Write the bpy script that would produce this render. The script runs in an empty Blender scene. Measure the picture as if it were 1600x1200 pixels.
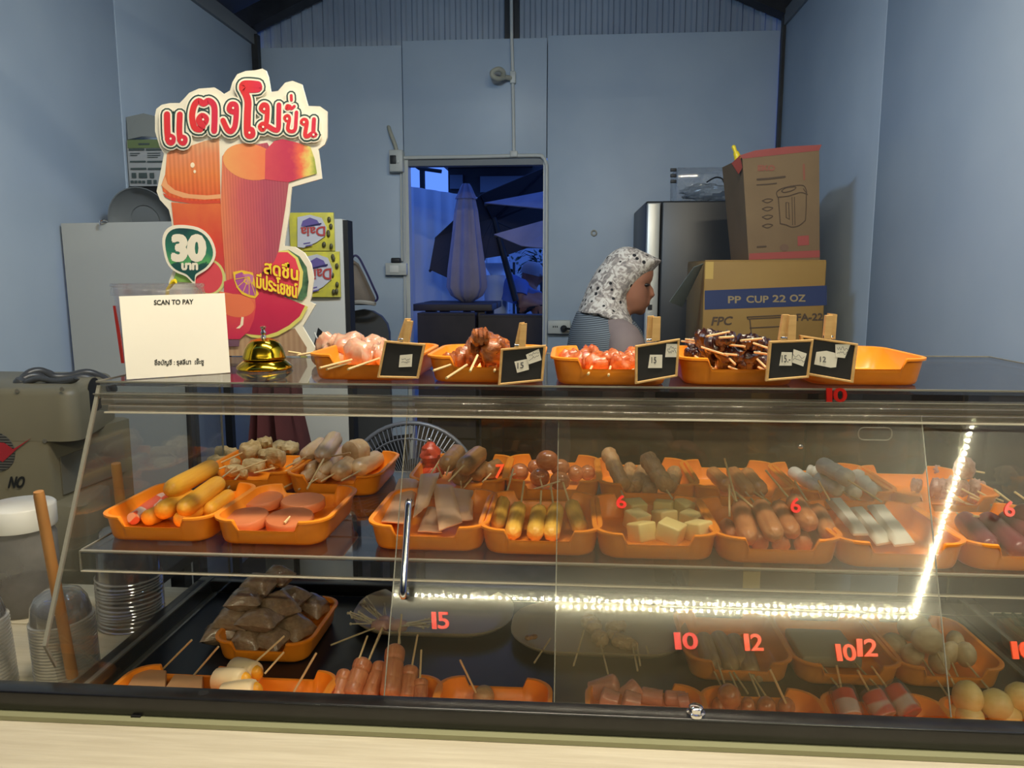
import bpy, bmesh, math, random
from mathutils import Vector, Matrix, noise

S = bpy.context.scene
COL = S.collection
R = math.radians
PI = math.pi

# ---------------------------------------------------------------- camera
CAM = Vector((0, 0, 1.42))
PITCH, YAW, FPX = R(8.07), R(4.2), 1200.0
cam_d = bpy.data.cameras.new('camera')
cam_d.sensor_width = 36
cam_d.lens = 36 * FPX / 1600
cam_d.clip_start = 0.01
cam_o = bpy.data.objects.new('camera', cam_d)
cam_o.location = CAM
cam_o.rotation_euler = (PI / 2 - PITCH, 0, YAW)
COL.objects.link(cam_o)
S.camera = cam_o

# ---------------------------------------------------------------- world, light, exposure
S.view_settings.view_transform = 'Standard'
S.view_settings.look = 'None'
S.view_settings.gamma = 1
S.view_settings.use_curve_mapping = False
S.view_settings.exposure = -0.04
S.cycles.use_denoising = True
S.cycles.max_bounces = 10
S.cycles.transparent_max_bounces = 32
S.cycles.glossy_bounces = 5
S.cycles.sample_clamp_indirect = 4.0
S.cycles.caustics_reflective = False
S.cycles.caustics_refractive = False

W = bpy.data.worlds.new('dusk_sky')
S.world = W
W.use_nodes = True
wn, wl = W.node_tree.nodes, W.node_tree.links
bg = wn['Background']
tc = wn.new('ShaderNodeTexCoord')
sp = wn.new('ShaderNodeSeparateXYZ')
rp = wn.new('ShaderNodeValToRGB')
wl.new(tc.outputs['Generated'], sp.inputs[0])
wl.new(sp.outputs['Z'], rp.inputs[0])
rp.color_ramp.elements[0].position = 0.0
rp.color_ramp.elements[0].color = (0.085, 0.20, 0.74, 1)
rp.color_ramp.elements[1].position = 1.0
rp.color_ramp.elements[1].color = (0.05, 0.14, 0.62, 1)
wl.new(rp.outputs[0], bg.inputs[0])
SKY = 1.7
bg.inputs[1].default_value = SKY

LAMPS = []


def area(name, loc, sx, sy, power, col, aim):
    d = bpy.data.lights.new(name, 'AREA')
    d.shape = 'RECTANGLE'
    d.size, d.size_y = sx, sy
    d.energy = power
    d.color = col
    o = bpy.data.objects.new(name, d)
    o.location = loc
    o.rotation_euler = (Vector(aim) - Vector(loc)).to_track_quat('-Z', 'Y').to_euler()
    COL.objects.link(o)
    return o


# two lamps under the front of the roof (their housings are built with the roof)
area('lamp_light', (-0.31, 1.47, 2.31), 0.3, 0.06, 11.5, (0.46, 0.71, 1.0), (-0.1, 3.2, 1.4))
area('lamp_light', (0.15, 0.85, 2.70), 1.3, 0.05, 43.0, (1.0, 0.88, 0.66), (0.12, 1.05, 1.1))
ROPE_EMIT = 57.0          # LED rope under the awning, behind the camera
ROPE_COL = (1.0, 0.93, 0.62)


# ---------------------------------------------------------------- pixel rays (1600 x 1200 frame)
def ray(u, v):
    x, y = (u - 800) / FPX, -(v - 600) / FPX
    f = math.cos(PITCH) + math.sin(PITCH) * y
    z = -math.sin(PITCH) + math.cos(PITCH) * y
    c, s = math.cos(YAW), math.sin(YAW)
    return Vector((x * c - f * s, x * s + f * c, z))


def onZ(u, v, z):
    d = ray(u, v)
    return CAM + d * ((z - CAM.z) / d.z)


def onY(u, v, y):
    d = ray(u, v)
    return CAM + d * (y / d.y)


def onX(u, v, x):
    d = ray(u, v)
    return CAM + d * (x / d.x)


def onP(u, v, p, n):
    d = ray(u, v)
    return CAM + d * ((p - CAM).dot(n) / d.dot(n))


def K(ox, oy, s):
    return lambda x, y: (ox + x / s, oy + y / s)


# ---------------------------------------------------------------- materials
def lin(c):
    return tuple(((x / 255) / 12.92 if x / 255 <= .04045 else ((x / 255 + .055) / 1.055) ** 2.4) for x in c[:3]) + (1,)


MATS = {}


def mat(name, c, rough=.5, metal=0, c2=None, scale=20, bump=0, bscale=None, spec=.5, rand=0, sss=0, coat=0, stretch=None, lo=.35, hi=.65, detail=3, emit=0):
    if name in MATS:
        return MATS[name]
    m = bpy.data.materials.new(name)
    m.use_nodes = True
    n, l = m.node_tree.nodes, m.node_tree.links
    b = n['Principled BSDF']
    b.inputs['Roughness'].default_value = rough
    b.inputs['Metallic'].default_value = metal
    b.inputs['Specular IOR Level'].default_value = spec
    b.inputs['Coat Weight'].default_value = coat
    b.inputs['Coat Roughness'].default_value = .15
    col = None
    if c2 is not None or bump:
        t = n.new('ShaderNodeTexCoord')
        mp = n.new('ShaderNodeMapping')
        l.new(t.outputs['Object'], mp.inputs[0])
        if stretch:
            mp.inputs['Scale'].default_value = stretch
        if rand:
            oi = n.new('ShaderNodeObjectInfo')
            l.new(oi.outputs['Random'], mp.inputs['Location'])
    if c2 is not None:
        nz = n.new('ShaderNodeTexNoise')
        nz.inputs['Scale'].default_value = scale
        nz.inputs['Detail'].default_value = detail
        l.new(mp.outputs[0], nz.inputs['Vector'])
        cr = n.new('ShaderNodeValToRGB')
        cr.color_ramp.elements[0].position = lo
        cr.color_ramp.elements[1].position = hi
        cr.color_ramp.elements[0].color = lin(c)
        cr.color_ramp.elements[1].color = lin(c2)
        l.new(nz.outputs['Fac'], cr.inputs[0])
        col = cr.outputs[0]
    else:
        b.inputs['Base Color'].default_value = lin(c)
    if rand:
        oi = n.new('ShaderNodeObjectInfo')
        hs = n.new('ShaderNodeHueSaturation')
        mr = n.new('ShaderNodeMapRange')
        mr.inputs['To Min'].default_value = 1 - rand
        mr.inputs['To Max'].default_value = 1 + rand
        l.new(oi.outputs['Random'], mr.inputs[0])
        l.new(mr.outputs[0], hs.inputs['Value'])
        if col is None:
            hs.inputs['Color'].default_value = lin(c)
        else:
            l.new(col, hs.inputs['Color'])
        col = hs.outputs[0]
    if col is not None:
        l.new(col, b.inputs['Base Color'])
        if sss:
            pass
    if sss:
        b.inputs['Subsurface Weight'].default_value = sss
        b.inputs['Subsurface Radius'].default_value = (1, .5, .3)
        b.inputs['Subsurface Scale'].default_value = .004
    if bump:
        nb = n.new('ShaderNodeTexNoise')
        nb.inputs['Scale'].default_value = bscale or scale * 2
        nb.inputs['Detail'].default_value = 4
        l.new(mp.outputs[0], nb.inputs['Vector'])
        bp = n.new('ShaderNodeBump')
        bp.inputs['Strength'].default_value = bump
        bp.inputs['Distance'].default_value = .004
        l.new(nb.outputs['Fac'], bp.inputs['Height'])
        l.new(bp.outputs[0], b.inputs['Normal'])
    if emit:
        b.inputs['Emission Color'].default_value = lin(c)
        b.inputs['Emission Strength'].default_value = emit
    MATS[name] = m
    return m


def clear(name, tint=(1, 1, 1), refl=.04, edge=.55, rough=.02, haze=0.0, haze_col=(200, 200, 190), streak=False, power=3.0):
    """thin clear plastic or glass: transparent + mirror by facing + a little scattering haze"""
    m = bpy.data.materials.new(name)
    m.use_nodes = True
    n, l = m.node_tree.nodes, m.node_tree.links
    n.remove(n['Principled BSDF'])
    out = n['Material Output']
    tr = n.new('ShaderNodeBsdfTransparent')
    tr.inputs[0].default_value = (*tint, 1)
    gl = n.new('ShaderNodeBsdfGlossy')
    gl.inputs['Roughness'].default_value = rough
    top = gl.outputs[0]
    if streak:
        g2 = n.new('ShaderNodeBsdfGlossy')
        g2.inputs['Roughness'].default_value = .17
        g2.inputs['Anisotropy'].default_value = .65
        g2.inputs['Rotation'].default_value = .25
        tg = n.new('ShaderNodeTangent')
        tg.direction_type = 'UV_MAP'
        l.new(tg.outputs[0], g2.inputs['Tangent'])
        mg = n.new('ShaderNodeMixShader')
        mg.inputs[0].default_value = .44
        l.new(gl.outputs[0], mg.inputs[1])
        l.new(g2.outputs[0], mg.inputs[2])
        top = mg.outputs[0]
    lw = n.new('ShaderNodeLayerWeight')
    lw.inputs[0].default_value = .5
    pw = n.new('ShaderNodeMath')
    pw.operation = 'POWER'
    pw.inputs[1].default_value = power
    l.new(lw.outputs['Facing'], pw.inputs[0])
    mr = n.new('ShaderNodeMapRange')
    mr.inputs['To Min'].default_value = refl
    mr.inputs['To Max'].default_value = edge
    l.new(pw.outputs[0], mr.inputs[0])
    mx = n.new('ShaderNodeMixShader')
    l.new(mr.outputs[0], mx.inputs[0])
    l.new(tr.outputs[0], mx.inputs[1])
    l.new(top, mx.inputs[2])
    last = mx.outputs[0]
    if haze:
        df = n.new('ShaderNodeBsdfDiffuse')
        df.inputs[0].default_value = lin(haze_col)
        tl = n.new('ShaderNodeBsdfTranslucent')
        tl.inputs[0].default_value = lin(haze_col)
        ad = n.new('ShaderNodeMixShader')
        ad.inputs[0].default_value = .35
        l.new(df.outputs[0], ad.inputs[1])
        l.new(tl.outputs[0], ad.inputs[2])
        t = n.new('ShaderNodeTexCoord')
        nz = n.new('ShaderNodeTexNoise')
        nz.inputs['Scale'].default_value = 9
        nz.inputs['Detail'].default_value = 6
        l.new(t.outputs['Object'], nz.inputs['Vector'])
        m2 = n.new('ShaderNodeMapRange')
        m2.inputs['From Min'].default_value = .3
        m2.inputs['From Max'].default_value = .75
        m2.inputs['To Min'].default_value = haze * .6
        m2.inputs['To Max'].default_value = haze * 1.4
        l.new(nz.outputs['Fac'], m2.inputs[0])
        mh = n.new('ShaderNodeMixShader')
        l.new(m2.outputs[0], mh.inputs[0])
        l.new(last, mh.inputs[1])
        l.new(ad.outputs[0], mh.inputs[2])
        last = mh.outputs[0]
    l.new(last, out.inputs['Surface'])
    MATS[name] = m
    return m


def gradmat(name, stops, axis='Z', rough=.45, wave=0):
    """flat print whose ink runs from colour to colour along an axis of the printed shape"""
    m = bpy.data.materials.new(name)
    m.use_nodes = True
    n, l = m.node_tree.nodes, m.node_tree.links
    b = n['Principled BSDF']
    b.inputs['Roughness'].default_value = rough
    t = n.new('ShaderNodeTexCoord')
    s = n.new('ShaderNodeSeparateXYZ')
    l.new(t.outputs['Generated'], s.inputs[0])
    nz = n.new('ShaderNodeTexNoise')
    nz.inputs['Scale'].default_value = 5
    nz.inputs['Detail'].default_value = 5
    l.new(t.outputs['Generated'], nz.inputs['Vector'])
    ad = n.new('ShaderNodeMath')
    ad.operation = 'MULTIPLY_ADD'
    ad.inputs[1].default_value = .35
    l.new(nz.outputs['Fac'], ad.inputs[0])
    sub = n.new('ShaderNodeMath')
    sub.operation = 'SUBTRACT'
    sub.inputs[1].default_value = .175
    l.new(s.outputs[axis], sub.inputs[0])
    l.new(sub.outputs[0], ad.inputs[2])
    cr = n.new('ShaderNodeValToRGB')
    e = cr.color_ramp.elements
    e[0].position, e[0].color = stops[0][0], lin(stops[0][1])
    e[1].position, e[1].color = stops[-1][0], lin(stops[-1][1])
    for p, c in stops[1:-1]:
        k = e.new(p)
        k.color = lin(c)
    l.new(ad.outputs[0], cr.inputs[0])
    src = cr.outputs[0]
    if wave:
        wv = n.new('ShaderNodeTexWave')
        wv.inputs['Scale'].default_value = wave
        wv.bands_direction = 'X'
        t2 = n.new('ShaderNodeTexCoord')
        l.new(t2.outputs['Object'], wv.inputs['Vector'])
        mx = n.new('ShaderNodeMixRGB')
        mx.blend_type = 'MULTIPLY'
        m3 = n.new('ShaderNodeMapRange')
        m3.inputs['To Min'].default_value = .0
        m3.inputs['To Max'].default_value = .32
        l.new(wv.outputs['Fac'], m3.inputs[0])
        l.new(m3.outputs[0], mx.inputs[0])
        l.new(src, mx.inputs[1])
        mx.inputs[2].default_value = (.55, .35, .35, 1)
        src = mx.outputs[0]
    l.new(src, b.inputs['Base Color'])
    MATS[name] = m
    return m


# ---------------------------------------------------------------- mesh building
class MB:
    def __init__(s):
        s.v, s.f, s.s = [], [], []

    def add(s, vs, fs, M=None, smooth=True):
        o = len(s.v)
        s.v += [(M @ Vector(p)) if M else Vector(p) for p in vs]
        s.f += [tuple(i + o for i in f) for f in fs]
        s.s += [smooth] * len(fs)
        return s

    def box(s, x0, x1, y0, y1, z0, z1, M=None, bev=0, seg=2):
        if x0 > x1: x0, x1 = x1, x0
        if y0 > y1: y0, y1 = y1, y0
        if z0 > z1: z0, z1 = z1, z0
        if not bev:
            vs = [(x0, y0, z0), (x1, y0, z0), (x1, y1, z0), (x0, y1, z0), (x0, y0, z1), (x1, y0, z1), (x1, y1, z1), (x0, y1, z1)]
            fs = [(3, 2, 1, 0), (4, 5, 6, 7), (0, 1, 5, 4), (1, 2, 6, 5), (2, 3, 7, 6), (3, 0, 4, 7)]
            return s.add(vs, fs, M, False)
        bm = bmesh.new()
        bmesh.ops.create_cube(bm, size=1)
        for v in bm.verts:
            v.co = Vector(((x0 + x1) / 2 + v.co.x * (x1 - x0), (y0 + y1) / 2 + v.co.y * (y1 - y0), (z0 + z1) / 2 + v.co.z * (z1 - z0)))
        bmesh.ops.bevel(bm, geom=bm.edges[:], offset=bev, segments=seg, profile=.5, affect='EDGES')
        bm.verts.index_update()
        s.add([v.co.copy() for v in bm.verts], [[v.index for v in f.verts] for f in bm.faces], M, True)
        bm.free()
        return s

    def loft(s, rings, cap0=True, cap1=True, closed=True, M=None, smooth=True):
        n = len(rings[0])
        vs = [p for r in rings for p in r]
        fs = []
        for i in range(len(rings) - 1):
            for j in range(n if closed else n - 1):
                k = (j + 1) % n
                fs.append((i * n + j, i * n + k, (i + 1) * n + k, (i + 1) * n + j))
        if cap0: fs.append(tuple(range(n - 1, -1, -1)))
        if cap1: fs.append(tuple((len(rings) - 1) * n + j for j in range(n)))
        return s.add(vs, fs, M, smooth)

    def tube(s, pts, r, n=8, M=None, caps=True, loop=False):
        pts = [Vector(p) for p in pts]
        rr = r if isinstance(r, (list, tuple)) else [r] * len(pts)
        rings = []
        up = None
        N = len(pts)
        for i, p in enumerate(pts):
            if loop:
                t = pts[(i + 1) % N] - pts[i - 1]
            else:
                t = pts[min(i + 1, N - 1)] - pts[max(i - 1, 0)]
            t.normalize()
            if up is None:
                up = t.orthogonal().normalized()
            up = (up - t * up.dot(t)).normalized()
            b = t.cross(up)
            rings.append([p + (up * math.cos(2 * PI * k / n) + b * math.sin(2 * PI * k / n)) * rr[i] for k in range(n)])
        if loop:
            rings.append(rings[0])
            return s.loft(rings, False, False, True, M)
        return s.loft(rings, caps, caps, True, M)

    def lathe(s, prof, n=24, M=None, cap0=True, cap1=True, smooth=True):
        rings = [[(r * math.cos(2 * PI * k / n), r * math.sin(2 * PI * k / n), z) for k in range(n)] for r, z in prof]
        return s.loft(rings, cap0, cap1, True, M, smooth)

    def prism(s, poly, h, M=None, back=True):
        """polygon in local XY, extruded from 0 to h along local Z"""
        n = len(poly)
        a = sum(poly[i][0] * poly[(i + 1) % n][1] - poly[(i + 1) % n][0] * poly[i][1] for i in range(n))
        if a < 0: poly = poly[::-1]
        vs = [(p[0], p[1], 0) for p in poly] + [(p[0], p[1], h) for p in poly]
        fs = [tuple(n + i for i in range(n))] + [(i, (i + 1) % n, n + (i + 1) % n, n + i) for i in range(n)]
        if back: fs.append(tuple(range(n - 1, -1, -1)))
        return s.add(vs, fs, M, False)

    def ball(s, c, rx, ry=None, rz=None, nu=14, nv=9, M=None, amp=0, fr=3, seed=0):
        ry = ry or rx
        rz = rz or rx
        rings = []
        for i in range(1, nv):
            a = PI * i / nv
            rings.append([(math.sin(a) * math.cos(2 * PI * k / nu), math.sin(a) * math.sin(2 * PI * k / nu), -math.cos(a)) for k in range(nu)])
        vs = [p for r in rings for p in r] + [(0, 0, -1), (0, 0, 1)]
        if amp:
            vs = [Vector(p) * (1 + amp * noise.noise(Vector(p) * fr + Vector((seed * 7.3, seed * 3.1, 0)))) for p in vs]
        vs = [(c[0] + p[0] * rx, c[1] + p[1] * ry, c[2] + p[2] * rz) for p in vs]
        fs = []
        m = len(rings)
        for i in range(m - 1):
            for j in range(nu):
                k = (j + 1) % nu
                fs.append((i * nu + j, i * nu + k, (i + 1) * nu + k, (i + 1) * nu + j))
        for j in range(nu):
            k = (j + 1) % nu
            fs.append((m * nu, k, j))
            fs.append((m * nu + 1, (m - 1) * nu + j, (m - 1) * nu + k))
        return s.add(vs, fs, M, True)

    def mesh(s, name, m, off=None):
        me = bpy.data.meshes.new(name)
        vs = [v - off for v in s.v] if off else s.v
        me.from_pydata([tuple(v) for v in vs], [], s.f)
        me.polygons.foreach_set('use_smooth', s.s)
        me.update()
        me.set_sharp_from_angle(angle=R(50))
        for x in (m if isinstance(m, (list, tuple)) else [m]):
            me.materials.append(x)
        return me


def link(name, me, parent=None):
    o = bpy.data.objects.new(name, me)
    COL.objects.link(o)
    if parent:
        o.parent = parent
    return o


BASE = {}


def root_of(o):
    while o.parent:
        o = o.parent
    return o


def tag(o, label=None, cat=None, group=None, kind=None):
    if label: o['label'] = label
    if cat: o['category'] = cat
    if group: o['group'] = group
    if kind: o['kind'] = kind
    return o


def thing(name, loc, label=None, cat=None, group=None, kind=None):
    o = bpy.data.objects.new(name, None)
    o.empty_display_size = .05
    o.location = loc
    COL.objects.link(o)
    BASE[o] = Vector(loc)
    return tag(o, label, cat, group, kind)


def part(name, mb, m, parent, label=None, kind=None):
    """mesh built in world coordinates, put under its thing (or under a part of it)"""
    off = BASE.get(root_of(parent), Vector((0, 0, 0)))
    o = link(name, mb.mesh(name, m, off), parent)
    return tag(o, label, kind=kind)


def solo(name, mb, m, label=None, cat=None, group=None, kind=None, loc=None):
    """a thing that is one mesh; its origin sits at the base of the mesh"""
    if loc is None:
        xs = [v.x for v in mb.v]; ys = [v.y for v in mb.v]; zs = [v.z for v in mb.v]
        loc = Vector(((min(xs) + max(xs)) / 2, (min(ys) + max(ys)) / 2, min(zs)))
    loc = Vector(loc)
    o = link(name, mb.mesh(name, m, loc))
    o.location = loc
    BASE[o] = loc
    return tag(o, label, cat, group, kind)


def crom(pts, k=6, closed=False):
    """smooth curve through points (any dimension)"""
    P = [Vector(p) for p in pts]
    n = len(P)
    out = []
    for i in range(n if closed else n - 1):
        if closed:
            a, b, c, d = P[i - 1], P[i], P[(i + 1) % n], P[(i + 2) % n]
        else:
            a, b, c, d = P[max(i - 1, 0)], P[i], P[i + 1], P[min(i + 2, n - 1)]
        for j in range(k):
            t = j / k
            out.append(.5 * ((2 * b) + (c - a) * t + (2 * a - 5 * b + 4 * c - d) * t * t + (3 * b - a - 3 * c + d) * t ** 3))
    if not closed:
        out.append(P[-1])
    return out


def rrect(w, d, r, k=5):
    pts = []
    for cx, cy, a0 in ((w / 2 - r, d / 2 - r, 0), (-w / 2 + r, d / 2 - r, 90), (-w / 2 + r, -d / 2 + r, 180), (w / 2 - r, -d / 2 + r, 270)):
        for i in range(k + 1):
            a = R(a0 + 90 * i / k)
            pts.append((cx + r * math.cos(a), cy + r * math.sin(a)))
    return pts


_GL = {}


def glyph(t, off=0.0, res=3):
    """flat lettering from Blender's own font: 2-D vertices and faces"""
    if (t, off) in _GL:
        return _GL[(t, off)]
    c = bpy.data.curves.new('lettering', 'FONT')
    c.body = t
    c.size = 1
    c.offset = off
    c.resolution_u = res
    o = bpy.data.objects.new('lettering', c)
    COL.objects.link(o)
    dg = bpy.context.evaluated_depsgraph_get()
    me = bpy.data.meshes.new_from_object(o.evaluated_get(dg))
    v = [(x.co.x, x.co.y) for x in me.vertices]
    f = [tuple(p.vertices) for p in me.polygons]
    bpy.data.objects.remove(o)
    bpy.data.curves.remove(c)
    bpy.data.meshes.remove(me)
    _GL[(t, off)] = (v, f)
    return v, f


def fit(vf, x0, x1, y0, y1, ref=None):
    v, f = vf
    r = ref or v
    ax, bx = min(p[0] for p in r), max(p[0] for p in r)
    ay, by = min(p[1] for p in r), max(p[1] for p in r)
    sx, sy = (x1 - x0) / max(bx - ax, 1e-6), (y1 - y0) / max(by - ay, 1e-6)
    return [(x0 + (p[0] - ax) * sx, y0 + (p[1] - ay) * sy, *p[2:]) for p in v], f


LSTEP = 2e-5   # ink strokes that cross lie a hair apart


def bold(vf, w, k=6):
    v, f = vf
    V, Fc = [(p[0], p[1], 0.0) for p in v], list(f)
    for i in range(k):
        dx, dy = w * math.cos(2 * PI * i / k), w * math.sin(2 * PI * i / k)
        o = len(V)
        V += [(p[0] + dx, p[1] + dy, -(i + 1) * LSTEP) for p in v]
        Fc += [tuple(j + o for j in q) for q in f]
    return V, Fc


def stroke(pts, w, k=5, smooth=True):
    """thick round-ended pen stroke: 2-D vertices and faces"""
    P = [Vector((p[0], p[1])) for p in pts]
    if smooth and len(P) > 2:
        P = crom(P, k)
    V, Fc = [], []
    n = len(P)
    for i, p in enumerate(P):
        t = P[min(i + 1, n - 1)] - P[max(i - 1, 0)]
        if t.length < 1e-9: t = Vector((1, 0))
        t.normalize()
        q = Vector((-t.y, t.x)) * w
        if i:
            o = len(V)
            V += [(*pq[0], i * LSTEP * .4), (*pq[1], i * LSTEP * .4), (*(p - q), i * LSTEP * .4), (*(p + q), i * LSTEP * .4)]
            Fc.append((o, o + 1, o + 2, o + 3))
        pq = (p + q, p - q)
    for p, l_ in ((P[0], -LSTEP), (P[-1], n * LSTEP * .4)):
        o = len(V)
        V += [(p.x + w * math.cos(2 * PI * j / 10), p.y + w * math.sin(2 * PI * j / 10), l_) for j in range(10)]
        Fc.append(tuple(range(o, o + 10)))
    return V, Fc


def flat(mb, vf, fn):
    """lay 2-D shapes onto a surface by fn(x, y) -> point"""
    mb.add([fn(*p) for p in vf[0]], vf[1], None, False)
    return mb


def frame_fn(o, ex, ey):
    o, ex, ey = Vector(o), Vector(ex), Vector(ey)
    return lambda x, y: o + ex * x + ey * y


ORD = ['leftmost', 'second', 'third', 'fourth', 'fifth', 'sixth', 'seventh', 'eighth', 'ninth', 'tenth', 'eleventh', 'twelfth', 'thirteenth', 'fourteenth', 'fifteenth', 'sixteenth']
# ================================================================ SETTING
XL, XR, YB, ZW = -1.605, 1.02, 4.0, 2.57
M_wall = mat('white_sandwich_panel', (178, 193, 210), .45, c2=(170, 186, 205), scale=3, bump=.05, bscale=30)
M_steel = mat('black_painted_steel', (32, 33, 35), .45, c2=(44, 45, 47), scale=14)
M_roof = mat('dark_roof_sheet', (92, 95, 98), .55, c2=(104, 107, 110), scale=4)
M_clad = mat('grey_metal_sheet', (176, 186, 198), .45, c2=(160, 170, 184), scale=3)
M_pvc = mat('white_conduit_plastic', (205, 207, 203), .4)
M_floor = mat('grey_concrete', (96, 92, 86), .8, c2=(70, 68, 64), scale=6, bump=.2)
M_cream = mat('whitewashed_wood', (226, 216, 190), .6, c2=(206, 194, 164), scale=7, stretch=(1, 14, 14), bump=.25, bscale=10, lo=.3, hi=.75, detail=6)
M_dark = mat('dark_grey_plastic', (38, 39, 42), .5)
M_black = mat('matt_black', (16, 16, 17), .6)

b = MB().box(-2.4, 2.4, .3, 4.2, -.06, 0)
tag(solo('floor', b, M_floor), 'grey concrete floor of the stall behind the counter', kind='structure')
b = MB().box(-6, 6, -6, .3, -.06, -.02)
tag(solo('ground', b, M_floor), kind='structure')

dL = onY(634, 300, YB).x
dR = onY(852, 300, YB).x
dT = onY(740, 249, YB).z
s1 = onY(629, 150, YB).x
s2 = onY(855, 150, YB).x
wb = thing('wall_back', (0, YB, 0), kind='structure')
part('panel', MB().box(XL - .02, s1 - .002, YB, YB + .05, 0, ZW - .008, bev=.002), M_wall, wb)
part('panel', MB().box(s1 + .002, s2 - .002, YB, YB + .05, dT, ZW + .012, bev=.002), M_wall, wb)
part('panel', MB().box(s1 + .002, dL, YB + .001, YB + .05, 0, dT - .001), M_wall, wb)
part('panel', MB().box(s2 + .002, XR - .012, YB, YB + .05, 0, ZW + .022, bev=.002), M_wall, wb)
part('light_stop_sheet', MB().box(XL - .02, dL - .02, YB + .052, YB + .058, 0, ZW - .02), M_clad, wb)  # sheets added behind the panels to stop sky light leaking through the gaps
part('light_stop_sheet', MB().box(dR + .02, XR + .06, YB + .052, YB + .058, 0, ZW - .02), M_clad, wb)
part('light_stop_sheet', MB().box(dL - .02, dR + .02, YB + .052, YB + .058, dT + .01, ZW - .02), M_clad, wb)
wl_ = thing('wall_left', (XL, 2.4, 0), kind='structure')
for i, (y0, y1) in enumerate(((.75, 1.7), (1.7, 2.75), (2.75, 3.96))):
    part('panel', MB().box(XL - .05, XL - .0006 * (i % 2), y0 + .002, y1 - .002, 0, ZW, bev=.002), M_wall, wl_)
wr_ = thing('wall_right', (XR, 2.4, 0), kind='structure')
yj = onX(1374, 200, XR).y
for i, (y0, y1) in enumerate(((.9, yj), (yj, 3.98))):
    part('panel', MB().box(XR + .0008 * (i % 2), XR + .05, y0 + .002, y1 - .002, 0, ZW + .03, bev=.002), M_wall, wr_)
# corner posts
tag(solo('trim_1', MB().box(XL - .01, XL + .03, 3.96, 4.0, 0, 2.62), M_steel), kind='structure')
tag(solo('trim_2', MB().box(XR - .014, XR + .012, 3.95, 3.985, 0, 2.66), M_steel), kind='structure')

# gable above the back wall: ribbed sheets
RX, RZ = -.29, 3.32
wg = thing('wall_gable', (RX, 4.1, 2.5), kind='structure')
for x0, x1 in ((-1.75, -.95), (-.95, RX), (RX, .4), (.4, 1.15)):
    poly = []
    x = x0
    k = 0
    while x < x1 - 1e-6:
        for dx, dy in ((0, 0), (.022, 0), (.030, -.012), (.048, -.012), (.056, 0)):
            if x + dx <= x1: poly.append((x + dx, 4.10 + dy))
        x += .056
    poly.append((x1, 4.10))
    zt = lambda x: RZ - abs(x - RX) * .44 + .02
    part('panel', MB().loft([[(p[0], p[1], 2.48) for p in poly], [(p[0], p[1], zt(p[0])) for p in poly]], False, False, False, None, False), M_clad, wg)
xp = onY(800, 30, 4.05).x
tag(solo('trim_3', MB().box(xp - .035, xp + .035, 4.03, 4.07, 2.5, 3.3), M_steel), kind='structure')

# roof
ce = thing('ceiling', (RX, 2.2, RZ), kind='structure')
sl = .44


def roofz(x): return RZ - abs(x - RX) * sl


for sgn, xe in ((-1, XL - .25), (1, XR + .25)):
    part('roof_sheet', MB().loft([[(RX, y, RZ + .06), (xe, y, roofz(xe) + .06), (xe, y, roofz(xe) + .09), (RX, y, RZ + .09)] for y in (.35, 4.14)], True, True, True, None, False), M_roof, ce)
    for k in range(4):
        x = RX + (xe - RX) * (.12 + .27 * k)
        z = roofz(x)
        part('purlin', MB().box(x - .025, x + .025, .4, 4.1, z, z + .06), M_steel, ce)
    for y in (3.98, 2.5, 1.1):
        part('rafter', MB().loft([[(RX, y + d, RZ + a) for d, a in ((-.045, 0), (.045, 0), (.045, -.10), (-.045, -.10))], [(xe, y + d, roofz(xe) + a) for d, a in ((-.045, 0), (.045, 0), (.045, -.10), (-.045, -.10))]], True, True, True, None, False), M_steel, ce)
part('wall_beam', MB().box(XL - .06, XL + .015, .4, 4.0, ZW, ZW + .07), mat('grey_painted_beam', (120, 124, 128), .5), ce)
part('wall_beam', MB().box(XR - .01, XR + .06, .4, 4.0, ZW + .03, ZW + .10), mat('grey_painted_beam', (120, 124, 128), .5), ce)
# flat soffit over each side wall
part('front_beam', MB().box(XL - .1, XR + .1, .44, .52, 2.58, 2.68), M_steel, ce)

# lamps under the front beam
M_bulb_c = mat('cool_lamp_diffuser', (225, 238, 255), .4, emit=1.2)
M_bulb_w = mat('warm_lamp_diffuser', (255, 226, 180), .4, emit=1.2)
for (x, y, z, w, mb_, lab) in ((-.31, 1.47, 2.33, .3, M_bulb_c, 'short cool white lamp hanging under the roof at the left'), (.15, .85, 2.72, 1.3, M_bulb_w, 'long warm tube lamp under the roof over the display case')):
    t = thing('batten_lamp', (x, y, z + .07), lab, 'lamp')
    part('housing', MB().box(x - w / 2 - .03, x + w / 2 + .03, y - .03, y + .03, z + .01, z + .05, bev=.006), M_pvc, t)
    for dx in (-w * .35, w * .35):
        part('hanger', MB().tube([(x + dx, y, z + .05), (x + dx, y, roofz(x + dx) + .05)], .006, 6), M_pvc, t)

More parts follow.
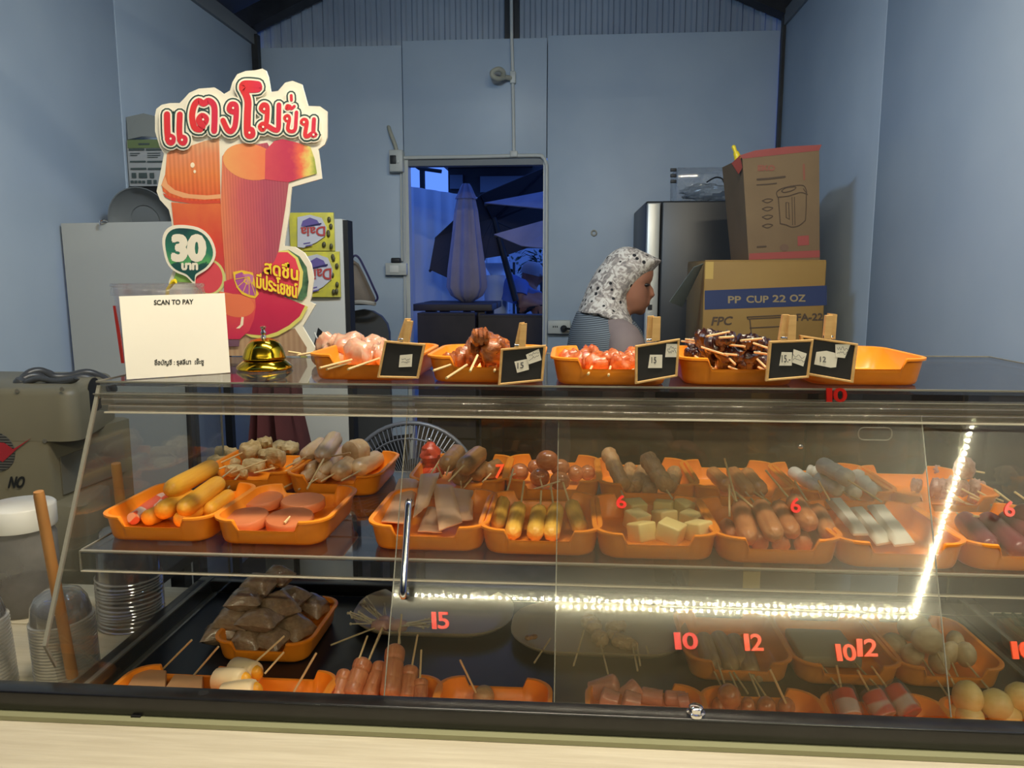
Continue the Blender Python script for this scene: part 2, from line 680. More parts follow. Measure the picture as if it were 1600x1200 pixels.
# conduits, boxes
c = MB()
yc = YB - .014
P = lambda u, v, y=yc: onY(u, v, y)
t = thing('electrical_conduit', (P(802, 243).x, yc, P(802, 243).z), 'white conduit pipe running down the back wall to the door head', 'conduit')
part('pipe', MB().tube([P(798.5, -60, 3.98), P(799, 0, 3.98), P(799.5, 60, 3.98), P(801, 117), P(803, 243)], .0085, 8), M_pvc, t)
top = crom([P(632, 247), P(640, 246.5), P(740, 245), P(835, 243), P(848, 246), P(853, 256), P(854, 280), P(853, 480), P(852, 560)], 5)
part('pipe', MB().tube(top, .010, 8), M_pvc, t)
part('tee_fitting', MB().box(P(797, 241).x, P(809, 241).x, yc - .016, yc + .012, P(800, 246).z, P(800, 236).z, bev=.004), M_pvc, t)
part('tee_fitting', MB().box(P(797, 121.5).x, P(806, 121.5).x, yc - .016, yc + .012, P(800, 131).z, P(800, 112).z, bev=.004), M_pvc, t)
lp = crom([P(800, 123), P(790, 121, 3.95), P(779, 123, 3.90), P(770, 119, 3.88), P(770, 112, 3.88), P(779, 108, 3.89), P(786, 112, 3.91), P(786, 119, 3.93)], 6)
part('flexible_hose', MB().tube(lp, .012, 10), mat('grey_flexible_hose', (178, 176, 160), .5), t)
t = thing('breaker_box', (P(621, 268).x, YB, P(621, 268).z), 'small white breaker box beside the top left door corner', 'switch box')
bx = MB().box(P(611, 253).x, P(632, 253).x, YB - .06, YB - .001, P(620, 270).z, P(620, 236).z, bev=.005)
part('body', bx, M_pvc, t)
part('switch', MB().box(P(613, 251.5).x, P(622, 251.5).x, YB - .068, YB - .058, P(620, 258).z, P(620, 245).z, bev=.002), M_dark, t)
part('switch_lever', MB().box(P(624.5, 255).x, P(626.5, 255).x, YB - .070, YB - .058, P(620, 257).z, P(620, 253).z), mat('white_plastic', (232, 232, 228), .35), t)
t = thing('cable_hose', (P(619, 236).x, YB - .03, P(619, 236).z), 'short bent grey hose rising from the breaker box into the wall', 'hose')
part('hose', MB().tube(crom([P(620, 237, YB - .03), P(617, 225, YB - .03), P(611, 210, YB - .025), P(608, 201, YB - .01), P(607, 198, YB + .01)], 5), .010, 8), mat('grey_flexible_hose', (178, 176, 160), .5), t)
t = thing('electrical_conduit', (P(629, 410).x, yc, P(629, 410).z), 'white conduit pair running down left of the door opening', 'conduit')
part('pipe', MB().tube([P(626.5, 268), P(627, 340), P(628, 408)], .006, 6), M_pvc, t)
part('pipe', MB().tube([P(631, 262), P(632, 340), P(633.5, 560)], .008, 6), M_pvc, t)
t = thing('wall_socket', (P(620, 430).x, YB, P(620, 430).z), 'white twin wall socket left of the door', 'socket')
part('body', MB().box(P(604, 420.5).x, P(637, 420.5).x, YB - .045, YB - .001, P(620, 430).z, P(620, 411).z, bev=.004), M_pvc, t)
part('cover', MB().box(P(611, 420.5).x, P(625, 420.5).x, YB - .05, YB - .04, P(620, 426).z, P(620, 415).z, bev=.002), mat('white_plastic', (232, 232, 228), .35), t)
part('plug', MB().box(P(613, 407).x, P(627, 407).x, YB - .05, YB - .006, P(620, 411).z, P(620, 403).z, bev=.006), M_dark, t)
t = thing('wall_socket', (P(875, 520).x, YB, P(875, 520).z), 'white wall socket with a black plug beside the seller', 'socket')
part('body', MB().box(P(856, 510.5).x, P(891, 510.5).x, YB - .045, YB - .001, P(875, 521).z, P(875, 500).z, bev=.004), M_pvc, t)
part('plug', MB().lathe([(.0, 0), (.016, 0), (.018, .02), (.010, .04), (0, .042)], 12, Matrix.Translation(P(881, 513, YB - .045)) @ Matrix.Rotation(PI / 2, 4, 'X')), M_black, t)
part('cord', MB().tube(crom([P(881, 513, YB - .08), P(890, 514, YB - .085), P(902, 515, YB - .08), P(920, 522, YB - .06), P(930, 560, YB - .04)], 5), .006, 6), M_black, t)
for i in range(3):
    part('socket_hole', MB().box(P(864 + 3 * i, 510).x, P(865.4 + 3 * i, 510).x, YB - .0465, YB - .044, P(870, 511.5).z, P(870, 508.5).z), M_black, t)
t = solo('wall_hook', MB().tube([P(928 + 4 * math.cos(a * PI / 6), 364 + 4 * math.sin(a * PI / 6), YB - .006) for a in range(12)], .004, 6, loop=True), mat('beige_plastic', (170, 165, 150), .5), 'small round beige hook stuck on the wall right of the door', 'hook')
# door frame and small trims
tf = thing('door_1', ((dL + dR) / 2, YB, 0), kind='structure')
part('door_jamb', MB().box(dL - .004, dL + .016, YB - .01, YB + .06, 0, dT), M_pvc, tf)
part('door_jamb', MB().box(dR - .010, dR + .006, YB - .01, YB + .06, 0, dT), M_pvc, tf)
part('door_head', MB().box(dL, dR, YB - .004, YB + .06, dT - .03, dT), mat('grey_painted_beam', (120, 124, 128), .5), tf)

# awning and LED rope behind the camera (seen mirrored in the sliding panes)
GP0 = Vector((0, 1.05, CAM.z - .173))
GDN = Vector((0, .877 - 1.05, -.516 + .173))
GN = Vector((0, -GDN.z, GDN.y)).normalized()
if GN.y > 0: GN = -GN
ZROPE = 2.41


def mirrored(u, v, z):
    p = onP(u, v, GP0, GN)
    d = ray(u, v)
    r = d - 2 * d.dot(GN) * GN
    return p + r * ((z - p.z) / r.z)


ra = mirrored(600, 931, ZROPE)
rb = mirrored(1432, 945, ZROPE)
rc = mirrored(1506, 640, ZROPE)
yf = (ra.y + rb.y) / 2
aw = thing('ceiling_awning', (0, yf, ZROPE), kind='structure')
part('sheet', MB().box(-3.4, 3.6, yf - 3.4, .36, ZROPE + .06, ZROPE + .08), M_roof, aw)  # sheet lengthened behind the camera to block the sky
part('edge_beam', MB().box(-3.4, 3.6, yf - .05, yf + .0, ZROPE + .012, ZROPE + .06), M_steel, aw)
part('edge_beam', MB().box(rb.x + .005, rb.x + .055, yf, .36, ZROPE + .012, ZROPE + .06), M_steel, aw)
t = thing('led_rope', (rb.x, yf, ZROPE), 'lit LED rope light along the awning edge, its mirror image in the sliding panes', 'light')
path = [Vector((ra.x - .5, yf, ZROPE)), Vector((rb.x, yf, ZROPE)), Vector((rc.x, rc.y + .25, ZROPE))]
part('rope', MB().tube([path[0], path[1] + Vector((-.03, 0, 0)), path[1] + Vector((-.004, .03, 0)), path[2]], .007, 6), mat('rope_tube', (46, 46, 42), .4), t)
beads = MB()
for a, q in ((path[0], path[1]), (path[1], path[2])):
    n = int((q - a).length / .034)
    for i in range(n):
        p = a.lerp(q, (i + .5) / n)
        e = .005
        beads.box(p.x - e, p.x + e, p.y - e, p.y + e, p.z - .014, p.z - .006)
mled = bpy.data.materials.new('led_bead')
mled.use_nodes = True
bb = mled.node_tree.nodes['Principled BSDF']
bb.inputs['Emission Color'].default_value = (*ROPE_COL, 1)
bb.inputs['Emission Strength'].default_value = ROPE_EMIT * 9
part('led_beads', beads, mled, t, kind='stuff')

# unseen walls behind the camera, added to shut blue sky out of the reflections
tag(solo('wall_unseen_opposite', MB().box(-6, 6, -5.2, -5.0, -.02, 6.5), mat('dim_unseen_wall', (92, 84, 72), .8, c2=(78, 70, 60), scale=2)), kind='structure')
for x_, nm_ in ((-5.9, 'wall_sky_block_left'), (5.7, 'wall_sky_block_right')):
    tag(solo(nm_, MB().box(x_, x_ + .2, -5.0, .28, -.02, 6.5), mat('dim_unseen_wall', (92, 84, 72))), kind='structure')
# ---------------------------------------------------------------- outside, behind the back door
GZ = .25
M_oground = mat('dark_paving', (70, 66, 62), .8, c2=(52, 50, 48), scale=5)
tag(solo('ground_outside', MB().box(-9, 9, 4.12, 16, GZ - .1, GZ), M_oground), kind='structure')
M_fence = mat('white_metal_fence', (214, 218, 222), .4)
fa, fb = onY(600, 277, 4.9), onY(796, 309, 6.3)
ft = 2.0
fe = thing('metal_fence', (fa.x, fa.y, GZ), 'white corrugated metal fence in blue dusk light outside the door', 'fence')
dv = Vector((fb.x - fa.x, fb.y - fa.y, 0))
Ltot = dv.length
dv.normalize()
nv = Vector((-dv.y, dv.x, 0))
ns = 5
for i in range(ns):
    a0, a1 = Ltot * i / ns, Ltot * (i + 1) / ns
    n = int((a1 - a0) / .035)
    pr = []
    for j in range(n + 1):
        p = Vector((fa.x, fa.y, 0)) + dv * (a0 + (a1 - a0) * j / n) + nv * (.008 * math.cos(j * PI / 2 + .5))
        pr.append(p)
    part('sheet', MB().loft([[(p.x, p.y, z) for p in pr] for z in (GZ, ft)], False, False, False, None, True), M_fence, fe)
# far building
M_bld = mat('far_dark_wall', (64, 60, 58), .8, c2=(52, 50, 50), scale=3)
t = thing('far_building', (onY(760, 400, 11).x, 11.5, GZ), 'dark building with a lighter panel far behind the parasols', 'building')
q = lambda u, v, y: onY(u, v, y)
part('wall', MB().box(q(700, 258, 11).x, q(850, 258, 11).x + .8, 11, 12.5, GZ, q(760, 258, 11).z), M_bld, t)
part('roof', MB().box(q(688, 253.5, 10.6).x, q(830, 253.5, 10.6).x, 10.5, 12.6, q(760, 256, 10.6).z, q(760, 251, 10.6).z), M_black, t)
part('panel', MB().box(q(750, 287.5, 10.9).x, q(822, 287.5, 10.9).x, 10.92, 11, q(760, 300, 10.9).z, q(760, 275, 10.9).z), mat('far_grey_panel', (110, 116, 124), .6), t)
part('window', MB().box(q(702, 283, 10.9).x, q(722, 283, 10.9).x, 10.95, 11, q(760, 294, 10.9).z, q(760, 272, 10.9).z), mat('far_grey_panel', (110, 116, 124), .6), t)
t = thing('metal_post', (q(659, 300, 8).x, 8, GZ), 'dark post standing behind the fence at the left door edge', 'post')
part('pole', MB().box(q(656, 246, 8).x, q(663, 246, 8).x, 7.97, 8.03, GZ, q(660, 246, 8).z), M_black, t)
part('bracket', MB().tube([q(636, 250, 8), q(655, 263, 7.98), q(690, 268, 7.98)], .02, 6), M_black, t)

# closed parasol through its table
M_cloth_u = mat('lilac_grey_canvas', (150, 140, 150), .85, c2=(136, 128, 140), scale=8)
M_under = mat('dark_canvas', (58, 52, 50), .9)
Yu = 4.75
cx = q(729, 400, Yu)
t = thing('closed_parasol', (cx.x, Yu, GZ), 'closed lilac grey parasol folded around its pole outside the door', 'parasol')


def folds(zs_r):
    rings = []
    for z, r in zs_r:
        rings.append([(cx.x + r * (1 + .13 * math.cos(8 * a)) * math.cos(a), Yu + r * (1 + .13 * math.cos(8 * a)) * math.sin(a), z) for a in [2 * PI * k / 48 for k in range(48)]])
    return rings


zz = lambda v: q(729, v, Yu).z
pxu = Yu / FPX * 1.02
part('canopy', MB().loft(folds([(zz(474), 5 * pxu), (zz(462), 22 * pxu), (zz(448), 28 * pxu), (zz(420), 26 * pxu), (zz(370), 20 * pxu), (zz(330), 16 * pxu), (zz(308), 12 * pxu)])), M_cloth_u, t)
part('vent_cap', MB().loft(folds([(zz(311), 15 * pxu), (zz(304), 12 * pxu), (zz(292), 7.5 * pxu), (zz(287), 5 * pxu)])), M_cloth_u, t)
part('pole', MB().tube([(cx.x, Yu, GZ), (cx.x, Yu, zz(290))], .025, 8), M_black, t)
part('foot', MB().lathe([(.0, 0), (.25, 0), (.25, .05), (.05, .09), (0, .09)], 20, Matrix.Translation((cx.x, Yu, GZ))), M_black, t)
M_tab = mat('dark_brown_wood', (62, 52, 48), .6, c2=(48, 40, 38), scale=6, stretch=(1, 8, 1))
YT_ = Yu - .2
zt_ = q(700, 474, YT_).z
t = thing('picnic_table', (cx.x, Yu, GZ), 'dark wooden picnic table around the closed parasol', 'table')
part('tabletop', MB().box(q(650, 440, YT_).x, q(772, 440, YT_).x, Yu - .32, Yu - .03, zt_ - .04, zt_, bev=.005), M_tab, t)
part('tabletop', MB().box(q(650, 440, YT_).x, q(772, 440, YT_).x, Yu + .03, Yu + .3, zt_ - .04, zt_, bev=.005), M_tab, t)
for sx in (q(676, 440, YT_).x, q(752, 440, YT_).x):
    for sy in (Yu - .26, Yu + .24):
        part('leg', MB().box(sx - .03, sx + .03, sy - .03, sy + .03, GZ, zt_ - .04), M_tab, t)
t = thing('bench', (cx.x, 4.20, GZ), 'dark wooden bench between the door and the picnic table', 'bench')
zb_ = GZ + .48
part('seat', MB().box(q(645, 440, 4.3).x, q(800, 440, 4.3).x, 4.13, 4.27, zb_ - .04, zb_), M_tab, t)
for sx in (q(665, 440, 4.3).x, q(780, 440, 4.3).x):
    part('leg', MB().box(sx - .03, sx + .03, 4.14, 4.26, GZ, zb_ - .04), M_tab, t)

for u0, u1, v_, yy, lab in ((652, 742, 489, 4.30, 'added dark crate under the picnic table, left one'), (748, 848, 492, 4.34, 'added dark crate right of the picnic table legs')):
    a_, b_ = q(u0, v_, yy), q(u1, v_, yy)
    ct = thing('crate', ((a_.x + b_.x) / 2, yy + .1, GZ), lab, 'crate')  # crates added to fill the dark area below the table
    for i in range(4):
        z0_ = GZ + .002 + (a_.z - GZ - .002) * i / 4
        z1_ = GZ + .002 + (a_.z - GZ - .002) * (i + 1) / 4 - .012
        part('slat', MB().box(a_.x, b_.x, yy, yy + .02, z0_, z1_), M_tab, ct)
        part('slat', MB().box(a_.x, b_.x, yy + .13, yy + .15, z0_, z1_), M_tab, ct)
    for xx in (a_.x + .01, b_.x - .01):
        part('side_board', MB().box(xx - .01, xx + .01, yy + .021, yy + .129, GZ + .002, a_.z - .012), M_tab, ct)
    part('lid', MB().box(a_.x, b_.x, yy, yy + .15, a_.z - .011, a_.z), M_tab, ct)


def canopy(name, hub, rims, m_top, m_in, label, pole_to=None, close=True, group=None):
    base = Vector((hub[0], hub[1], GZ))
    t = thing(name, base, label, 'parasol')
    H = Vector(hub)
    n = len(rims)
    for i in range(n if close else n - 1):
        a, c2 = Vector(rims[i]), Vector(rims[(i + 1) % n])
        nrm = (a - H).cross(c2 - H).normalized() * .006
        mbk = MB().add([H, a, c2, H + nrm, a + nrm, c2 + nrm], [(0, 1, 2), (5, 4, 3), (0, 3, 4, 1), (1, 4, 5, 2), (2, 5, 3, 0)], None, False)
        part('canopy_panel', mbk, m_top, t)
    for a in rims:
        part('rib', MB().tube([H + Vector((0, 0, -.02)), Vector(a) + Vector((0, 0, -.012))], .009, 5), M_black, t)
    if pole_to:
        part('pole', MB().tube([H, pole_to], .022, 8), M_black, t)
    return t


canopy('open_parasol', q(771, 340, 5.3), [q(680, 371, 5.1), q(671, 421, 5.0), q(718, 443, 5.05), q(756, 404, 5.2), q(794, 398, 5.35), q(852, 378, 5.5), q(872, 300, 5.5), q(858, 258, 5.3), q(752, 303, 5.15)], M_under, M_under, 'open parasol with dark underside and spokes, behind the closed one', q(806, 470, 5.3))
canopy('open_parasol', q(930, 285, 5.0), [q(757, 318, 4.9), q(850, 327, 4.75), q(960, 340, 4.8), q(1010, 310, 5)], M_cloth_u, M_under, 'pale blue lit parasol corner reaching in at the upper right of the door', q(935, 470, 5.0), False)
canopy('open_parasol', q(940, 320, 4.7), [q(772, 367, 4.62), q(815, 385, 4.55), q(850, 389, 4.5), q(960, 390, 4.5), q(1010, 350, 4.7)], M_cloth_u, M_under, 'lower lilac blue parasol corner reaching in from the right of the door', q(945, 480, 4.7), False)

# wash basin, plants
M_white_c = mat('white_ceramic', (220, 224, 228), .25)
ys = 5.8
sb = q(776, 425, ys)
t = thing('wash_basin', (sb.x, ys, GZ), 'white wash basin on a pedestal beyond the open parasol', 'basin')
part('bowl', MB().loft([[(sb.x + w * x, ys + w * y, z) for x, y in rrect(1, .7, .3, 4)] for w, z in ((.08, q(776, 432, ys).z), (.15, q(776, 420, ys).z), (.19, q(776, 413, ys).z), (.19, q(776, 411, ys).z), (.16, q(776, 411, ys).z), (.12, q(776, 417, ys).z))]), M_white_c, t)
part('pedestal', MB().lathe([(.09, GZ), (.07, GZ + .4), (.10, q(776, 430, ys).z)], 12, Matrix.Translation((sb.x, ys, 0))), M_white_c, t)
part('tap', MB().tube(crom([(sb.x - .08, ys + .08, sb.z + .05), (sb.x - .08, ys + .08, sb.z + .14), (sb.x - .08, ys + .04, sb.z + .16)], 4), .012, 6), mat('white_plastic', (232, 232, 228), .35), t)
tag(solo('wall_outside', MB().box(q(740, 388, 10).x, q(900, 388, 10).x, 10.0, 10.1, GZ, q(800, 388, 10).z), mat('pale_garden_wall', (190, 196, 204), .7)), kind='structure')
M_leaf = mat('dark_green_leaf', (44, 70, 40), .5, c2=(30, 52, 32), scale=6)
random.seed(5)
for nm, u, v0, v1, yy, lab in (('potted_shrub', 803, 395, 440, 8.4, 'dark leafy shrub behind the man outside the door'), ('potted_shrub', 846, 396, 450, 8.0, 'dark narrow shrub at the right edge of the door opening')):
    p0 = q(u, v1, yy)
    p1 = q(u, v0, yy)
    t = thing(nm, (p0.x, yy, GZ), lab, 'plant')
    part('pot', MB().lathe([(0, GZ), (.14, GZ), (.2, GZ + .34), (.17, GZ + .34), (.15, GZ + .3), (0, GZ + .3)], 14, Matrix.Translation((p0.x, yy, 0))), M_dark, t)
    part('stem', MB().tube([(p0.x, yy, GZ + .3), (p0.x, yy, p1.z - .1)], .015, 6), M_tab, t)
    fl = MB()
    for i in range(170):
        z = random.uniform(GZ + .6, p1.z)
        r = .24 * (1 - .5 * (z - GZ - .6) / (p1.z - GZ - .6)) if u < 830 else .12
        a = random.uniform(0, 2 * PI)
        o = Vector((p0.x + r * random.uniform(.2, 1) * math.cos(a), yy + r * random.uniform(.2, 1) * math.sin(a), z))
        d = Vector((math.cos(a), math.sin(a), random.uniform(-.2, .8))).normalized() * random.uniform(.07, .13)
        w = d.cross(Vector((0, 0, 1))).normalized() * .018
        fl.add([o, o + d * .5 + w, o + d, o + d * .5 - w + Vector((0, 0, .01))], [(0, 1, 2, 3)], None, False)
    part('foliage', fl, M_leaf, t, kind='stuff')
# ================================================================ COUNTER AND DISPLAY CASE
ZT, ZM, ZF = CAM.z - .152, CAM.z - .376, CAM.z - .635
CX0, CX1 = -.674, .715
YT0, YT1, YS1 = 1.05, 1.5, 1.43
M_edge = mat('acrylic_cut_edge', (140, 138, 128), .25, spec=.6)
M_edge_lit = mat('acrylic_lit_edge', (214, 208, 190), .2, spec=.8)  # edge colours stand for light carried through the acrylic; this is the brighter
M_acr = clear('clear_acrylic', (.93, .94, .93), .03, .62, .03, haze=.022, haze_col=(190, 190, 184))
M_shelf = clear('clear_acrylic_shelf', (.80, .81, .83), .05, .75, .04, haze=.05, haze_col=(120, 120, 126), power=2.2)
M_pane = clear('scratched_pane', (.95, .95, .94), .042, .6, .012, haze=.03, haze_col=(222, 208, 160), streak=True)
M_paneB = clear('dusty_scratched_pane', (.93, .93, .91), .05, .6, .012, haze=.072, haze_col=(222, 208, 160), streak=True)
M_pane_in = clear('pane_inner_face', (1, 1, 1), .02, .3, .05)
M_chrome = mat('chrome', (225, 225, 225), .12, metal=1)
M_red = mat('red_acrylic', (224, 44, 36), .25, coat=.4)
M_orange_n = mat('orange_red_acrylic', (240, 82, 40), .25, coat=.4)

t = thing('counter', (0, 1.1, 0), 'long whitewashed wooden counter carrying the black framed display case', 'counter')
part('front_board', MB().box(-1.58, 1.0, .862, .876, 0, .872), M_cream, t)
for i, (y0, y1) in enumerate(((.745, .861), (.62, .743))):
    part('ledge_plank', MB().box(-1.58, 1.0, y0, y1, .850, .8715 - .0015 * i, bev=.002), mat('dimmed_cream_wood', (208, 199, 178), .6, c2=(188, 178, 156), scale=7, stretch=(1, 14, 14), bump=.25, bscale=10, lo=.3, hi=.75, detail=6), t)  # cream wood darkened to offset the lamp shining straight down on it
for x in (-1.2, -.4, .4):
    part('ledge_bracket', MB().loft([[(x - .015, .862, .60), (x + .015, .862, .60), (x + .015, .862, .85), (x - .015, .862, .85)], [(x - .015, .64, .82), (x + .015, .64, .82), (x + .015, .64, .85), (x - .015, .64, .85)]]), M_steel, t)
part('ledge_edging', MB().box(-1.58, 1.0, .838, .868, .872, .878), mat('greenish_edge_strip', (150, 150, 118), .35), t)
for i, (y0, y1) in enumerate(((.878, 1.075), (1.078, 1.275), (1.278, 1.46))):
    part('top_plank', MB().box(-1.45, 1.0, y0, y1, ZF - .04, ZF - .004 - .0008 * (i % 2), bev=.0015), M_cream, t)
for x in (-1.4, 0, .95):
    part('leg', MB().box(x - .025, x + .025, 1.38, 1.43, 0, ZF - .04), M_steel, t)
M_bar = mat('black_gloss_steel', (20, 20, 21), .28, c2=(30, 30, 30), scale=30, bump=.06, bscale=60, spec=.6)
# the square tube lies along the whole counter edge
case = thing('display_case', (0, 1.2, ZF), 'clear acrylic food display case with sliding front panes and black steel base', 'display case')
part('front_rail', MB().box(-1.57, .99, .849, .8755, .8782, .9045, bev=.0025), M_bar, case)
br = onZ(1087, 1116, .9045)
bo = part('bolt', MB().lathe([(.011, .9045), (.011, .908), (.0085, .909), (.0085, .914), (.006, .916), (0, .916)], 14, Matrix.Translation((br.x, br.y, 0))), M_chrome, case)
hr = onZ(318, 1083, .9047)
part('rail_hole', MB().lathe([(.0, .9046), (.0065, .9047), (.0065, .9049), (0, .905)], 12, Matrix.Translation((hr.x, hr.y, 0))), M_black, case)
pt_ = onY(213, 1120, .848)
part('rail_foot', MB().box(pt_.x - .006, pt_.x + .006, .846, .855, .8725, .880), M_black, case)
# base
part('base_board', MB().box(CX0 - .045, CX1 + .04, .88, YS1, ZF - .004, ZF), mat('black_base_board', (20, 23, 30), .3, c2=(27, 29, 36), scale=8, spec=.5), case)
part('base_bar', MB().box(CX0 - .070, CX0 - .040, .878, YS1, ZF, ZF + .024, bev=.002), M_bar, case)
part('base_bar', MB().box(CX1 + .030, CX1 + .060, .878, YS1, ZF, ZF + .024, bev=.002), M_bar, case)
part('base_bar', MB().box(CX0 - .070, CX1 + .060, YS1, YS1 + .026, ZF, ZF + .024, bev=.002), M_bar, case)
for x in (CX0 - .030, CX1 + .018):
    pc = part('corner_strip', MB().box(x - .004, x + .004, .93, YS1 - .01, ZF + .001, ZF + .038), M_acr, case)
    part('strip_edge', MB().box(x - .004, x + .004, .93, YS1 - .01, ZF + .036, ZF + .039), M_edge, pc)
    part('strip_edge', MB().box(x - .005, x + .005, .93, YS1 - .01, ZF + .0, ZF + .003), M_edge, pc)
# sides
for x in (CX0, CX1):
    prof = [(1.05, ZT - .006), (.893, ZT - .325), (.910, .905), (.93, ZF + .024), (YS1, ZF + .024), (YS1, ZT - .006)]
    sp_ = part('side_panel', MB().loft([[(x - .0025, y, z) for y, z in prof], [(x + .0025, y, z) for y, z in prof]], smooth=False), M_acr, case)
    part('panel_edge', MB().tube([(x, 1.05, ZT - .006), (x, .893, ZT - .325)], .0034, 4), M_edge, sp_)
    part('panel_edge', MB().tube([(x, .893, ZT - .325), (x, .910, .906)], .0024, 4), M_edge, sp_)
    part('panel_edge', MB().tube([(x, YS1, ZF + .03), (x, YS1, ZT - .007)], .0022, 4), M_edge, sp_)
# top plate and its front lip
TX0, TX1 = CX0 - .004, .79
tp = part('top_panel', MB().box(TX0, TX1, YT0, YT1, ZT - .006, ZT), M_shelf, case)
for a, c2 in (((TX0, YT0, ZT), (TX1, YT0, ZT)), ((TX0, YT0, ZT), (TX0, YT1, ZT)), ((TX1, YT0, ZT), (TX1, YT1, ZT)), ((TX0, YT1, ZT), (TX1, YT1, ZT))):
    part('panel_edge', MB().tube([a, c2], .0016, 4), M_edge, tp)
lip = part('top_lip', MB().box(TX0, TX1, YT0 - .004, YT0 - .001, ZT - .042, ZT - .001), M_acr, case)
M_rail = clear('clear_rail', (.9, .9, .88), .12, .6, .09, haze=.30, haze_col=(176, 170, 156))
for i, (z, y, h) in enumerate(((ZT - .0195, YT0 - .009, .0032), (ZT - .0275, YT0 - .0125, .0045), (ZT - .0365, YT0 - .016, .0045))):
    part('slide_rail', MB().box(TX0 + .012 * i, TX1, y, YT0 + .012, z - h, z + h, bev=.0014), M_rail, case)
part('rail_edge', MB().box(TX0 + .02, TX1, YT0 - .019, YT0 - .016, ZT - .0425, ZT - .0405), M_edge_lit, case)
part('rail_edge', MB().box(TX0, TX1, YT0 - .0105, YT0 - .009, ZT - .0170, ZT - .0158), M_edge, case)
# middle shelf
SX0, SX1 = CX0 + .006, CX1 - .004
YM0 = .972
ms = part('shelf', MB().box(SX0, SX1, YM0, YS1 - .006, ZM - .005, ZM), M_shelf, case)
for v in (735, 770, 812, 838):
    p = onZ(550, v, ZM - .005)
    part('shelf_line', MB().box(SX0, SX1, p.y - .0012, p.y + .0012, ZM - .0075, ZM - .0052), M_edge, ms)  # thin grey lines across the shelf underside
part('shelf_lip', MB().box(SX0, SX1, YM0 - .004, YM0 - .0005, ZM - .028, ZM - .001), M_acr, case)
part('shelf_edge', MB().box(SX0, SX1, YM0 - .005, YM0 + .001, ZM - .0012, ZM + .0008), M_edge, ms)
part('shelf_edge', MB().box(SX0, SX1, YM0 - .005, YM0 + .001, ZM - .0295, ZM - .0278), M_edge_lit, ms)
part('shelf_edge', MB().tube([(SX0, YM0, ZM), (SX0, YS1 - .01, ZM)], .0016, 4), M_edge, ms)
part('shelf_edge', MB().tube([(SX0, YM0 - .003, ZM), (SX0, YM0 - .003, ZM - .028)], .0018, 4), M_edge, ms)
M_rear_dim = clear('darkened_rear_acrylic', (.42, .37, .34), .05, .5, .05, haze=.05, haze_col=(90, 76, 66))  # dark tint stands for the unlit room behind the rear panes
# rear panes with finger slot
rq0 = onY(752, 690, YS1).x
part('rear_pane', MB().box(rq0, onY(1276, 690, YS1).x, YS1 + .002, YS1 + .005, ZM + .004, ZT - .008), M_rear_dim, case)
rx0, rx1 = onY(1258, 690, YS1).x, onY(1506, 690, YS1).x
rp_ = part('rear_pane', MB().box(rx0, rx1, YS1 - .004, YS1 - .001, ZM + .004, ZT - .008), M_rear_dim, case)
a, c2 = onY(1342, 668, YS1 - .005), onY(1393, 688, YS1 - .005)
ww, hh = (c2.x - a.x), (a.z - c2.z)
part('finger_slot', MB().tube([((a.x + c2.x) / 2 + x, YS1 - .0045, (a.z + c2.z) / 2 + y) for x, y in rrect(ww, hh, hh * .42)], .0014, 5, loop=True), M_edge, rp_)
for u, v in ((1250, 698), (671, 688)):
    p = onY(u, v, YS1 - .004)
    part('screw', MB().lathe([(.0058, 0), (.0058, .004), (.003, .007), (0, .007)], 12, Matrix.Translation(p) @ Matrix.Rotation(PI / 2, 4, 'X')), M_chrome, case)
# the two sliding front panes
EX = Vector((1, 0, 0))


def pane(px, off, name, label, mfront):
    p0 = GP0 - GN * off
    GNp = GN if not off else (Matrix.Rotation(R(-.32), 3, 'X') @ GN)
    qd = [onP(u, v, p0, GNp) for u, v in px]
    th = GN * -.003
    me = bpy.data.meshes.new(name)
    vs = qd + [p + th for p in qd]
    fs = [(3, 2, 1, 0), (4, 5, 6, 7), (0, 1, 5, 4), (1, 2, 6, 5), (2, 3, 7, 6), (3, 0, 4, 7)]
    offb = BASE[case]
    me.from_pydata([tuple(v - offb) for v in vs], [], fs)
    uv = me.uv_layers.new(name='uv')
    sd = GDN.normalized()
    for lp_ in me.loops:
        co = Vector(me.vertices[lp_.vertex_index].co)
        uv.data[lp_.index].uv = (co.x, co.dot(sd))
    for m in (mfront, M_pane_in, M_acr):
        me.materials.append(m)
    for i, pl in enumerate(me.polygons):
        pl.material_index = 0 if i == 0 else (1 if i == 1 else 2)
    o = link(name, me, case)
    o['label'] = label
    for k, (a, c2) in enumerate(((0, 3), (1, 2))):
        pe = part('pane_edge', MB().tube([qd[a] + th * .5, qd[c2] + th * .5], .0009, 4), M_edge, o)
    return o


paneA = pane([(637, 634), (1440, 649), (1487, 1121), (600, 1088)], 0.0, 'front_pane', 'front sliding pane with the chrome handle', M_pane)
xr = onP(1600, 900, GP0, GN).x
vR = [onP(873, 632, GP0 - GN * .009, GN), None, None, onP(866, 1097, GP0 - GN * .009, GN)]
paneB = pane([(873, 636), (1838, 652), (1960, 1136), (866, 1098)], .009, 'front_pane', 'hazy sliding pane behind it on the right', M_paneB)


def onG(u, v, lift=0.0):
    return onP(u, v, GP0 + GN * lift, GN)


hb = [onG(642, 787, .002), onG(640, 786, .020), onG(638, 790, .026), onG(634, 860, .027), onG(630, 924, .026), onG(631, 930, .020), onG(634, 931, .002)]
part('handle', MB().tube(crom(hb, 4), .0048, 10), M_chrome, paneA)


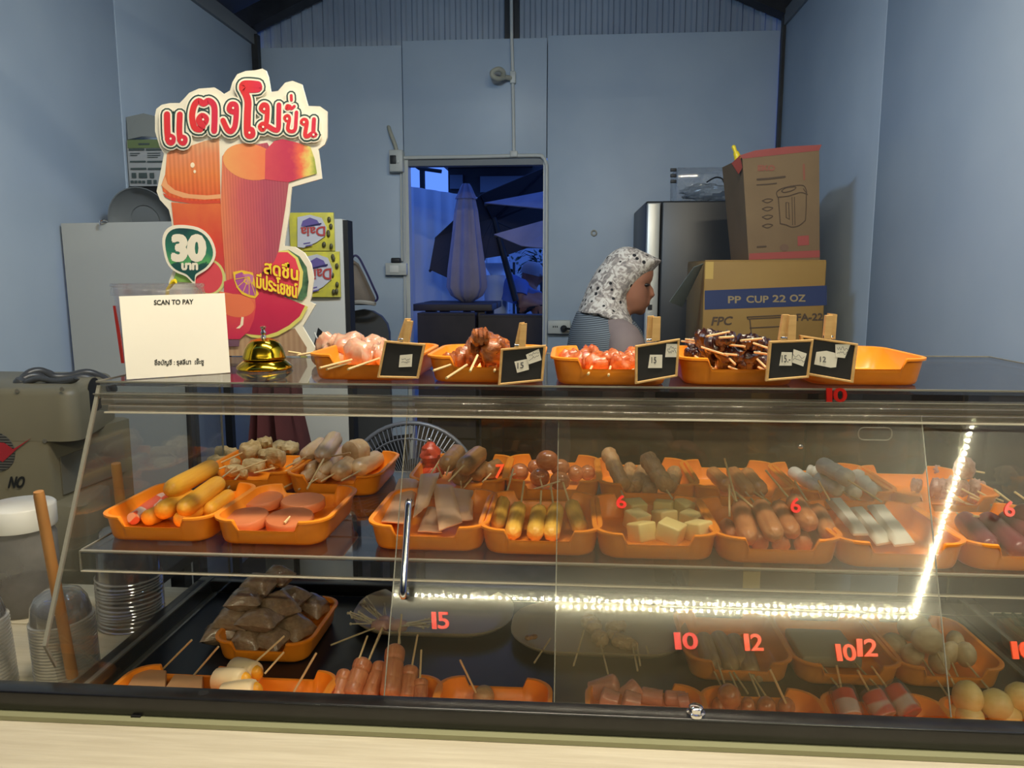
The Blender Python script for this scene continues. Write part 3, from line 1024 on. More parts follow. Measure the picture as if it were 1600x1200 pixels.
def digits(txt, u0, u1, v0, v1, m, pane_, lean=0.0, lift=.0015, plane=None):
    """stick-on acrylic digits, one mesh per digit"""
    n = len(txt)
    wd = {'1': .42}
    tot = sum(wd.get(c, 1) for c in txt)
    x = u0
    for c in txt:
        w = (u1 - u0) * wd.get(c, 1) / tot
        V, Fc = fit(bold(glyph(c, .01), .014), x + w * .05, x + w * .95, v1, v0)
        x += w
        mbk = MB()
        f0 = (lambda uu, vv: onP(uu, vv, *plane)) if plane else (lambda uu, vv: onG(uu, vv, lift))
        nn = plane[1] if plane else GN
        pts = [f0(uu + (v1 - vv) * lean, vv) for uu, vv, l_ in V]
        mbk.add([p + nn * (.0025 + l3[2]) for p, l3 in zip(pts, V)], Fc, None, False)
        # rim of the digit
        from collections import Counter
        ed = Counter(tuple(sorted((q[i], q[(i + 1) % len(q)]))) for q in Fc for i in range(len(q)))
        rim = [e for e, k in ed.items() if k == 1]
        vs = []
        fs = []
        for e in rim:
            o = len(vs)
            vs += [pts[e[0]], pts[e[1]], pts[e[1]] + nn * .0025, pts[e[0]] + nn * .0025]
            fs.append((o, o + 1, o + 2, o + 3))
        mbk.add(vs, fs, None, False)
        part('price_digit', mbk, m, pane_, 'red stick-on digit ' + c)


digits('15', 675, 704, 956, 983, M_red, paneA, -.05)
digits('10', 1054, 1093, 988, 1015, M_red, paneA, -.1)
digits('12', 1163, 1194, 990, 1017, M_orange_n, paneA, -.1)
digits('10', 1307, 1340, 1006, 1033, M_orange_n, paneA, -.15)
digits('12', 1338, 1372, 998, 1026, M_orange_n, paneA, -.05)
digits('10', 1581, 1618, 1002, 1030, M_orange_n, paneB, -.15, .0095)
digits('7', 772, 787, 726, 748, M_orange_n, paneA, .1)
digits('6', 962, 980, 774, 795, M_red, paneA, -.05)
digits('6', 1234, 1252, 778, 802, M_red, paneA, -.05)
digits('6', 1567, 1586, 783, 808, M_red, paneB, -.05, .0095)
digits('10', 1290, 1324, 606, 628, M_red, lip, 0, 0, (Vector((0, YT0 - .0045, 0)), Vector((0, -1, 0))))

# ================================================================ TRAYS
M_tray = mat('orange_plastic', (255, 154, 42), .32, spec=.5, c2=(252, 148, 38), scale=6)
TW, TD, TH = .164, .186, .039


def tray_mesh():
    k = 6
    base = []
    r = .034
    # outline with extra points along the straight sides: (x, y, nx, ny)
    def corner(cx, cy, a0):
        return [(cx + r * math.cos(R(a0 + 90 * i / k)), cy + r * math.sin(R(a0 + 90 * i / k)), math.cos(R(a0 + 90 * i / k)), math.sin(R(a0 + 90 * i / k))) for i in range(k + 1)]
    w, d = TW / 2, TD / 2
    xs = [-.0475, -.0465, -.0455, -.044, -.0425, -.041, -.0395, -.018, 0, .018, .0395, .041, .0425, .044, .0455, .0465, .0475]
    base += corner(w - r, d - r, 0)
    base += [(x, d, 0, 1) for x in reversed(xs) if abs(x) < w - r + .02 or True]
    base += corner(-w + r, d - r, 90)
    base += corner(-w + r, -d + r, 180)
    base += [(x, -d, 0, -1) for x in xs]
    base += corner(w - r, -d + r, 270)
    # drop straight points that fall in the rounded corner
    base = [p for p in base if not (abs(p[1]) == d and abs(p[0]) > w - r + .0006)]

    def h(p):
        if abs(abs(p[1]) - d) < 1e-6:
            e = (abs(p[0]) - .039) / .0085
            e = min(max(e, 0), 1)
            e = e * e * (3 - 2 * e)
            return TH * (.60 + .40 * e), e
        return TH, 1.0
    levels = [(-.012, lambda hh: 0), (-.0085, lambda hh: .0015), (-.0065, lambda hh: .006), (-.001, lambda hh: hh - .005), ('f', lambda hh: hh - .0042), ('f', lambda hh: hh - .0012), ('t', lambda hh: hh), (-.0032, lambda hh: hh - .001), (-.0095, lambda hh: .0055), (-.014, lambda hh: .0028)]
    rings = []
    for off, zf in levels:
        ring = []
        for p in base:
            hh, e = h(p)
            o = off
            if off == 'f': o = .0034 * e - .0012 * (1 - e)
            if off == 't': o = .0005
            ring.append((p[0] + p[2] * o, p[1] + p[3] * o, zf(hh)))
        rings.append(ring)
    return MB().loft(rings, True, True).mesh('tray', M_tray)


TRAY = tray_mesh()


def tray(u, v, z, label, rz=0, group=None, dx=0):
    p = onZ(u, v, z)
    o = link('food_tray', TRAY)
    a = R(rz)
    off = Vector((0, TD / 2 - .012, 0))
    off.rotate(Matrix.Rotation(a, 3, 'Z'))
    o.location = (p.x + off.x + dx, p.y + off.y, z + .0006)
    o.rotation_euler = (0, 0, a)
    return tag(o, label, 'tray', group)


TG = 'orange food trays'
tray(570, 594, ZT, 'orange tray of raw pale chicken skewers on top of the case beside the bell', 0, TG)
tray(757, 598, ZT, 'orange tray with a heap of brown marinated skewers on the case top', 0, TG)
tray(955, 602, ZT, 'orange tray of red marinated skewers on the case top', 0, TG)
tray(1155, 602, ZT, 'orange tray heaped with dark glossy skewers on the case top', 0, TG)
tray(1353, 602, ZT, 'empty orange tray at the end of the case top', 0, TG)
tray(246, 845, ZM, 'orange tray of thick yellow sausages, front of the middle shelf', 0, TG)
tray(422, 851, ZM, 'orange tray of pink ham discs, front of the middle shelf', 0, TG)
tray(667, 860, ZM, 'orange tray of flat pale meat slabs behind the chrome handle', 0, TG)
tray(843, 867, ZM, 'orange tray of five yellow sausage skewers on the middle shelf', 0, TG)
tray(1026, 874, ZM, 'orange tray of cream tofu cubes on the middle shelf', 0, TG)
tray(1216, 881, ZM, 'orange tray of tan sausages behind the red 6 on the middle shelf', 0, TG)
tray(1408, 888, ZM, 'orange tray of white flat fish slabs on the middle shelf', 0, TG)
tray(1607, 893, ZM, 'orange tray of purple sausages at the shelf end', 0, TG)
tray(388, 768, ZM, 'orange tray of pale wrapped tofu skewers, back of the middle shelf', 0, TG)
tray(520, 774, ZM, 'orange tray of pale grey sausages, back of the middle shelf', 0, TG)
tray(715, 782, ZM, 'orange tray of olive sausages and a red piece behind the slabs', 0, TG)
tray(862, 783, ZM, 'orange tray of glossy meatball skewers behind the yellow sausages', 0, TG)
tray(1013, 789, ZM, 'orange tray of ribbed tan skewers behind the tofu cubes', 0, TG)
tray(1163, 795, ZM, 'orange tray of three short sausages, back of the middle shelf', 0, TG)
tray(1319, 801, ZM, 'orange tray of white sausage skewers, back of the middle shelf', 0, TG)
tray(1478, 808, ZM, 'orange tray of pinkish grey lumps at the back right of the shelf', 0, TG)
tray(410, 1033, ZF, 'orange tray of brown sauce pouches on the black base', 0, TG)
tray(1155, 1064, ZF, 'orange tray of beige sausages on the black base, behind the number 12', 0, TG)
tray(1325, 1070, ZF, 'orange tray with a grey block on the black base', 0, TG)
tray(1484, 1074, ZF, 'orange tray of pale fish balls at the right of the black base', 0, TG)


def tray_back(u, v, z, label, dx=0):
    """a tray of the front row, placed by the back rim seen over the black rail"""
    p = onZ(u, v, z + TH)
    o = link('food_tray', TRAY)
    o.location = (p.x + dx, p.y - TD / 2, z + .0006)
    return tag(o, label, 'tray', TG)


tray_back(296, 1040, ZF, 'orange tray of fishcake blocks behind the black rail')
tray_back(450, 1046, ZF, 'orange tray of egg rolls behind the black rail')
tray_back(610, 1053, ZF, 'orange tray of scored brown sausages behind the black rail')
tray_back(775, 1058, ZF, 'nearly empty orange tray holding one ball behind the black rail')
tray_back(1004, 1067, ZF, 'orange tray of pink cut sausages behind the black rail')
tray_back(1180, 1074, ZF, 'orange tray of brown balls behind the black rail')
tray_back(1366, 1082, ZF, 'orange tray of red and white crab sticks behind the black rail')
tray_back(1550, 1090, ZF, 'orange tray of yellow balls at the right end behind the rail')
# ================================================================ FOOD
def unit(prof, n=18, nx=16, amp=0, fr=2.0, seed=0, ridge=None, flat_=1.0, bend=0.0):
    """elongated body, x from 0 to 1, radius about 1; prof(x) gives the radius"""
    rings = []
    for i in range(nx + 1):
        x = i / nx
        x = .5 - .5 * math.cos(PI * x) if True else x
        rr = max(prof(x), .02)
        ring = []
        for k in range(n):
            a = 2 * PI * k / n
            r = rr
            if amp: r *= 1 + amp * noise.noise(Vector((x * fr * 2.2 + seed * 5.1, math.cos(a) * fr * .6, math.sin(a) * fr * .6 + seed)))
            if ridge: r *= ridge(x, a)
            ring.append((x, r * math.cos(a), r * math.sin(a) * flat_ + bend * (1 - (2 * x - 1) ** 2)))
        rings.append(ring)
    return MB().loft(rings)


def cap(x, e=.14, p=2.0):
    d = min(x, 1 - x) / e
    return 1 if d >= 1 else (1 - (1 - d) ** p) ** (1 / p)


def cap2(x, e0, e1):
    d = x / e0 if x < .5 else (1 - x) / e1
    return 1 if d >= 1 else (1 - (1 - d) ** 2.2) ** (1 / 2.2)


def crimp(x, a):
    e = max(0, 1 - min(x, 1 - x) / .16)
    return 1 + .10 * e * math.cos(7 * a)


def spiral(x, a):
    return 1 + .07 * math.sin(2 * PI * x * 4.5 + a)


FM = {
    'sausage': [unit(lambda x: cap(x, .13), seed=s, amp=.03) for s in range(2)],
    'bent': [unit(lambda x: cap(x, .16), seed=s, amp=.05, bend=.12) for s in range(2)],
    'crimped': [unit(lambda x: cap(x, .12) * (.94 + .06 * math.sin(PI * x)), ridge=crimp, seed=s, amp=.04, n=28, nx=18) for s in range(3)],
    'casing': [unit(lambda x: (cap(x, .2) if x < .5 else cap(x, .12)) * (1 - .25 * max(0, x - .86) / .14), ridge=crimp, seed=s, amp=.10, fr=3, n=24) for s in range(3)],
    'ribbed': [unit(lambda x: cap(x, .08) * (1 - .12 * x), ridge=spiral, seed=s, amp=.14, fr=5, nx=30) for s in range(2)],
    'ball': [unit(lambda x: math.sqrt(max(0, 1 - (2 * x - 1) ** 2)), seed=s, amp=.06, nx=12) for s in range(3)],
    'lump': [unit(lambda x: cap(x, .3), seed=s, amp=.55, fr=1.9, nx=18, n=20) for s in range(4)],
    'chunk': [unit(lambda x: cap(x, .22), seed=10 + s, amp=.42, fr=3.4, nx=18, n=20, flat_=.8) for s in range(4)],
    'wrap': [unit(lambda x: cap(x, .10) * (.85 + .2 * math.sin(PI * x)), seed=20 + s, amp=.40, fr=2.6, nx=16, n=16, flat_=.82) for s in range(4)],
    'twin': [unit(lambda x: cap(x, .14) * (1 - .16 * math.exp(-((x - .36) / .05) ** 2) - .16 * math.exp(-((x - .68) / .05) ** 2)), seed=s, amp=.03, nx=24) for s in range(2)],
    'scored': [unit(lambda x: cap(x, .15) * (1 - .10 * math.exp(-((x - .33) / .02) ** 2) - .10 * math.exp(-((x - .66) / .02) ** 2)), seed=s, amp=.03, nx=26) for s in range(2)],
    'cutend': [unit(lambda x: (cap(x, .12) if x < .5 else 1.0), seed=s, amp=.05, nx=16) for s in range(2)],
    'shrimp': [unit(lambda x: (.25 + .95 * math.sin(PI * min(1, x * .9 + .08)) ** .8), seed=s, amp=.28, fr=3, nx=16) for s in range(2)],
}
C = {
    'yellow': mat('yellow_sausage', (248, 188, 66), .42, c2=(240, 172, 50), scale=3, rand=.05, bump=.08, bscale=30),
    'cheese': mat('pale_yellow_sausage', (236, 190, 84), .4, c2=(224, 172, 66), scale=3, rand=.05),
    'grey': mat('grey_pink_sausage', (214, 184, 142), .33, c2=(200, 166, 124), scale=2.2, rand=.06, sss=.1, coat=.2),
    'tan': mat('tan_sausage', (206, 142, 92), .4, c2=(190, 122, 76), scale=2.2, rand=.06, bump=.1, bscale=12, coat=.15),
    'olive': mat('olive_brown_sausage', (172, 128, 78), .38, c2=(146, 104, 60), scale=2.2, rand=.08, coat=.2),
    'short': mat('golden_short_sausage', (214, 150, 88), .38, c2=(198, 128, 70), scale=2.2, rand=.06, coat=.2),
    'white': mat('white_fish_sausage', (222, 218, 206), .4, c2=(208, 202, 190), scale=2.2, rand=.04, sss=.1),
    'pink': mat('pinkish_grey_lump', (208, 166, 150), .38, c2=(184, 140, 128), scale=2.6, rand=.06, coat=.2),
    'purple': mat('purple_sausage', (128, 66, 70), .3, c2=(112, 54, 62), scale=2, rand=.06, coat=.3),
    'red': mat('red_seafood_piece', (228, 84, 44), .4, c2=(205, 60, 36), scale=3, coat=.2),
    'meatball': mat('glossy_meatball', (206, 134, 84), .25, c2=(184, 108, 62), scale=2.4, rand=.07, coat=.5),
    'tofuskin': mat('pale_tofu_skin', (206, 184, 136), .45, c2=(178, 152, 104), scale=2.6, rand=.07, bump=.3, bscale=7),
    'ribbed': mat('ribbed_tan', (216, 172, 118), .45, c2=(196, 146, 96), scale=3, rand=.06, bump=.2, bscale=9),
    'chicken': mat('raw_pale_chicken', (206, 148, 122), .22, c2=(208, 172, 146), scale=2.2, rand=.05, coat=.5, sss=.15),
    'brown': mat('brown_marinade', (178, 104, 52), .22, c2=(134, 70, 34), scale=3.2, rand=.14, coat=.5, bump=.3, bscale=8),
    'redmar': mat('red_marinade', (178, 78, 36), .25, c2=(200, 122, 74), scale=2.4, rand=.08, coat=.5, bump=.2, bscale=8),
    'dark': mat('dark_glossy_meat', (62, 34, 28), .16, c2=(40, 22, 20), scale=2.4, rand=.15, coat=.7, bump=.25, bscale=6),
    'beige': mat('beige_sausage', (202, 172, 128), .4, c2=(186, 152, 108), scale=2.4, rand=.05),
    'scored': mat('scored_brown_sausage', (212, 146, 100), .4, c2=(192, 120, 78), scale=3, rand=.05, bump=.1, bscale=14, coat=.15),
    'cutpink': mat('pink_cut_sausage', (222, 156, 136), .25, c2=(208, 138, 120), scale=2, rand=.05, coat=.4),
    'fball': mat('pale_fish_ball', (218, 200, 160), .4, c2=(202, 180, 138), scale=2, rand=.04),
    'yball': mat('yellow_white_ball', (236, 216, 148), .4, c2=(224, 200, 124), scale=2, rand=.04),
    'egg': mat('orange_yolk_sausage', (240, 172, 48), .35),
}
M_stick = mat('bamboo_stick', (226, 204, 156), .6, c2=(206, 180, 128), scale=4, stretch=(1, 6, 6), rand=.06)
FME = {}


def food_mesh(kind, m, i):
    key = (kind, m.name, i)
    if key not in FME:
        FME[key] = FM[kind][i].mesh(kind, m)
    return FME[key]


STK = MB().lathe([(.0, 0), (1, .0), (1, 1), (0, 1)], 7).mesh('stick', M_stick)
STK.polygons.foreach_set('use_smooth', [len(p.vertices) == 4 for p in STK.polygons])


def axis_mat(a, b, roll=0):
    d = (b - a)
    d.normalize()
    up = Vector((0, 0, 1)) if abs(d.z) < .95 else Vector((0, 1, 0))
    y = up.cross(d).normalized()
    z = d.cross(y)
    m = Matrix((d, y, z)).transposed()
    return m @ Matrix.Rotation(roll, 3, 'X')


def skewer(name, pname, kind, col, A, B, r, sticks, label, cat, group=None, seed=0, rr=.0016):
    """one piece of food from A to B, with its stick (two end points) when the photo shows one"""
    A, B = Vector(A), Vector(B)
    m = C[col] if isinstance(col, str) else col
    me = food_mesh(kind, m, seed % len(FM[kind]))
    L = (B - A).length
    M3 = axis_mat(A, B, seed * 1.3)
    Mw = Matrix.Translation(A) @ M3.to_4x4() @ Matrix.Diagonal((L, r, r, 1))
    if not sticks:
        o = link(name, me)
        o.matrix_world = Mw
        return tag(o, label, cat, group)
    t = thing(name, (A + B) / 2, label, cat, group)
    o = link(pname, me, t)
    o.matrix_basis = Matrix.Translation(-(A + B) / 2) @ Mw
    for s0, s1 in sticks:
        s0, s1 = Vector(s0), Vector(s1)
        k = link('stick', STK, t)
        q = (s1 - s0).to_track_quat('Z', 'Y').to_matrix().to_4x4()
        k.matrix_basis = Matrix.Translation(s0 - (A + B) / 2) @ q @ Matrix.Diagonal((rr, rr, (s1 - s0).length, 1))
    return t


def batch(zp, k, rows, name, pname, kind, col, cat, what, where, group):
    """rows: x1, y1, h1, x2, y2, h2, radius, [stick x1, y1, h1, x2, y2, h2] in crop pixels, heights over the shelf"""
    order = sorted(range(len(rows)), key=lambda i: rows[i][0] + rows[i][3])
    for i, rw in enumerate(rows):
        A = onZ(*k(rw[0], rw[1]), zp + rw[2])
        B = onZ(*k(rw[3], rw[4]), zp + rw[5])
        st = []
        if len(rw) > 7 and rw[7]:
            q = rw[7]
            st = [(onZ(*k(q[0], q[1]), zp + q[2]), onZ(*k(q[3], q[4]), zp + q[5]))]
        n = order.index(i)
        lab = (ORD[n] if n < len(rows) - 1 or len(rows) < 3 else 'rightmost') + ' ' + what + ' ' + where if len(rows) > 1 else what + ' ' + where
        kd = rw[8] if len(rw) > 8 else kind
        cl = rw[9] if len(rw) > 9 else col
        skewer(name, pname, kd, cl, A, B, rw[6], st, lab, cat, group if len(rows) > 1 else None, i)


F0 = .005
# ---- middle shelf, front row
k = K(0, 620, 4.444)
batch(ZM, k, [
    (1240, 862, F0 + .013, 1390, 770, F0 + .013, .0125),
    (1010, 850, F0 + .012, 1180, 775, F0 + .012, .0125),
    (1440, 800, F0 + .012, 1600, 680, F0 + .012, .0125),
    (1110, 800, F0 + .026, 1330, 690, F0 + .024, .0145),
    (1262, 790, F0 + .030, 1530, 590, F0 + .030, .0145),
    (1165, 655, F0 + .050, 1490, 480, F0 + .048, .0150),
], 'yellow_sausage', 'sausage', 'sausage', 'yellow', 'sausage', 'thick yellow sausage', 'in the tray with the striped crab stick', 'thick yellow sausages')
A, B = onZ(*k(925, 845), ZM + .015), onZ(*k(1150, 680), ZM + .017)
mcs = mat('striped_crab_stick', (236, 214, 200), .4, c2=(232, 110, 84), scale=2.2, stretch=(2.2, .3, .3), lo=.47, hi=.53, detail=0)
skewer('crab_stick', 'crab_stick', 'cutend', mcs, B, A, .0095, [], 'red and white striped crab stick left of the yellow sausages', 'crab stick')

k = K(300, 640, 4.444)
M_ham = mat('pink_ham', (216, 132, 84), .42, c2=(202, 116, 72), scale=16, bump=.05, bscale=60, rand=.03)
M_hamedge = mat('pink_ham_rim', (196, 110, 72), .42)
for i, (x, y, h, r, tx, lab) in enumerate(((475, 612, .021, .034, 3, 'pink ham disc lying at the rear left of its tray'), (770, 622, .021, .034, 3, 'pink ham disc lying at the rear right of its tray'), (430, 790, .004, .033, 0, 'pink ham disc lying half hidden under the front ones'), (362, 738, .021, .0345, 6, 'pink ham disc lying at the front left of its tray'), (678, 742, .021, .0345, 7, 'pink ham disc with a stick end at the front right of its tray'))):
    c0 = onZ(*k(x, y), ZM + h + .007)
    t = thing('ham_disc', (c0.x, c0.y, c0.z - .014), lab, 'ham slice', 'pink ham discs')
    Mx = Matrix.Translation(c0) @ Matrix.Rotation(R(tx), 4, 'X') @ Matrix.Rotation(R(3 * (i % 3 - 1)), 4, 'Y')
    part('disc', MB().lathe([(0, -.014), (r - .001, -.014), (r, -.012), (r, -.002), (r - .0015, 0), (0, .0002)], 36, Mx), M_ham, t)
    if i == 4:
        part('stick', MB().tube([onZ(*k(642, 788), ZM + .027), onZ(*k(680, 742), ZM + .033)], [.0022, .0012], 6), M_stick, t)

k = K(560, 640, 4.444)
M_slab = mat('pale_meat_slab', (232, 194, 158), .38, c2=(214, 172, 136), scale=14, rand=.05, bump=.15, bscale=60, coat=.15)


def slab(name, quad, h0, h1, th, m, label, cat, group, zp, waves=.0015, k=k, seed=0):
    """flat piece from four crop corners: back left, back right, front right, front left; h at back and front"""
    c = [onZ(*k(*quad[0]), zp + h0), onZ(*k(*quad[1]), zp + h0), onZ(*k(*quad[2]), zp + h1), onZ(*k(*quad[3]), zp + h1)]
    nx, ny = 6, 10
    rings = []
    top, bot = [], []
    for j in range(ny + 1):
        for i in range(nx + 1):
            s, t_ = i / nx, j / ny
            p = (c[0] * (1 - s) + c[1] * s) * (1 - t_) + (c[3] * (1 - s) + c[2] * s) * t_
            e = min(min(s, 1 - s) * 6, min(t_, 1 - t_) * 10, 1)
            wob = waves * noise.noise(Vector((s * 2 + seed, t_ * 4, seed)))
            ed = .0016 * noise.noise(Vector((s * 5 + seed, t_ * 7, 3)))
            p = p + Vector((ed, 0, wob))
            top.append(p + Vector((0, 0, th * (.45 + .55 * e))))
            bot.append(p + Vector((0, 0, th * .2 * (1 - e))))
    N = (nx + 1) * (ny + 1)
    fs = []
    for j in range(ny):
        for i in range(nx):
            a = j * (nx + 1) + i
            fs.append((a, a + nx + 1, a + nx + 2, a + 1))
            fs.append((N + a, N + a + 1, N + a + nx + 2, N + a + nx + 1))
    bd = [i for i in range(nx + 1)] + [(j + 1) * (nx + 1) + nx for j in range(ny)] + [ny * (nx + 1) + nx - 1 - i for i in range(nx)] + [(ny - 1 - j) * (nx + 1) for j in range(ny - 1)]
    for a, b2 in zip(bd, bd[1:] + bd[:1]):
        fs.append((a, b2, N + b2, N + a))
    return solo(name, MB().add(top + bot, fs, None, True), m, label, cat, group)


for i, (q4, h0, h1, lab) in enumerate((
        (((480, 690), (570, 690), (580, 862), (412, 856)), .014, .006, 'narrow pale meat slab under the others at the tray front'),
        (((640, 552), (798, 572), (796, 770), (690, 790)), .022, .012, 'pale meat slab at the right inside of its tray'),
        (((515, 520), (655, 540), (722, 790), (560, 852)), .036, .016, 'pale meat slab lying third from the left'),
        (((282, 492), (424, 486), (345, 800), (160, 790)), .034, .020, 'pale meat slab leaning out at the left of its tray'),
        (((432, 462), (566, 446), (490, 668), (380, 760)), .044, .030, 'pale meat slab crossing on top beside the chrome handle'))):
    slab('meat_slab', q4, h0, h1, .007, M_slab, lab, 'meat', 'pale meat slabs', ZM, k=k, seed=i)

batch(ZM, k, [
    (1005, 630, F0 + .020, 965, 815, F0 + .012, .0118, (1018, 620, .028, 1076, 412, .06)),
    (1115, 668, F0 + .020, 1068, 872, F0 + .012, .0122, (1128, 662, .028, 1150, 500, .05)),
    (1258, 690, F0 + .020, 1222, 878, F0 + .012, .0126, (1262, 690, .028, 1270, 562, .05)),
    (1375, 678, F0 + .020, 1338, 880, F0 + .012, .0126, (1355, 672, .028, 1336, 528, .05)),
    (1478, 655, F0 + .020, 1548, 842, F0 + .012, .0122, (1465, 648, .028, 1420, 505, .055)),
], 'sausage_skewer', 'sausage', 'crimped', 'cheese', 'skewer', 'pale yellow sausage on a stick', 'in the five sausage tray', 'pale yellow sausage skewers')

k = K(860, 640, 4.444)
M_tofu = mat('cream_tofu', (236, 216, 152), .45, c2=(226, 202, 132), scale=12, rand=.03, sss=.1)
tf_ = [(590, 690, .004), (785, 692, .004), (940, 690, .004), (600, 770, .006), (795, 760, .006), (978, 775, .006), (635, 850, .012), (835, 848, .014), (1030, 842, .012)]
for i, (x, y, h) in enumerate(tf_):
    p = onZ(*k(x, y), ZM + F0 + h + .012)
    s = (.0142, .0142, .0142, .0146, .0146, .0146, .0150, .0162, .0146)[i]
    Mx = Matrix.Translation(p) @ Matrix.Rotation(R((20, -15, 30, 38, 25, 50, 33, 62, 40)[i]), 4, 'Z') @ Matrix.Rotation(R((8, -6, 10, 12, -10, 8, -14, 12, -9)[i]), 4, 'X')
    rowm = ('rear', 'middle', 'front')[i // 3]
    colm = ('left', 'centre', 'right')[i % 3]
    solo('tofu_cube', MB().box(-s, s, -s, s, -.0125, .0135, Mx, bev=.003), M_tofu, f'cream tofu cube in the {rowm} row of its tray, {colm}', 'tofu', 'cream tofu cubes')

k = K(1060, 640, 4.444)
batch(ZM, k, [
    (325, 790, F0 + .012, 385, 880, F0 + .012, .0105),
    (540, 860, F0 + .012, 570, 935, F0 + .012, .0125),
    (690, 880, F0 + .012, 715, 945, F0 + .012, .0125),
    (840, 880, F0 + .012, 870, 945, F0 + .012, .0125),
    (425, 655, F0 + .034, 490, 905, F0 + .026, .0140, (410, 660, .04, 345, 545, .06)),
    (560, 662, F0 + .038, 675, 880, F0 + .036, .0140, (530, 690, .045, 395, 570, .06)),
    (690, 665, F0 + .030, 795, 860, F0 + .032, .0130, (640, 655, .04, 525, 570, .05)),
    (800, 630, F0 + .040, 915, 800, F0 + .042, .0140, (770, 617, .05, 605, 420, .085)),
    (950, 690, F0 + .026, 1050, 870, F0 + .026, .0130, (908, 660, .035, 808, 495, .06)),
], 'sausage_skewer', 'sausage', 'crimped', 'tan', 'skewer', 'tan sausage with a puckered end', 'in the tray by the red 6', 'tan puckered sausages')
M_wslab = mat('white_fish_slab', (226, 224, 214), .42, c2=(216, 212, 200), scale=10, rand=.03, sss=.1)
for i, (q4, h0, h1, lab) in enumerate((
        (((1180, 705), (1270, 705), (1490, 940), (1375, 960)), .022, .012, 'white flat fish slab, middle of the three'),
        (((1020, 645), (1125, 640), (1320, 885), (1215, 888)), .030, .018, 'white flat fish slab, leftmost of the three'),
        (((1310, 690), (1425, 690), (1640, 950), (1500, 965)), .028, .016, 'white flat fish slab, rightmost of the three'))):
    slab('fish_slab', q4, h0, h1, .012, M_wslab, lab, 'fish cake', 'white fish slabs', ZM, k=k, seed=20 + i, waves=.0006)
for i, (a, lab) in enumerate((((1050, 630, .045, 970, 490, .075), 'bare bamboo stick leaning over the leftmost white slab'), ((355, 745, .035, 352, 520, .07), 'bare bamboo stick standing in the tan sausage tray'), ((405, 640, .05, 320, 340, .10), 'long bare bamboo stick sticking up between the sausage trays'))):
    solo('bamboo_stick', MB().tube([onZ(*k(a[0], a[1]), ZM + a[2]), onZ(*k(a[3], a[4]), ZM + a[5])], .0016, 7), M_stick, lab, 'stick')
k = K(1300, 640, 5.333)
batch(ZM, k, [
    (1090, 905, F0 + .018, 1330, 1160, F0 + .013, .0150, (1090, 900, .02, 1040, 860, .028)),
    (1270, 905, F0 + .024, 1600, 1190, F0 + .018, .0150, (1270, 900, .03, 1180, 885, .04)),
    (1440, 905, F0 + .030, 1720, 1090, F0 + .028, .0150),
    (1555, 860, F0 + .045, 1760, 960, F0 + .042, .0160, (1500, 780, .06, 1350, 665, .075)),
    (1690, 800, F0 + .045, 1900, 960, F0 + .042, .0150, (1640, 770, .06, 1520, 685, .07)),
], 'sausage_skewer', 'sausage', 'sausage', 'purple', 'skewer', 'dark purple sausage', 'in the tray at the shelf end', 'dark purple sausages')

# ---- middle shelf, back row
k = K(300, 640, 4.444)
batch(ZM, k, [
    (120, 350, F0 + .016, 320, 375, F0 + .018, .0130),
    (170, 285, F0 + .022, 330, 320, F0 + .024, .0120),
    (230, 420, F0 + .016, 370, 425, F0 + .014, .0120, (210, 470, .028, 300, 400, .03)),
    (355, 380, F0 + .018, 500, 390, F0 + .018, .0130, (180, 415, .03, 235, 393, .03)),
    (470, 330, F0 + .024, 640, 340, F0 + .024, .0185, (520, 350, .045, 270, 442, .025)),
    (560, 265, F0 + .026, 730, 275, F0 + .028, .0170),
    (340, 310, F0 + .034, 470, 260, F0 + .040, .0165, (350, 300, .05, 165, 385, .03)),
    (450, 240, F0 + .044, 560, 225, F0 + .046, .0150),
    (540, 390, F0 + .012, 620, 350, F0 + .014, .0110, (575, 405, .025, 430, 440, .02)),
    (330, 450, F0 + .010, 390, 445, F0 + .010, .0090, (330, 450, .02, 250, 545, .01)),
], 'tofu_skin_skewer', 'tofu_skin', 'wrap', 'tofuskin', 'skewer', 'pale crinkled tofu skin piece', 'in the rear tray above the yellow sausages', 'pale tofu skin skewers')
batch(ZM, k, [
    (720, 385, F0 + .014, 800, 345, F0 + .014, .0110, (740, 390, .02, 600, 450, .012)),
    (760, 480, F0 + .012, 840, 440, F0 + .012, .0110, (780, 468, .018, 620, 550, .01)),
    (800, 430, F0 + .018, 890, 380, F0 + .018, .0130, (830, 405, .026, 665, 495, .014)),
    (880, 480, F0 + .013, 960, 400, F0 + .013, .0120, (870, 480, .018, 740, 555, .012)),
    (905, 440, F0 + .022, 1030, 270, F0 + .024, .0150),
    (1000, 450, F0 + .020, 1110, 370, F0 + .022, .0170, (1030, 420, .03, 895, 500, .016)),
    (1130, 420, F0 + .020, 1300, 330, F0 + .020, .0170, (1170, 425, .028, 1035, 495, .02)),
    (780, 330, F0 + .040, 910, 230, F0 + .042, .0145, (795, 328, .05, 650, 400, .035)),
    (890, 340, F0 + .046, 1000, 185, F0 + .050, .0160, (915, 343, .055, 800, 550, .03)),
    (1085, 310, F0 + .042, 1190, 275, F0 + .044, .0230, (1100, 300, .06, 945, 330, .045)),
], 'sausage_skewer', 'sausage', 'casing', 'grey', 'skewer', 'pale greyish pink sausage on a stick', 'in the rear tray beside the fan', 'pale greyish sausages')
k = K(560, 640, 4.444)
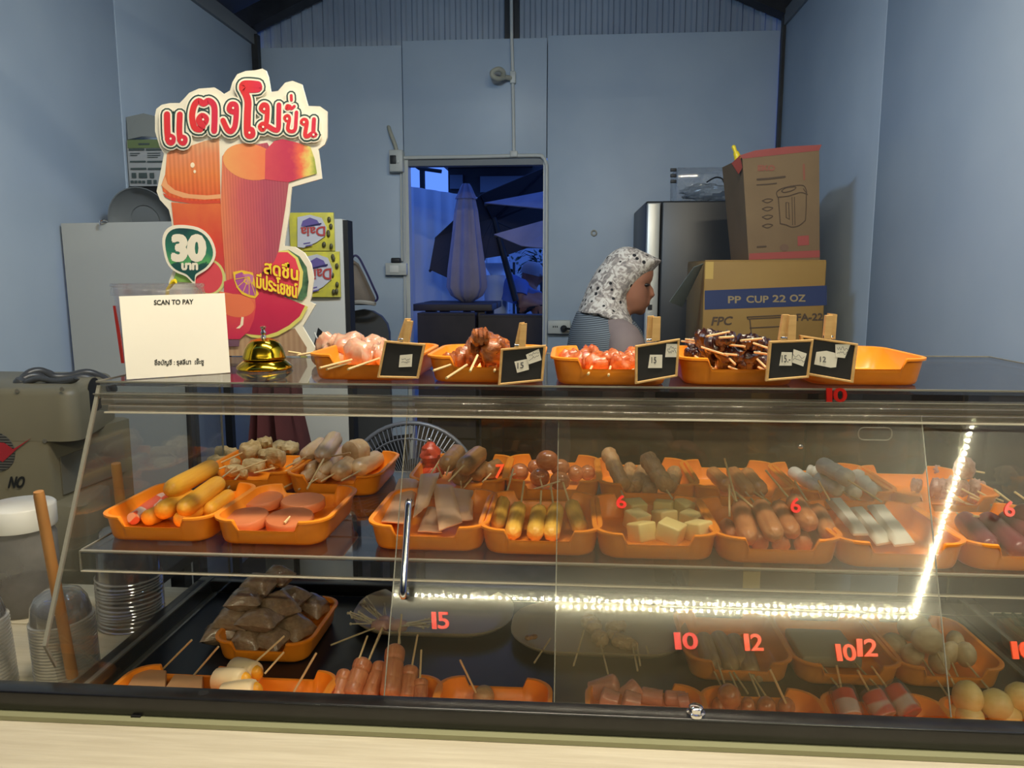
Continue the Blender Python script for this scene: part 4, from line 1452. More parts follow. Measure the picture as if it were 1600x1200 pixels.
batch(ZM, k, [
    (690, 480, F0 + .014, 750, 420, F0 + .014, .0150, (715, 540, .01, 710, 480, .016)),
    (800, 450, F0 + .016, 870, 400, F0 + .016, .0160, (790, 475, .02, 730, 545, .008)),
    (890, 440, F0 + .014, 970, 390, F0 + .014, .0150, (920, 445, .02, 860, 505, .012)),
    (605, 390, F0 + .040, 700, 285, F0 + .042, .0160, (640, 365, .05, 610, 455, .03)),
    (715, 420, F0 + .042, 850, 295, F0 + .044, .0165, (735, 385, .055, 625, 500, .03)),
], 'sausage_skewer', 'sausage', 'casing', 'olive', 'skewer', 'olive brown sausage on a stick', 'behind the pale meat slabs', 'olive brown sausages')
A, B = onZ(*k(505, 395), ZM + .03), onZ(*k(498, 225), ZM + .075)
skewer('seafood_skewer', 'seafood_piece', 'shrimp', 'red', A, B, .0155, [(onZ(*k(572, 340), ZM + .05), onZ(*k(502, 450), ZM + .03))], 'bright red seafood piece standing on end at the left of the olive sausages', 'skewer')
A, B = onZ(*k(455, 450), ZM + .02), onZ(*k(580, 420), ZM + .02)
skewer('seafood_skewer', 'seafood_piece', 'chunk', 'red', A, B, .015, [(onZ(*k(548, 390), ZM + .04), onZ(*k(582, 470), ZM + .02))], 'dark red seafood piece lying below the upright one', 'skewer')
batch(ZM, k, [
    (1060, 440, F0 + .018, 1180, 430, F0 + .018, .0165, (1090, 445, .03, 965, 515, .015)),
    (1190, 470, F0 + .016, 1330, 470, F0 + .016, .0170, (1262, 480, .025, 1280, 550, .012)),
    (1330, 490, F0 + .016, 1470, 500, F0 + .016, .0165, (1400, 497, .026, 1185, 563, .014)),
    (1455, 445, F0 + .018, 1560, 440, F0 + .018, .0150),
    (1540, 440, F0 + .018, 1640, 435, F0 + .018, .0140),
    (1180, 405, F0 + .030, 1275, 395, F0 + .030, .0140),
    (1340, 410, F0 + .030, 1460, 395, F0 + .030, .0160, (1362, 490, .02, 1295, 610, .006)),
    (1232, 355, F0 + .052, 1390, 350, F0 + .052, .0180),
], 'meatball_skewer', 'meatball', 'ball', 'meatball', 'skewer', 'glossy brown meatball', 'in the rear tray above the yellow skewers', 'glossy meatballs')
k = K(860, 640, 4.444)
batch(ZM, k, [
    (395, 290, F0 + .062, 515, 545, F0 + .020, .0140, (480, 530, .03, 508, 612, .02)),
    (550, 400, F0 + .026, 548, 555, F0 + .014, .0120, (546, 550, .015, 550, 640, .008)),
    (650, 425, F0 + .026, 590, 545, F0 + .016, .0140),
    (690, 500, F0 + .018, 690, 580, F0 + .014, .0135, (737, 590, .012, 755, 660, .006)),
    (862, 425, F0 + .026, 842, 560, F0 + .014, .0130),
    (665, 330, F0 + .062, 815, 545, F0 + .034, .0150, (765, 500, .045, 875, 655, .02)),
], 'ribbed_skewer', 'ribbed_roll', 'ribbed', 'ribbed', 'skewer', 'ribbed tan roll on a stick', 'behind the cream tofu cubes', 'ribbed tan rolls')
batch(ZM, k, [
    (1110, 425, F0 + .026, 1240, 545, F0 + .016, .0125, (1230, 540, .02, 1405, 680, .03)),
    (1255, 420, F0 + .024, 1385, 580, F0 + .016, .0130, (1345, 560, .022, 1420, 650, .02)),
    (1350, 430, F0 + .024, 1475, 575, F0 + .016, .0130, (1440, 550, .022, 1525, 655, .02)),
], 'sausage_skewer', 'sausage', 'casing', 'short', 'skewer', 'short golden sausage on a stick', 'in the rear tray behind the tan ones', 'short golden sausages')
k = K(1060, 640, 4.444)
batch(ZM, k, [
    (780, 425, F0 + .024, 990, 555, F0 + .014, .0120, (960, 540, .02, 1000, 560, .015)),
    (890, 425, F0 + .028, 1010, 450, F0 + .026, .0120),
    (960, 470, F0 + .026, 1130, 570, F0 + .016, .0130, (1090, 545, .022, 1352, 675, .012)),
    (1140, 520, F0 + .018, 1240, 590, F0 + .016, .0120, (1130, 650, .012, 1170, 680, .012)),
    (1220, 450, F0 + .024, 1410, 590, F0 + .016, .0140, (1360, 565, .022, 1490, 690, .012)),
    (980, 375, F0 + .052, 1200, 490, F0 + .044, .0145, (1180, 490, .05, 1412, 640, .03)),
], 'sausage_skewer', 'sausage', 'twin', 'white', 'skewer', 'white notched sausage on a stick', 'in the rear tray behind the slabs', 'white notched sausages')
k = K(1400, 640, 8)
batch(ZM, k, [
    (180, 930, F0 + .018, 330, 960, F0 + .016, .0140),
    (420, 960, F0 + .022, 660, 1010, F0 + .018, .0165, (640, 1015, .03, 850 * 1.0, 1160, .02)),
    (650, 930, F0 + .030, 880, 1000, F0 + .028, .0175, (820, 990, .04, 1250, 1225, .02)),
    (890, 950, F0 + .026, 1110, 1020, F0 + .022, .0150, (1020, 1020, .032, 1340, 1200, .02)),
    (720, 800, F0 + .032, 940, 840, F0 + .030, .0170, (930, 760, .05, 1110, 790, .05)),
    (390, 770, F0 + .022, 560, 745, F0 + .030, .0100),
    (640, 1090, F0 + .010, 760, 1120, F0 + .008, .0090, (650, 1095, .018, 975, 1205, .014)),
    (915, 1090, F0 + .012, 1010, 1130, F0 + .010, .0090, (925, 1095, .022, 1225, 1210, .016)),
    (1105, 1050, F0 + .014, 1180, 1090, F0 + .012, .0090, (1110, 1055, .026, 1345, 1150, .02)),
], 'fishcake_skewer', 'fishcake', 'chunk', 'pink', 'skewer', 'pinkish grey speckled lump on a stick', 'in the rear right tray', 'pinkish grey lumps')
A, B = onZ(*k(880, 830), ZM + .05), onZ(*k(830, 620), ZM + .085)
skewer('prawn_tail', 'prawn', 'shrimp', 'pink', A, B, .013, [], 'pinkish prawn tail standing up at the rear right of the shelf', 'prawn')

# ---- top of the case
k = K(340, 340, 4)
batch(ZT, k, [
    (620, 845, .020, 800, 870, .020, .0200, (685, 828, .030, 500, 860, .036)),
    (640, 800, .034, 780, 800, .036, .0190, (520, 850, .036, 440, 838, .040)),
    (740, 810, .036, 900, 790, .036, .0200),
    (800, 860, .034, 950, 850, .034, .0220, (838, 888, .03, 638, 940, .028)),
    (880, 810, .032, 1040, 800, .030, .0190, (830, 905, .026, 682, 948, .024)),
    (930, 850, .026, 1060, 860, .024, .0200, (1010, 880, .03, 815, 948, .026)),
], 'chicken_skewer', 'chicken', 'lump', 'chicken', 'skewer', 'raw pale chicken piece', 'in the tray beside the brass bell', 'raw chicken skewers')
k = K(640, 380, 4)
batch(ZT, k, [
    (205, 745, .020, 310, 735, .020, .0150, (255, 760, .028, 150, 796, .030), 'lump', 'brown'),
    (280, 720, .030, 400, 720, .030, .0170, (358, 760, .03, 230, 843, .024), 'chunk', 'brown'),
    (330, 690, .034, 470, 680, .036, .0190, (425, 700, .045, 378, 800, .028), 'lump', 'brown'),
    (440, 720, .026, 560, 720, .026, .0180, (545, 765, .024, 495, 772, .022), 'chunk', 'brown'),
    (500, 760, .020, 600, 750, .020, .0150, (545, 745, .024, 530, 800, .02), 'lump', 'brown'),
    (360, 640, .052, 500, 640, .052, .0180, None, 'chunk', 'brown'),
    (470, 680, .046, 590, 660, .044, .0180, None, 'lump', 'brown'),
    (385, 590, .066, 500, 580, .068, .0150, None, 'chunk', 'brown'),
    (470, 590, .062, 570, 650, .052, .0120, None, 'wrap', 'brown'),
], 'meat_skewer', 'meat', 'chunk', 'brown', 'skewer', 'glossy brown marinated meat piece', 'heaped in the second top tray', 'brown marinated skewers')
batch(ZT, k, [
    (940, 720, .022, 1060, 710, .022, .0140, (1032, 772, .02, 1062, 806, .018)),
    (1010, 760, .018, 1130, 740, .020, .0160, (1140, 770, .022, 1115, 820, .018)),
    (1060, 700, .028, 1190, 700, .028, .0150),
    (1120, 760, .020, 1260, 740, .020, .0170, (1256, 770, .022, 1243, 828, .016)),
    (1180, 730, .026, 1330, 720, .026, .0150),
    (1260, 760, .020, 1400, 745, .020, .0160, (1400, 790, .02, 1365, 806, .018)),
    (1340, 720, .022, 1440, 710, .020, .0140),
], 'meat_skewer', 'meat', 'lump', 'redmar', 'skewer', 'red marinated meat piece', 'in the third top tray', 'red marinated skewers')
k = K(960, 380, 4)
dk = [
    (420, 690, .026, 520, 690, .026, .0150, (505, 706, .03, 606, 776, .026)),
    (440, 650, .036, 540, 650, .036, .0150, (420, 612, .046, 552, 628, .046)),
    (520, 720, .022, 640, 720, .022, .0160, (560, 770, .022, 638, 796, .02)),
    (560, 680, .034, 680, 670, .034, .0170, (545, 650, .046, 708, 702, .04)),
    (640, 740, .022, 760, 740, .022, .0170, (715, 718, .03, 755, 756, .028)),
    (660, 700, .034, 790, 690, .034, .0160, (685, 692, .042, 766, 699, .04)),
    (760, 760, .018, 880, 750, .018, .0150, (715, 772, .022, 780, 797, .02)),
    (800, 720, .028, 920, 700, .028, .0170, (893, 725, .03, 948, 778, .026)),
    (700, 650, .044, 820, 640, .044, .0150, (700, 634, .05, 815, 645, .052)),
    (840, 660, .040, 960, 660, .040, .0160, (875, 682, .04, 955, 692, .04)),
    (880, 750, .020, 980, 740, .020, .0150, (900, 775, .022, 950, 800, .02)),
    (510, 590, .056, 640, 600, .056, .0140, (575, 582, .066, 718, 553, .07)),
    (620, 600, .058, 760, 600, .058, .0150, (655, 590, .066, 745, 585, .066)),
    (560, 630, .050, 700, 630, .050, .0150, (445, 600, .05, 520, 608, .05)),
    (760, 620, .052, 900, 620, .052, .0150, (790, 608, .062, 920, 596, .062)),
    (860, 630, .046, 980, 640, .044, .0140, (870, 625, .054, 960, 655, .05)),
]
batch(ZT, k, dk, 'meat_skewer', 'meat', 'chunk', 'dark', 'skewer', 'dark glossy meat piece on a pale stick', 'heaped in the fourth top tray', 'dark glossy skewers')

# ---- black base: pouches, plates, back trays
k = K(300, 860, 4)
M_sauce = mat('brown_sauce_pouch', (162, 138, 110), .22, c2=(142, 118, 94), scale=3, rand=.10, coat=.6, bump=.5, bscale=4, spec=.6)


def pillow_mesh(seed):
    nu, nv = 14, 10
    top, bot = [], []
    for j in range(nv + 1):
        for i in range(nu + 1):
            s, t_ = 2 * i / nu - 1, 2 * j / nv - 1
            pz = max(0, (1 - abs(s) ** 2.4)) ** .6 * max(0, (1 - abs(t_) ** 2.6)) ** .55
            pin = 1 - .13 * (1 - abs(s)) * abs(t_)
            w = .10 * noise.noise(Vector((s * 2.5 + seed * 3, t_ * 2.5, seed)))
            x, y = s * (1 - .10 * (1 - abs(t_)) * abs(s)), t_ * pin
            top.append((x, y, pz * (1 + w)))
            bot.append((x, y, -pz * (.8 + w)))
    N = (nu + 1) * (nv + 1)
    fs = []
    for j in range(nv):
        for i in range(nu):
            a = j * (nu + 1) + i
            fs.append((a, a + 1, a + nu + 2, a + nu + 1))
            fs.append((N + a, N + a + nu + 1, N + a + nu + 2, N + a + 1))
    return MB().add(top + bot, fs).mesh('sauce_pouch', M_sauce)


PM = [pillow_mesh(i) for i in range(3)]
pl = [(190, 520, .020, .036, .026, 15, -12, 'at the front left'), (345, 560, .018, .030, .028, 0, 8, 'at the front centre, shiny'), (500, 560, .018, .032, .026, -20, 5, 'at the front right of the heap'), (645, 480, .024, .032, .036, 60, 8, 'against the right wall of the tray'), (755, 350, .026, .028, .034, 70, 10, 'at the rear right corner'), (270, 430, .046, .038, .027, -5, 10, 'on the left side of the second layer'), (425, 440, .052, .040, .024, -8, -12, 'across the front of the second layer'), (620, 300, .048, .036, .026, -25, 6, 'at the back of the second layer'), (540, 350, .062, .034, .034, 50, 10, 'in the centre of the heap'), (340, 310, .078, .034, .030, 5, -18, 'near the top left, pointed corner forward'), (415, 225, .092, .034, .026, -15, 12, 'behind the top pouch'), (545, 165, .098, .030, .020, -30, 15, 'topmost of the heap')]
for i, (x, y, h, a, b2, rz, rx, lab) in enumerate(pl):
    p = onZ(*k(x, y), ZF + h)
    o = link('sauce_pouch', PM[i % 3])
    o.matrix_world = Matrix.Translation(p) @ Matrix.Rotation(R(rz), 4, 'Z') @ Matrix.Rotation(R(rx * .7 + 10), 4, 'X') @ Matrix.Diagonal((a * .92, b2 * .95, .0215, 1))
    tag(o, 'brown sauce pouch ' + lab, 'pouch', 'brown sauce pouches')

M_plate = mat('beige_melamine', (186, 170, 140), .35, c2=(178, 160, 130), scale=5)


def plate(x0, x1, y0, y1, label):
    a, c2 = onZ((x0 + x1) / 2, y1, ZF), onZ((x0 + x1) / 2, y0, ZF + .012)
    l, r_ = onZ(x0, (y0 + y1) / 2 + 4, ZF + .01), onZ(x1, (y0 + y1) / 2 + 4, ZF + .01)
    w, d = r_.x - l.x, c2.y - a.y
    cx_, cy_ = (l.x + r_.x) / 2, (a.y + c2.y) / 2
    rg = []
    for sc_, z in ((.80, .0005), (.93, .006), (1.0, .016), (1.0, .018), (.985, .0175), (.91, .0085), (.80, .0035)):
        rg.append([(cx_ + sc_ * x, cy_ + sc_ * y - .02 * (sc_ - 1), ZF + z) for x, y in rrect(w, d, min(w, d) * .42, 7)])
    return solo('plate', MB().loft(rg), M_plate, label, 'plate'), Vector((cx_, cy_, ZF))


plate(549, 801, 922, 1004, 'beige oblong plate with enoki mushroom skewers on the black base')
plate(797, 1076, 946, 1036, 'beige oblong plate with pale seafood skewers on the black base')
M_enoki = mat('enoki_mushroom', (214, 200, 168), .5, rand=.06)
k = K(300, 860, 4)
random.seed(11)
for i, (x, y, tx, ty, sx, sy, lab) in enumerate(((1180, 470, 1050, 430, 868, 592, 'enoki bundle at the left end of the mushroom plate'), (1210, 450, 1130, 350, 1108, 682, 'enoki bundle fanning up at the left of the mushroom plate'), (1290, 470, 1440, 470, 1300, 580, 'enoki bundle wrapped in meat in the middle of the plate'))):
    p = onZ(*k(x, y), ZF + .018)
    q2 = onZ(*k(tx, ty), ZF + .026)
    t = thing('enoki_skewer', p, lab, 'skewer', 'enoki skewers')
    for j in range(11):
        d = q2 - p
        e = q2 + Vector((random.uniform(-.024, .024), random.uniform(-.016, .016), random.uniform(-.006, .014)))
        mb_ = MB().tube([p + Vector((random.uniform(-.007, .007), random.uniform(-.006, .006), random.uniform(-.005, .006))), e], .0012, 5)
        mb_.ball(e, .0026, nu=7, nv=5)
        part('mushroom', mb_, M_enoki, t)
    part('wrapping', MB().ball(p, .018, .013, .012, amp=.2, fr=2, seed=i), C['pink'], t)
    part('stick', MB().tube([p, onZ(*k(sx, sy), ZF + .022)], .0016, 6), M_stick, t)
k = K(600, 880, 4)
batch(ZF, k, [
    (1260, 340, .016, 1330, 420, .014, .0150, (1250, 420, .02, 1185, 640, .012)),
    (1320, 440, .014, 1380, 500, .012, .0130, (1355, 510, .016, 1400, 690, .010)),
    (1390, 440, .013, 1560, 500, .013, .0110, (1555, 520, .016, 1585, 672, .010)),
    (1420, 480, .013, 1590, 520, .012, .0100, (1580, 510, .016, 1602, 640, .010)),
    (1380, 400, .014, 1520, 390, .016, .0110, (1640, 520, .014, 1655, 575, .012)),
], 'seafood_skewer', 'seafood', 'chunk', 'beige', 'skewer', 'pale seafood piece on a stick', 'on the plate under the LED reflection', 'pale seafood skewers')
batch(ZF, k, [
    (880, 470, .012, 960, 455, .012, .0050, (1040, 470, .016, 940, 622, .012), 'chunk', 'olive'),
], 'seafood_skewer', 'leaf', 'chunk', 'olive', 'skewer', 'thin dark skewer lying at the left of the seafood plate', '', None)
k = K(880, 880, 4)
batch(ZF, k, [
    (870, 460, F0 + .018, 940, 660, F0 + .014, .0150, (945, 560, .03, 1015, 775, .02)),
    (960, 450, F0 + .018, 1060, 660, F0 + .014, .0150, (1045, 650, .022, 1155, 815, .012)),
    (1060, 470, F0 + .018, 1130, 650, F0 + .014, .0150, (1040, 680, .02, 1100, 810, .012)),
    (1120, 500, F0 + .018, 1180, 690, F0 + .014, .0140, (1160, 680, .02, 1240, 865, .01)),
], 'sausage_skewer', 'sausage', 'sausage', 'beige', 'skewer', 'beige sausage on a stick', 'in the base tray behind the number 12', 'beige base sausages')
batch(ZF, k, [
    (940, 660, .012, 990, 690, .012, .0080, (938, 665, .02, 985, 760, .014)),
    (1190, 690, .010, 1240, 720, .010, .0080, (1180, 700, .02, 1265, 828, .012)),
], 'sausage_skewer', 'sausage', 'sausage', 'beige', 'skewer', 'small beige sausage end with a stick', 'low in the base tray', 'small beige ends')
k = K(1200, 880, 4)
M_block = mat('grey_fish_block', (172, 166, 142), .5, c2=(160, 152, 128), scale=8)
p0, p1 = onZ(*k(215, 650), ZF + .008), onZ(*k(620, 640), ZF + .008)
t = thing('fish_block', ((p0.x + p1.x) / 2, p0.y + .05, ZF + .006), 'flat grey block with sticks in the base tray under the 10 and 12', 'fish cake')
part('block', MB().box(p0.x, p1.x - .012, p0.y, p0.y + .105, ZF + .008, ZF + .026, bev=.004), M_block, t)
for (a, b2, c2, d2) in ((318, 620, 440, 775), (430, 640, 460, 780), (545, 625, 715, 805), (560, 680, 630, 795)):
    part('stick', MB().tube([onZ(*k(a, b2), ZF + .022), onZ(*k(c2, d2), ZF + .012)], .0016, 6), M_stick, t)
batch(ZF, k, [
    (720, 470, F0 + .020, 860, 540, F0 + .018, .0180),
    (840, 540, F0 + .018, 970, 600, F0 + .016, .0180, (960, 590, .022, 1150, 870, .01)),
    (1010, 620, F0 + .014, 1130, 620, F0 + .014, .0180, (1150, 620, .02, 1205, 750, .01)),
    (1090, 540, F0 + .026, 1190, 580, F0 + .026, .0190),
    (1170, 560, F0 + .028, 1300, 580, F0 + .026, .0200, (1243, 625, .03, 1400, 810, .012)),
    (1110, 480, F0 + .026, 1230, 500, F0 + .026, .0180),
    (900, 480, F0 + .052, 1090, 480, F0 + .052, .0220, (1055, 555, .04, 1170, 770, .015)),
    (820, 410, F0 + .046, 1010, 400, F0 + .046, .0240),
], 'fish_ball_skewer', 'fish_ball', 'ball', 'fball', 'skewer', 'big pale fish ball', 'in the base tray at the right', 'pale fish balls')

# ---- black base, front row behind the rail
k = K(0, 860, 4)
M_fc = mat('fried_fishcake', (204, 156, 106), .5, c2=(186, 136, 90), scale=10, bump=.2, bscale=50)
for x0, x1, y0, y1, st, lab in ((800, 1040, 735, 870, (1010, 735, 1198, 560), 'fishcake block with a stick at the left in the front base tray'), (1030, 1270, 770, 880, (1212, 765, 1365, 602), 'fishcake block with a stick, second in the front base tray')):
    c = [onZ(*k(x0 + 60, y0), ZF + .034), onZ(*k(x1, y0 + 12), ZF + .034), onZ(*k(x1 - 10, y1 + 60), ZF + .03), onZ(*k(x0 - 50, y1 + 50), ZF + .03)]
    t = thing('fishcake_block', (sum(c, Vector()) / 4) - Vector((0, 0, .025)), lab, 'fish cake', 'fishcake blocks')
    part('block', MB().loft([[p + Vector((0, 0, -.026)) for p in c], [p + Vector((0, 0, -.002)) for p in c], [p.lerp(sum(c, Vector()) / 4, .04) for p in c]], smooth=False), M_fc, t)
    part('stick', MB().tube([onZ(*k(st[0], st[1] + 14), ZF + .026), onZ(*k(st[2], st[3]), ZF + .085)], .0016, 6), M_stick, t)
k = K(300, 860, 4)
M_eggwrap = mat('cream_egg_wrap', (240, 220, 176), .5, c2=(228, 200, 150), scale=5, bump=.1, bscale=30)
for x, y, tx, ty, st, lab in ((390, 770, 270, 740, (400, 695, 578, 535), 'egg roll with yellow filling at the rear of its tray'), (320, 815, 180, 810, (455, 770, 575, 635), 'egg roll with yellow filling at the front of its tray'), (390, 880, 250, 900, None, 'egg roll with yellow filling half hidden by the rail')):
    A, B = onZ(*k(x, y), ZF + .05), onZ(*k(tx, ty), ZF + .044)
    t = thing('egg_roll', (A + B) / 2 - Vector((0, 0, .02)), lab, 'egg roll', 'egg rolls')
    ax = (B - A).normalized()
    up = Vector((0, 0, 1))
    sd = ax.cross(up).normalized()
    up = sd.cross(ax)
    rg = []
    for s, rr in ((-.002, .0135), (0, .0165), (.008, .018), (.025, .0185), (.045, .0175), (.05, .012)):
        rg.append([A + ax * s + (sd * math.cos(2 * PI * q_ / 16) + up * math.sin(2 * PI * q_ / 16)) * rr for q_ in range(16)])
    part('wrap', MB().loft(rg), M_eggwrap, t)
    part('filling', MB().ball(A - ax * .001 + sd * .002, .0105, .009, .0115, amp=.15, seed=3), C['egg'], t)
    if st:
        part('stick', MB().tube([onZ(*k(st[0], st[1]), ZF + .06), onZ(*k(st[2], st[3]), ZF + .085)], .0016, 6), M_stick, t)
solo('bamboo_stick', MB().tube([onZ(*k(636, 885), ZF + .02), onZ(*k(778, 640), ZF + .07)], .0018, 7), M_stick, 'lone bamboo stick leaning in the right half of the egg roll tray', 'stick')
batch(ZF, k, [
    (960, 745, .046, 900, 960, .016, .0115),
    (1080, 675, .056, 990, 930, .020, .0145, (1105, 685, .06, 1188, 482, .085)),
    (1185, 700, .046, 1100, 940, .018, .0125, (1040, 690, .06, 1096, 535, .08)),
    (1275, 592, .070, 1235, 930, .026, .0155, (1290, 590, .075, 1310, 400, .10)),
    (1370, 720, .050, 1340, 940, .018, .0130, (1375, 720, .055, 1410, 527, .085)),
    (1430, 800, .040, 1430, 960, .016, .0110, (1425, 800, .045, 1433, 622, .07)),
], 'sausage_skewer', 'sausage', 'scored', 'scored', 'skewer', 'scored brown sausage standing up', 'behind the rail', 'scored brown sausages')
k = K(600, 880, 4)
A, B = onZ(*k(555, 835), ZF + .018), onZ(*k(690, 840), ZF + .018)
skewer('meatball_skewer', 'meatball', 'ball', 'beige', A, B, .0175, [(onZ(*k(575, 810), ZF + .03), onZ(*k(475, 603), ZF + .075))], 'single beige ball on a stick in the nearly empty tray', 'skewer')
k = K(880, 880, 4)
batch(ZF, k, [
    (345, 745, .045, 180, 800, .026, .0145),
    (475, 760, .045, 380, 840, .028, .0135),
    (230, 830, .036, 340, 870, .030, .0145),
    (370, 850, .034, 470, 880, .028, .0145),
    (480, 820, .030, 620, 845, .028, .0120),
    (630, 840, .028, 760, 850, .026, .0110),
    (720, 870, .026, 790, 860, .030, .0110),
], 'cut_sausage', 'sausage', 'cutend', 'cutpink', 'sausage', 'pink sausage with a slanting cut', 'behind the rail bolt', 'pink cut sausages')
batch(ZF, k, [
    (930, 900, .020, 1010, 900, .020, .0140),
    (1110, 890, .020, 1200, 900, .020, .0140),
    (1210, 895, .020, 1330, 900, .020, .0150),
    (1340, 895, .020, 1450, 905, .020, .0140),
    (965, 840, .034, 1110, 830, .036, .0190),
], 'meatball', 'meatball', 'ball', 'meatball', 'meatball', 'brown ball', 'in the front base tray right of the bolt', 'brown base balls')
solo('bamboo_stick', MB().tube([onZ(*k(1392, 876), ZF + .03), onZ(*k(1292, 662), ZF + .075)], .0018, 7), M_stick, 'bamboo stick leaning out of the brown ball tray', 'stick')
k = K(1200, 880, 4)
M_crab2 = mat('red_white_crab', (228, 84, 60), .25, c2=(232, 210, 196), scale=1.1, stretch=(2.0, .2, .2), lo=.45, hi=.55, detail=0, coat=.4, rand=.05)
M_wrapc = clear('cling_film', (.95, .93, .95), .06, .5, .12, haze=.10)
for i, (x, y, tx, ty, st, lab) in enumerate(((460, 790, 520, 960, (428, 640, 455, 775), 'leftmost red and white crab stick wrapped in film'), (640, 800, 740, 960, (560, 670, 625, 790), 'middle red and white crab stick wrapped in film'), (760, 770, 900, 950, (648, 645, 742, 775), 'rightmost red and white crab stick wrapped in film'))):
    A, B = onZ(*k(x, y), ZF + .048), onZ(*k(tx, ty), ZF + .026)
    t = skewer('crab_stick', 'crab_stick', 'cutend', M_crab2, A, B, .0155, [(onZ(*k(st[2], st[3]), ZF + .05), onZ(*k(st[0], st[1]), ZF + .085))], lab, 'crab stick', 'film wrapped crab sticks', i)
    o = link('film', FM['sausage'][i % 2].mesh('film', M_wrapc), t)
    L = (B - A).length
    o.matrix_basis = Matrix.Translation(-(A + B) / 2) @ Matrix.Translation(A - (B - A) * .12) @ axis_mat(A, B).to_4x4() @ Matrix.Diagonal((L * 1.15, .0185, .0185, 1))
batch(ZF, k, [
    (1120, 935, .018, 1210, 950, .018, .0150),
    (1170, 960, .022, 1350, 975, .022, .0200),
    (1380, 950, .022, 1580, 960, .022, .0210),
    (1330, 880, .040, 1520, 885, .040, .0215),
    (1490, 830, .052, 1660, 830, .052, .0190),
    (1580, 920, .034, 1720, 930, .034, .0200),
    (1165, 830, .048, 1330, 850, .044, .0240),
], 'fish_ball', 'fish_ball', 'ball', 'yball', 'fish ball', 'yellowish white ball', 'at the right end behind the rail', 'yellowish balls')
# dark leaf pack and packet at the far right
k = K(1420, 930, 8.889)
M_gleaf = mat('green_ribbed_plastic', (40, 74, 50), .35, c2=(30, 60, 42), scale=6)
p0, p1 = onZ(*k(1080, 290), ZF + .004), onZ(*k(1700, 700), ZF + .004)
t = thing('ribbed_tray', (p0.x + .14, p1.y + .06, ZF), 'dark green ribbed plastic tray on the black base at the right edge', 'tray')
w0 = CX1 + .02
part('tray_body', MB().box(p0.x + .01, p0.x + .19, p1.y, p0.y, ZF + .001, ZF + .012, bev=.004), M_gleaf, t)
for i in range(9):
    x = p0.x + .024 + .018 * i
    part('rib', MB().tube([(x, p1.y + .008, ZF + .013), (x + .0, p0.y - .008, ZF + .013)], .0036, 6), M_gleaf, t)
# ================================================================ THINGS ON THE CASE TOP
M_card = mat('white_sign_card', (240, 236, 226), .35)
M_ink = mat('black_print', (24, 24, 26), .5)
# payment sign (the code itself is left out)
bl, br_ = onZ(198, 593, ZT + .001), onZ(360, 582, ZT + .001)
hx = (br_ - bl).normalized()
n0 = Vector((hx.y, -hx.x, 0))
nq = (n0 * math.cos(R(7)) + Vector((0, 0, 1)) * math.sin(R(7))).normalized()
qs = [bl, br_, onP(351, 458, bl, nq), onP(186, 463, bl, nq)]
t = thing('payment_sign', (bl + br_) / 2, 'white acrylic payment sign reading SCAN TO PAY, standing left of the brass bell', 'sign')
part('panel', MB().loft([[p for p in qs], [p - nq * .004 for p in qs]], smooth=False), M_card, t)
k = K(0, 340, 4)


def lay(vf, plane, lift, kk):
    p, n = plane
    mbk = MB()
    mbk.add([onP(*kk(p3[0], p3[1]), p + n * (lift + (p3[2] if len(p3) > 2 else 0)), n) for p3 in vf[0]], vf[1], None, False)
    return mbk


def slant(vf, dy):
    """shear lettering so its baseline climbs by dy per unit x"""
    return [(x, y + (x - vf[0][0][0]) * dy) for x, y in vf[0]], vf[1]


def textbox(txt, x0, x1, y0, y1, b_=.0, off=0.0, dy=0.0):
    """lettering fitted in a crop box (y grows downward)"""
    g = glyph(txt, off)
    v = fit((g[0], g[1]), x0, x1, y1, y0)
    if b_: v = bold(v, b_)
    return [(p[0], p[1] + (p[0] - x0) * dy, *p[2:]) for p in v[0]], v[1]


part('lettering', lay(textbox('SCAN TO PAY', 963, 1208, 516, 546, 1.2, dy=-.022), (bl, nq), .0006, k), M_ink, t)
part('lettering', lay(textbox('ชื่อบัญชี : รุสลีนา  เจ๊ะซู', 966, 1273, 886, 932, 1.0, dy=-.022), (bl, nq), .0006, k), M_ink, t)

# clear tub behind the sign
c0 = onZ(250, 566, ZT) + Vector((.006, 0, 0))
M_tub = clear('clear_tub', (.95, .95, .96), .05, .7, .05, haze=.07, haze_col=(225, 222, 224))
zt2 = onY(240, 452, c0.y).z
t = thing('plastic_tub', (c0.x, c0.y, ZT), 'clear round plastic tub holding cards, half hidden behind the payment sign', 'tub')
Mx = Matrix.Translation((c0.x, c0.y, 0))
part('body', MB().lathe([(.0, ZT + .001), (.058, ZT + .001), (.060, ZT + .004), (.071, zt2), (.0695, zt2), (.0585, ZT + .005), (0, ZT + .004)], 32, Mx), M_tub, t)
part('rim', MB().lathe([(.071, zt2 - .010), (.0755, zt2 - .010), (.0755, zt2 - .006), (.073, zt2 + .004), (.0755, zt2 + .006), (.074, zt2 + .010), (.070, zt2 + .008), (.0695, zt2 - .008)], 32, Mx, False, False), M_tub, t)
a, b2 = onY(174, 478, c0.y - .02), onY(187, 568, c0.y - .02)
M_redc = mat('red_card', (196, 52, 48), .5)
t2 = thing('folded_card', (a.x, c0.y, ZT + .005), 'white card with a red edge stored upright inside the clear tub', 'card')
part('sheet', MB().loft([[(a.x, c0.y - .012, a.z), (a.x + .055, c0.y - .02, a.z), (b2.x + .05, c0.y - .02, b2.z), (b2.x, c0.y - .012, b2.z)], [(a.x, c0.y - .010, a.z), (a.x + .055, c0.y - .018, a.z), (b2.x + .05, c0.y - .018, b2.z), (b2.x, c0.y - .010, b2.z)]], smooth=False), mat('lilac_print', (190, 180, 196), .5, c2=(150, 140, 176), scale=60), t2)
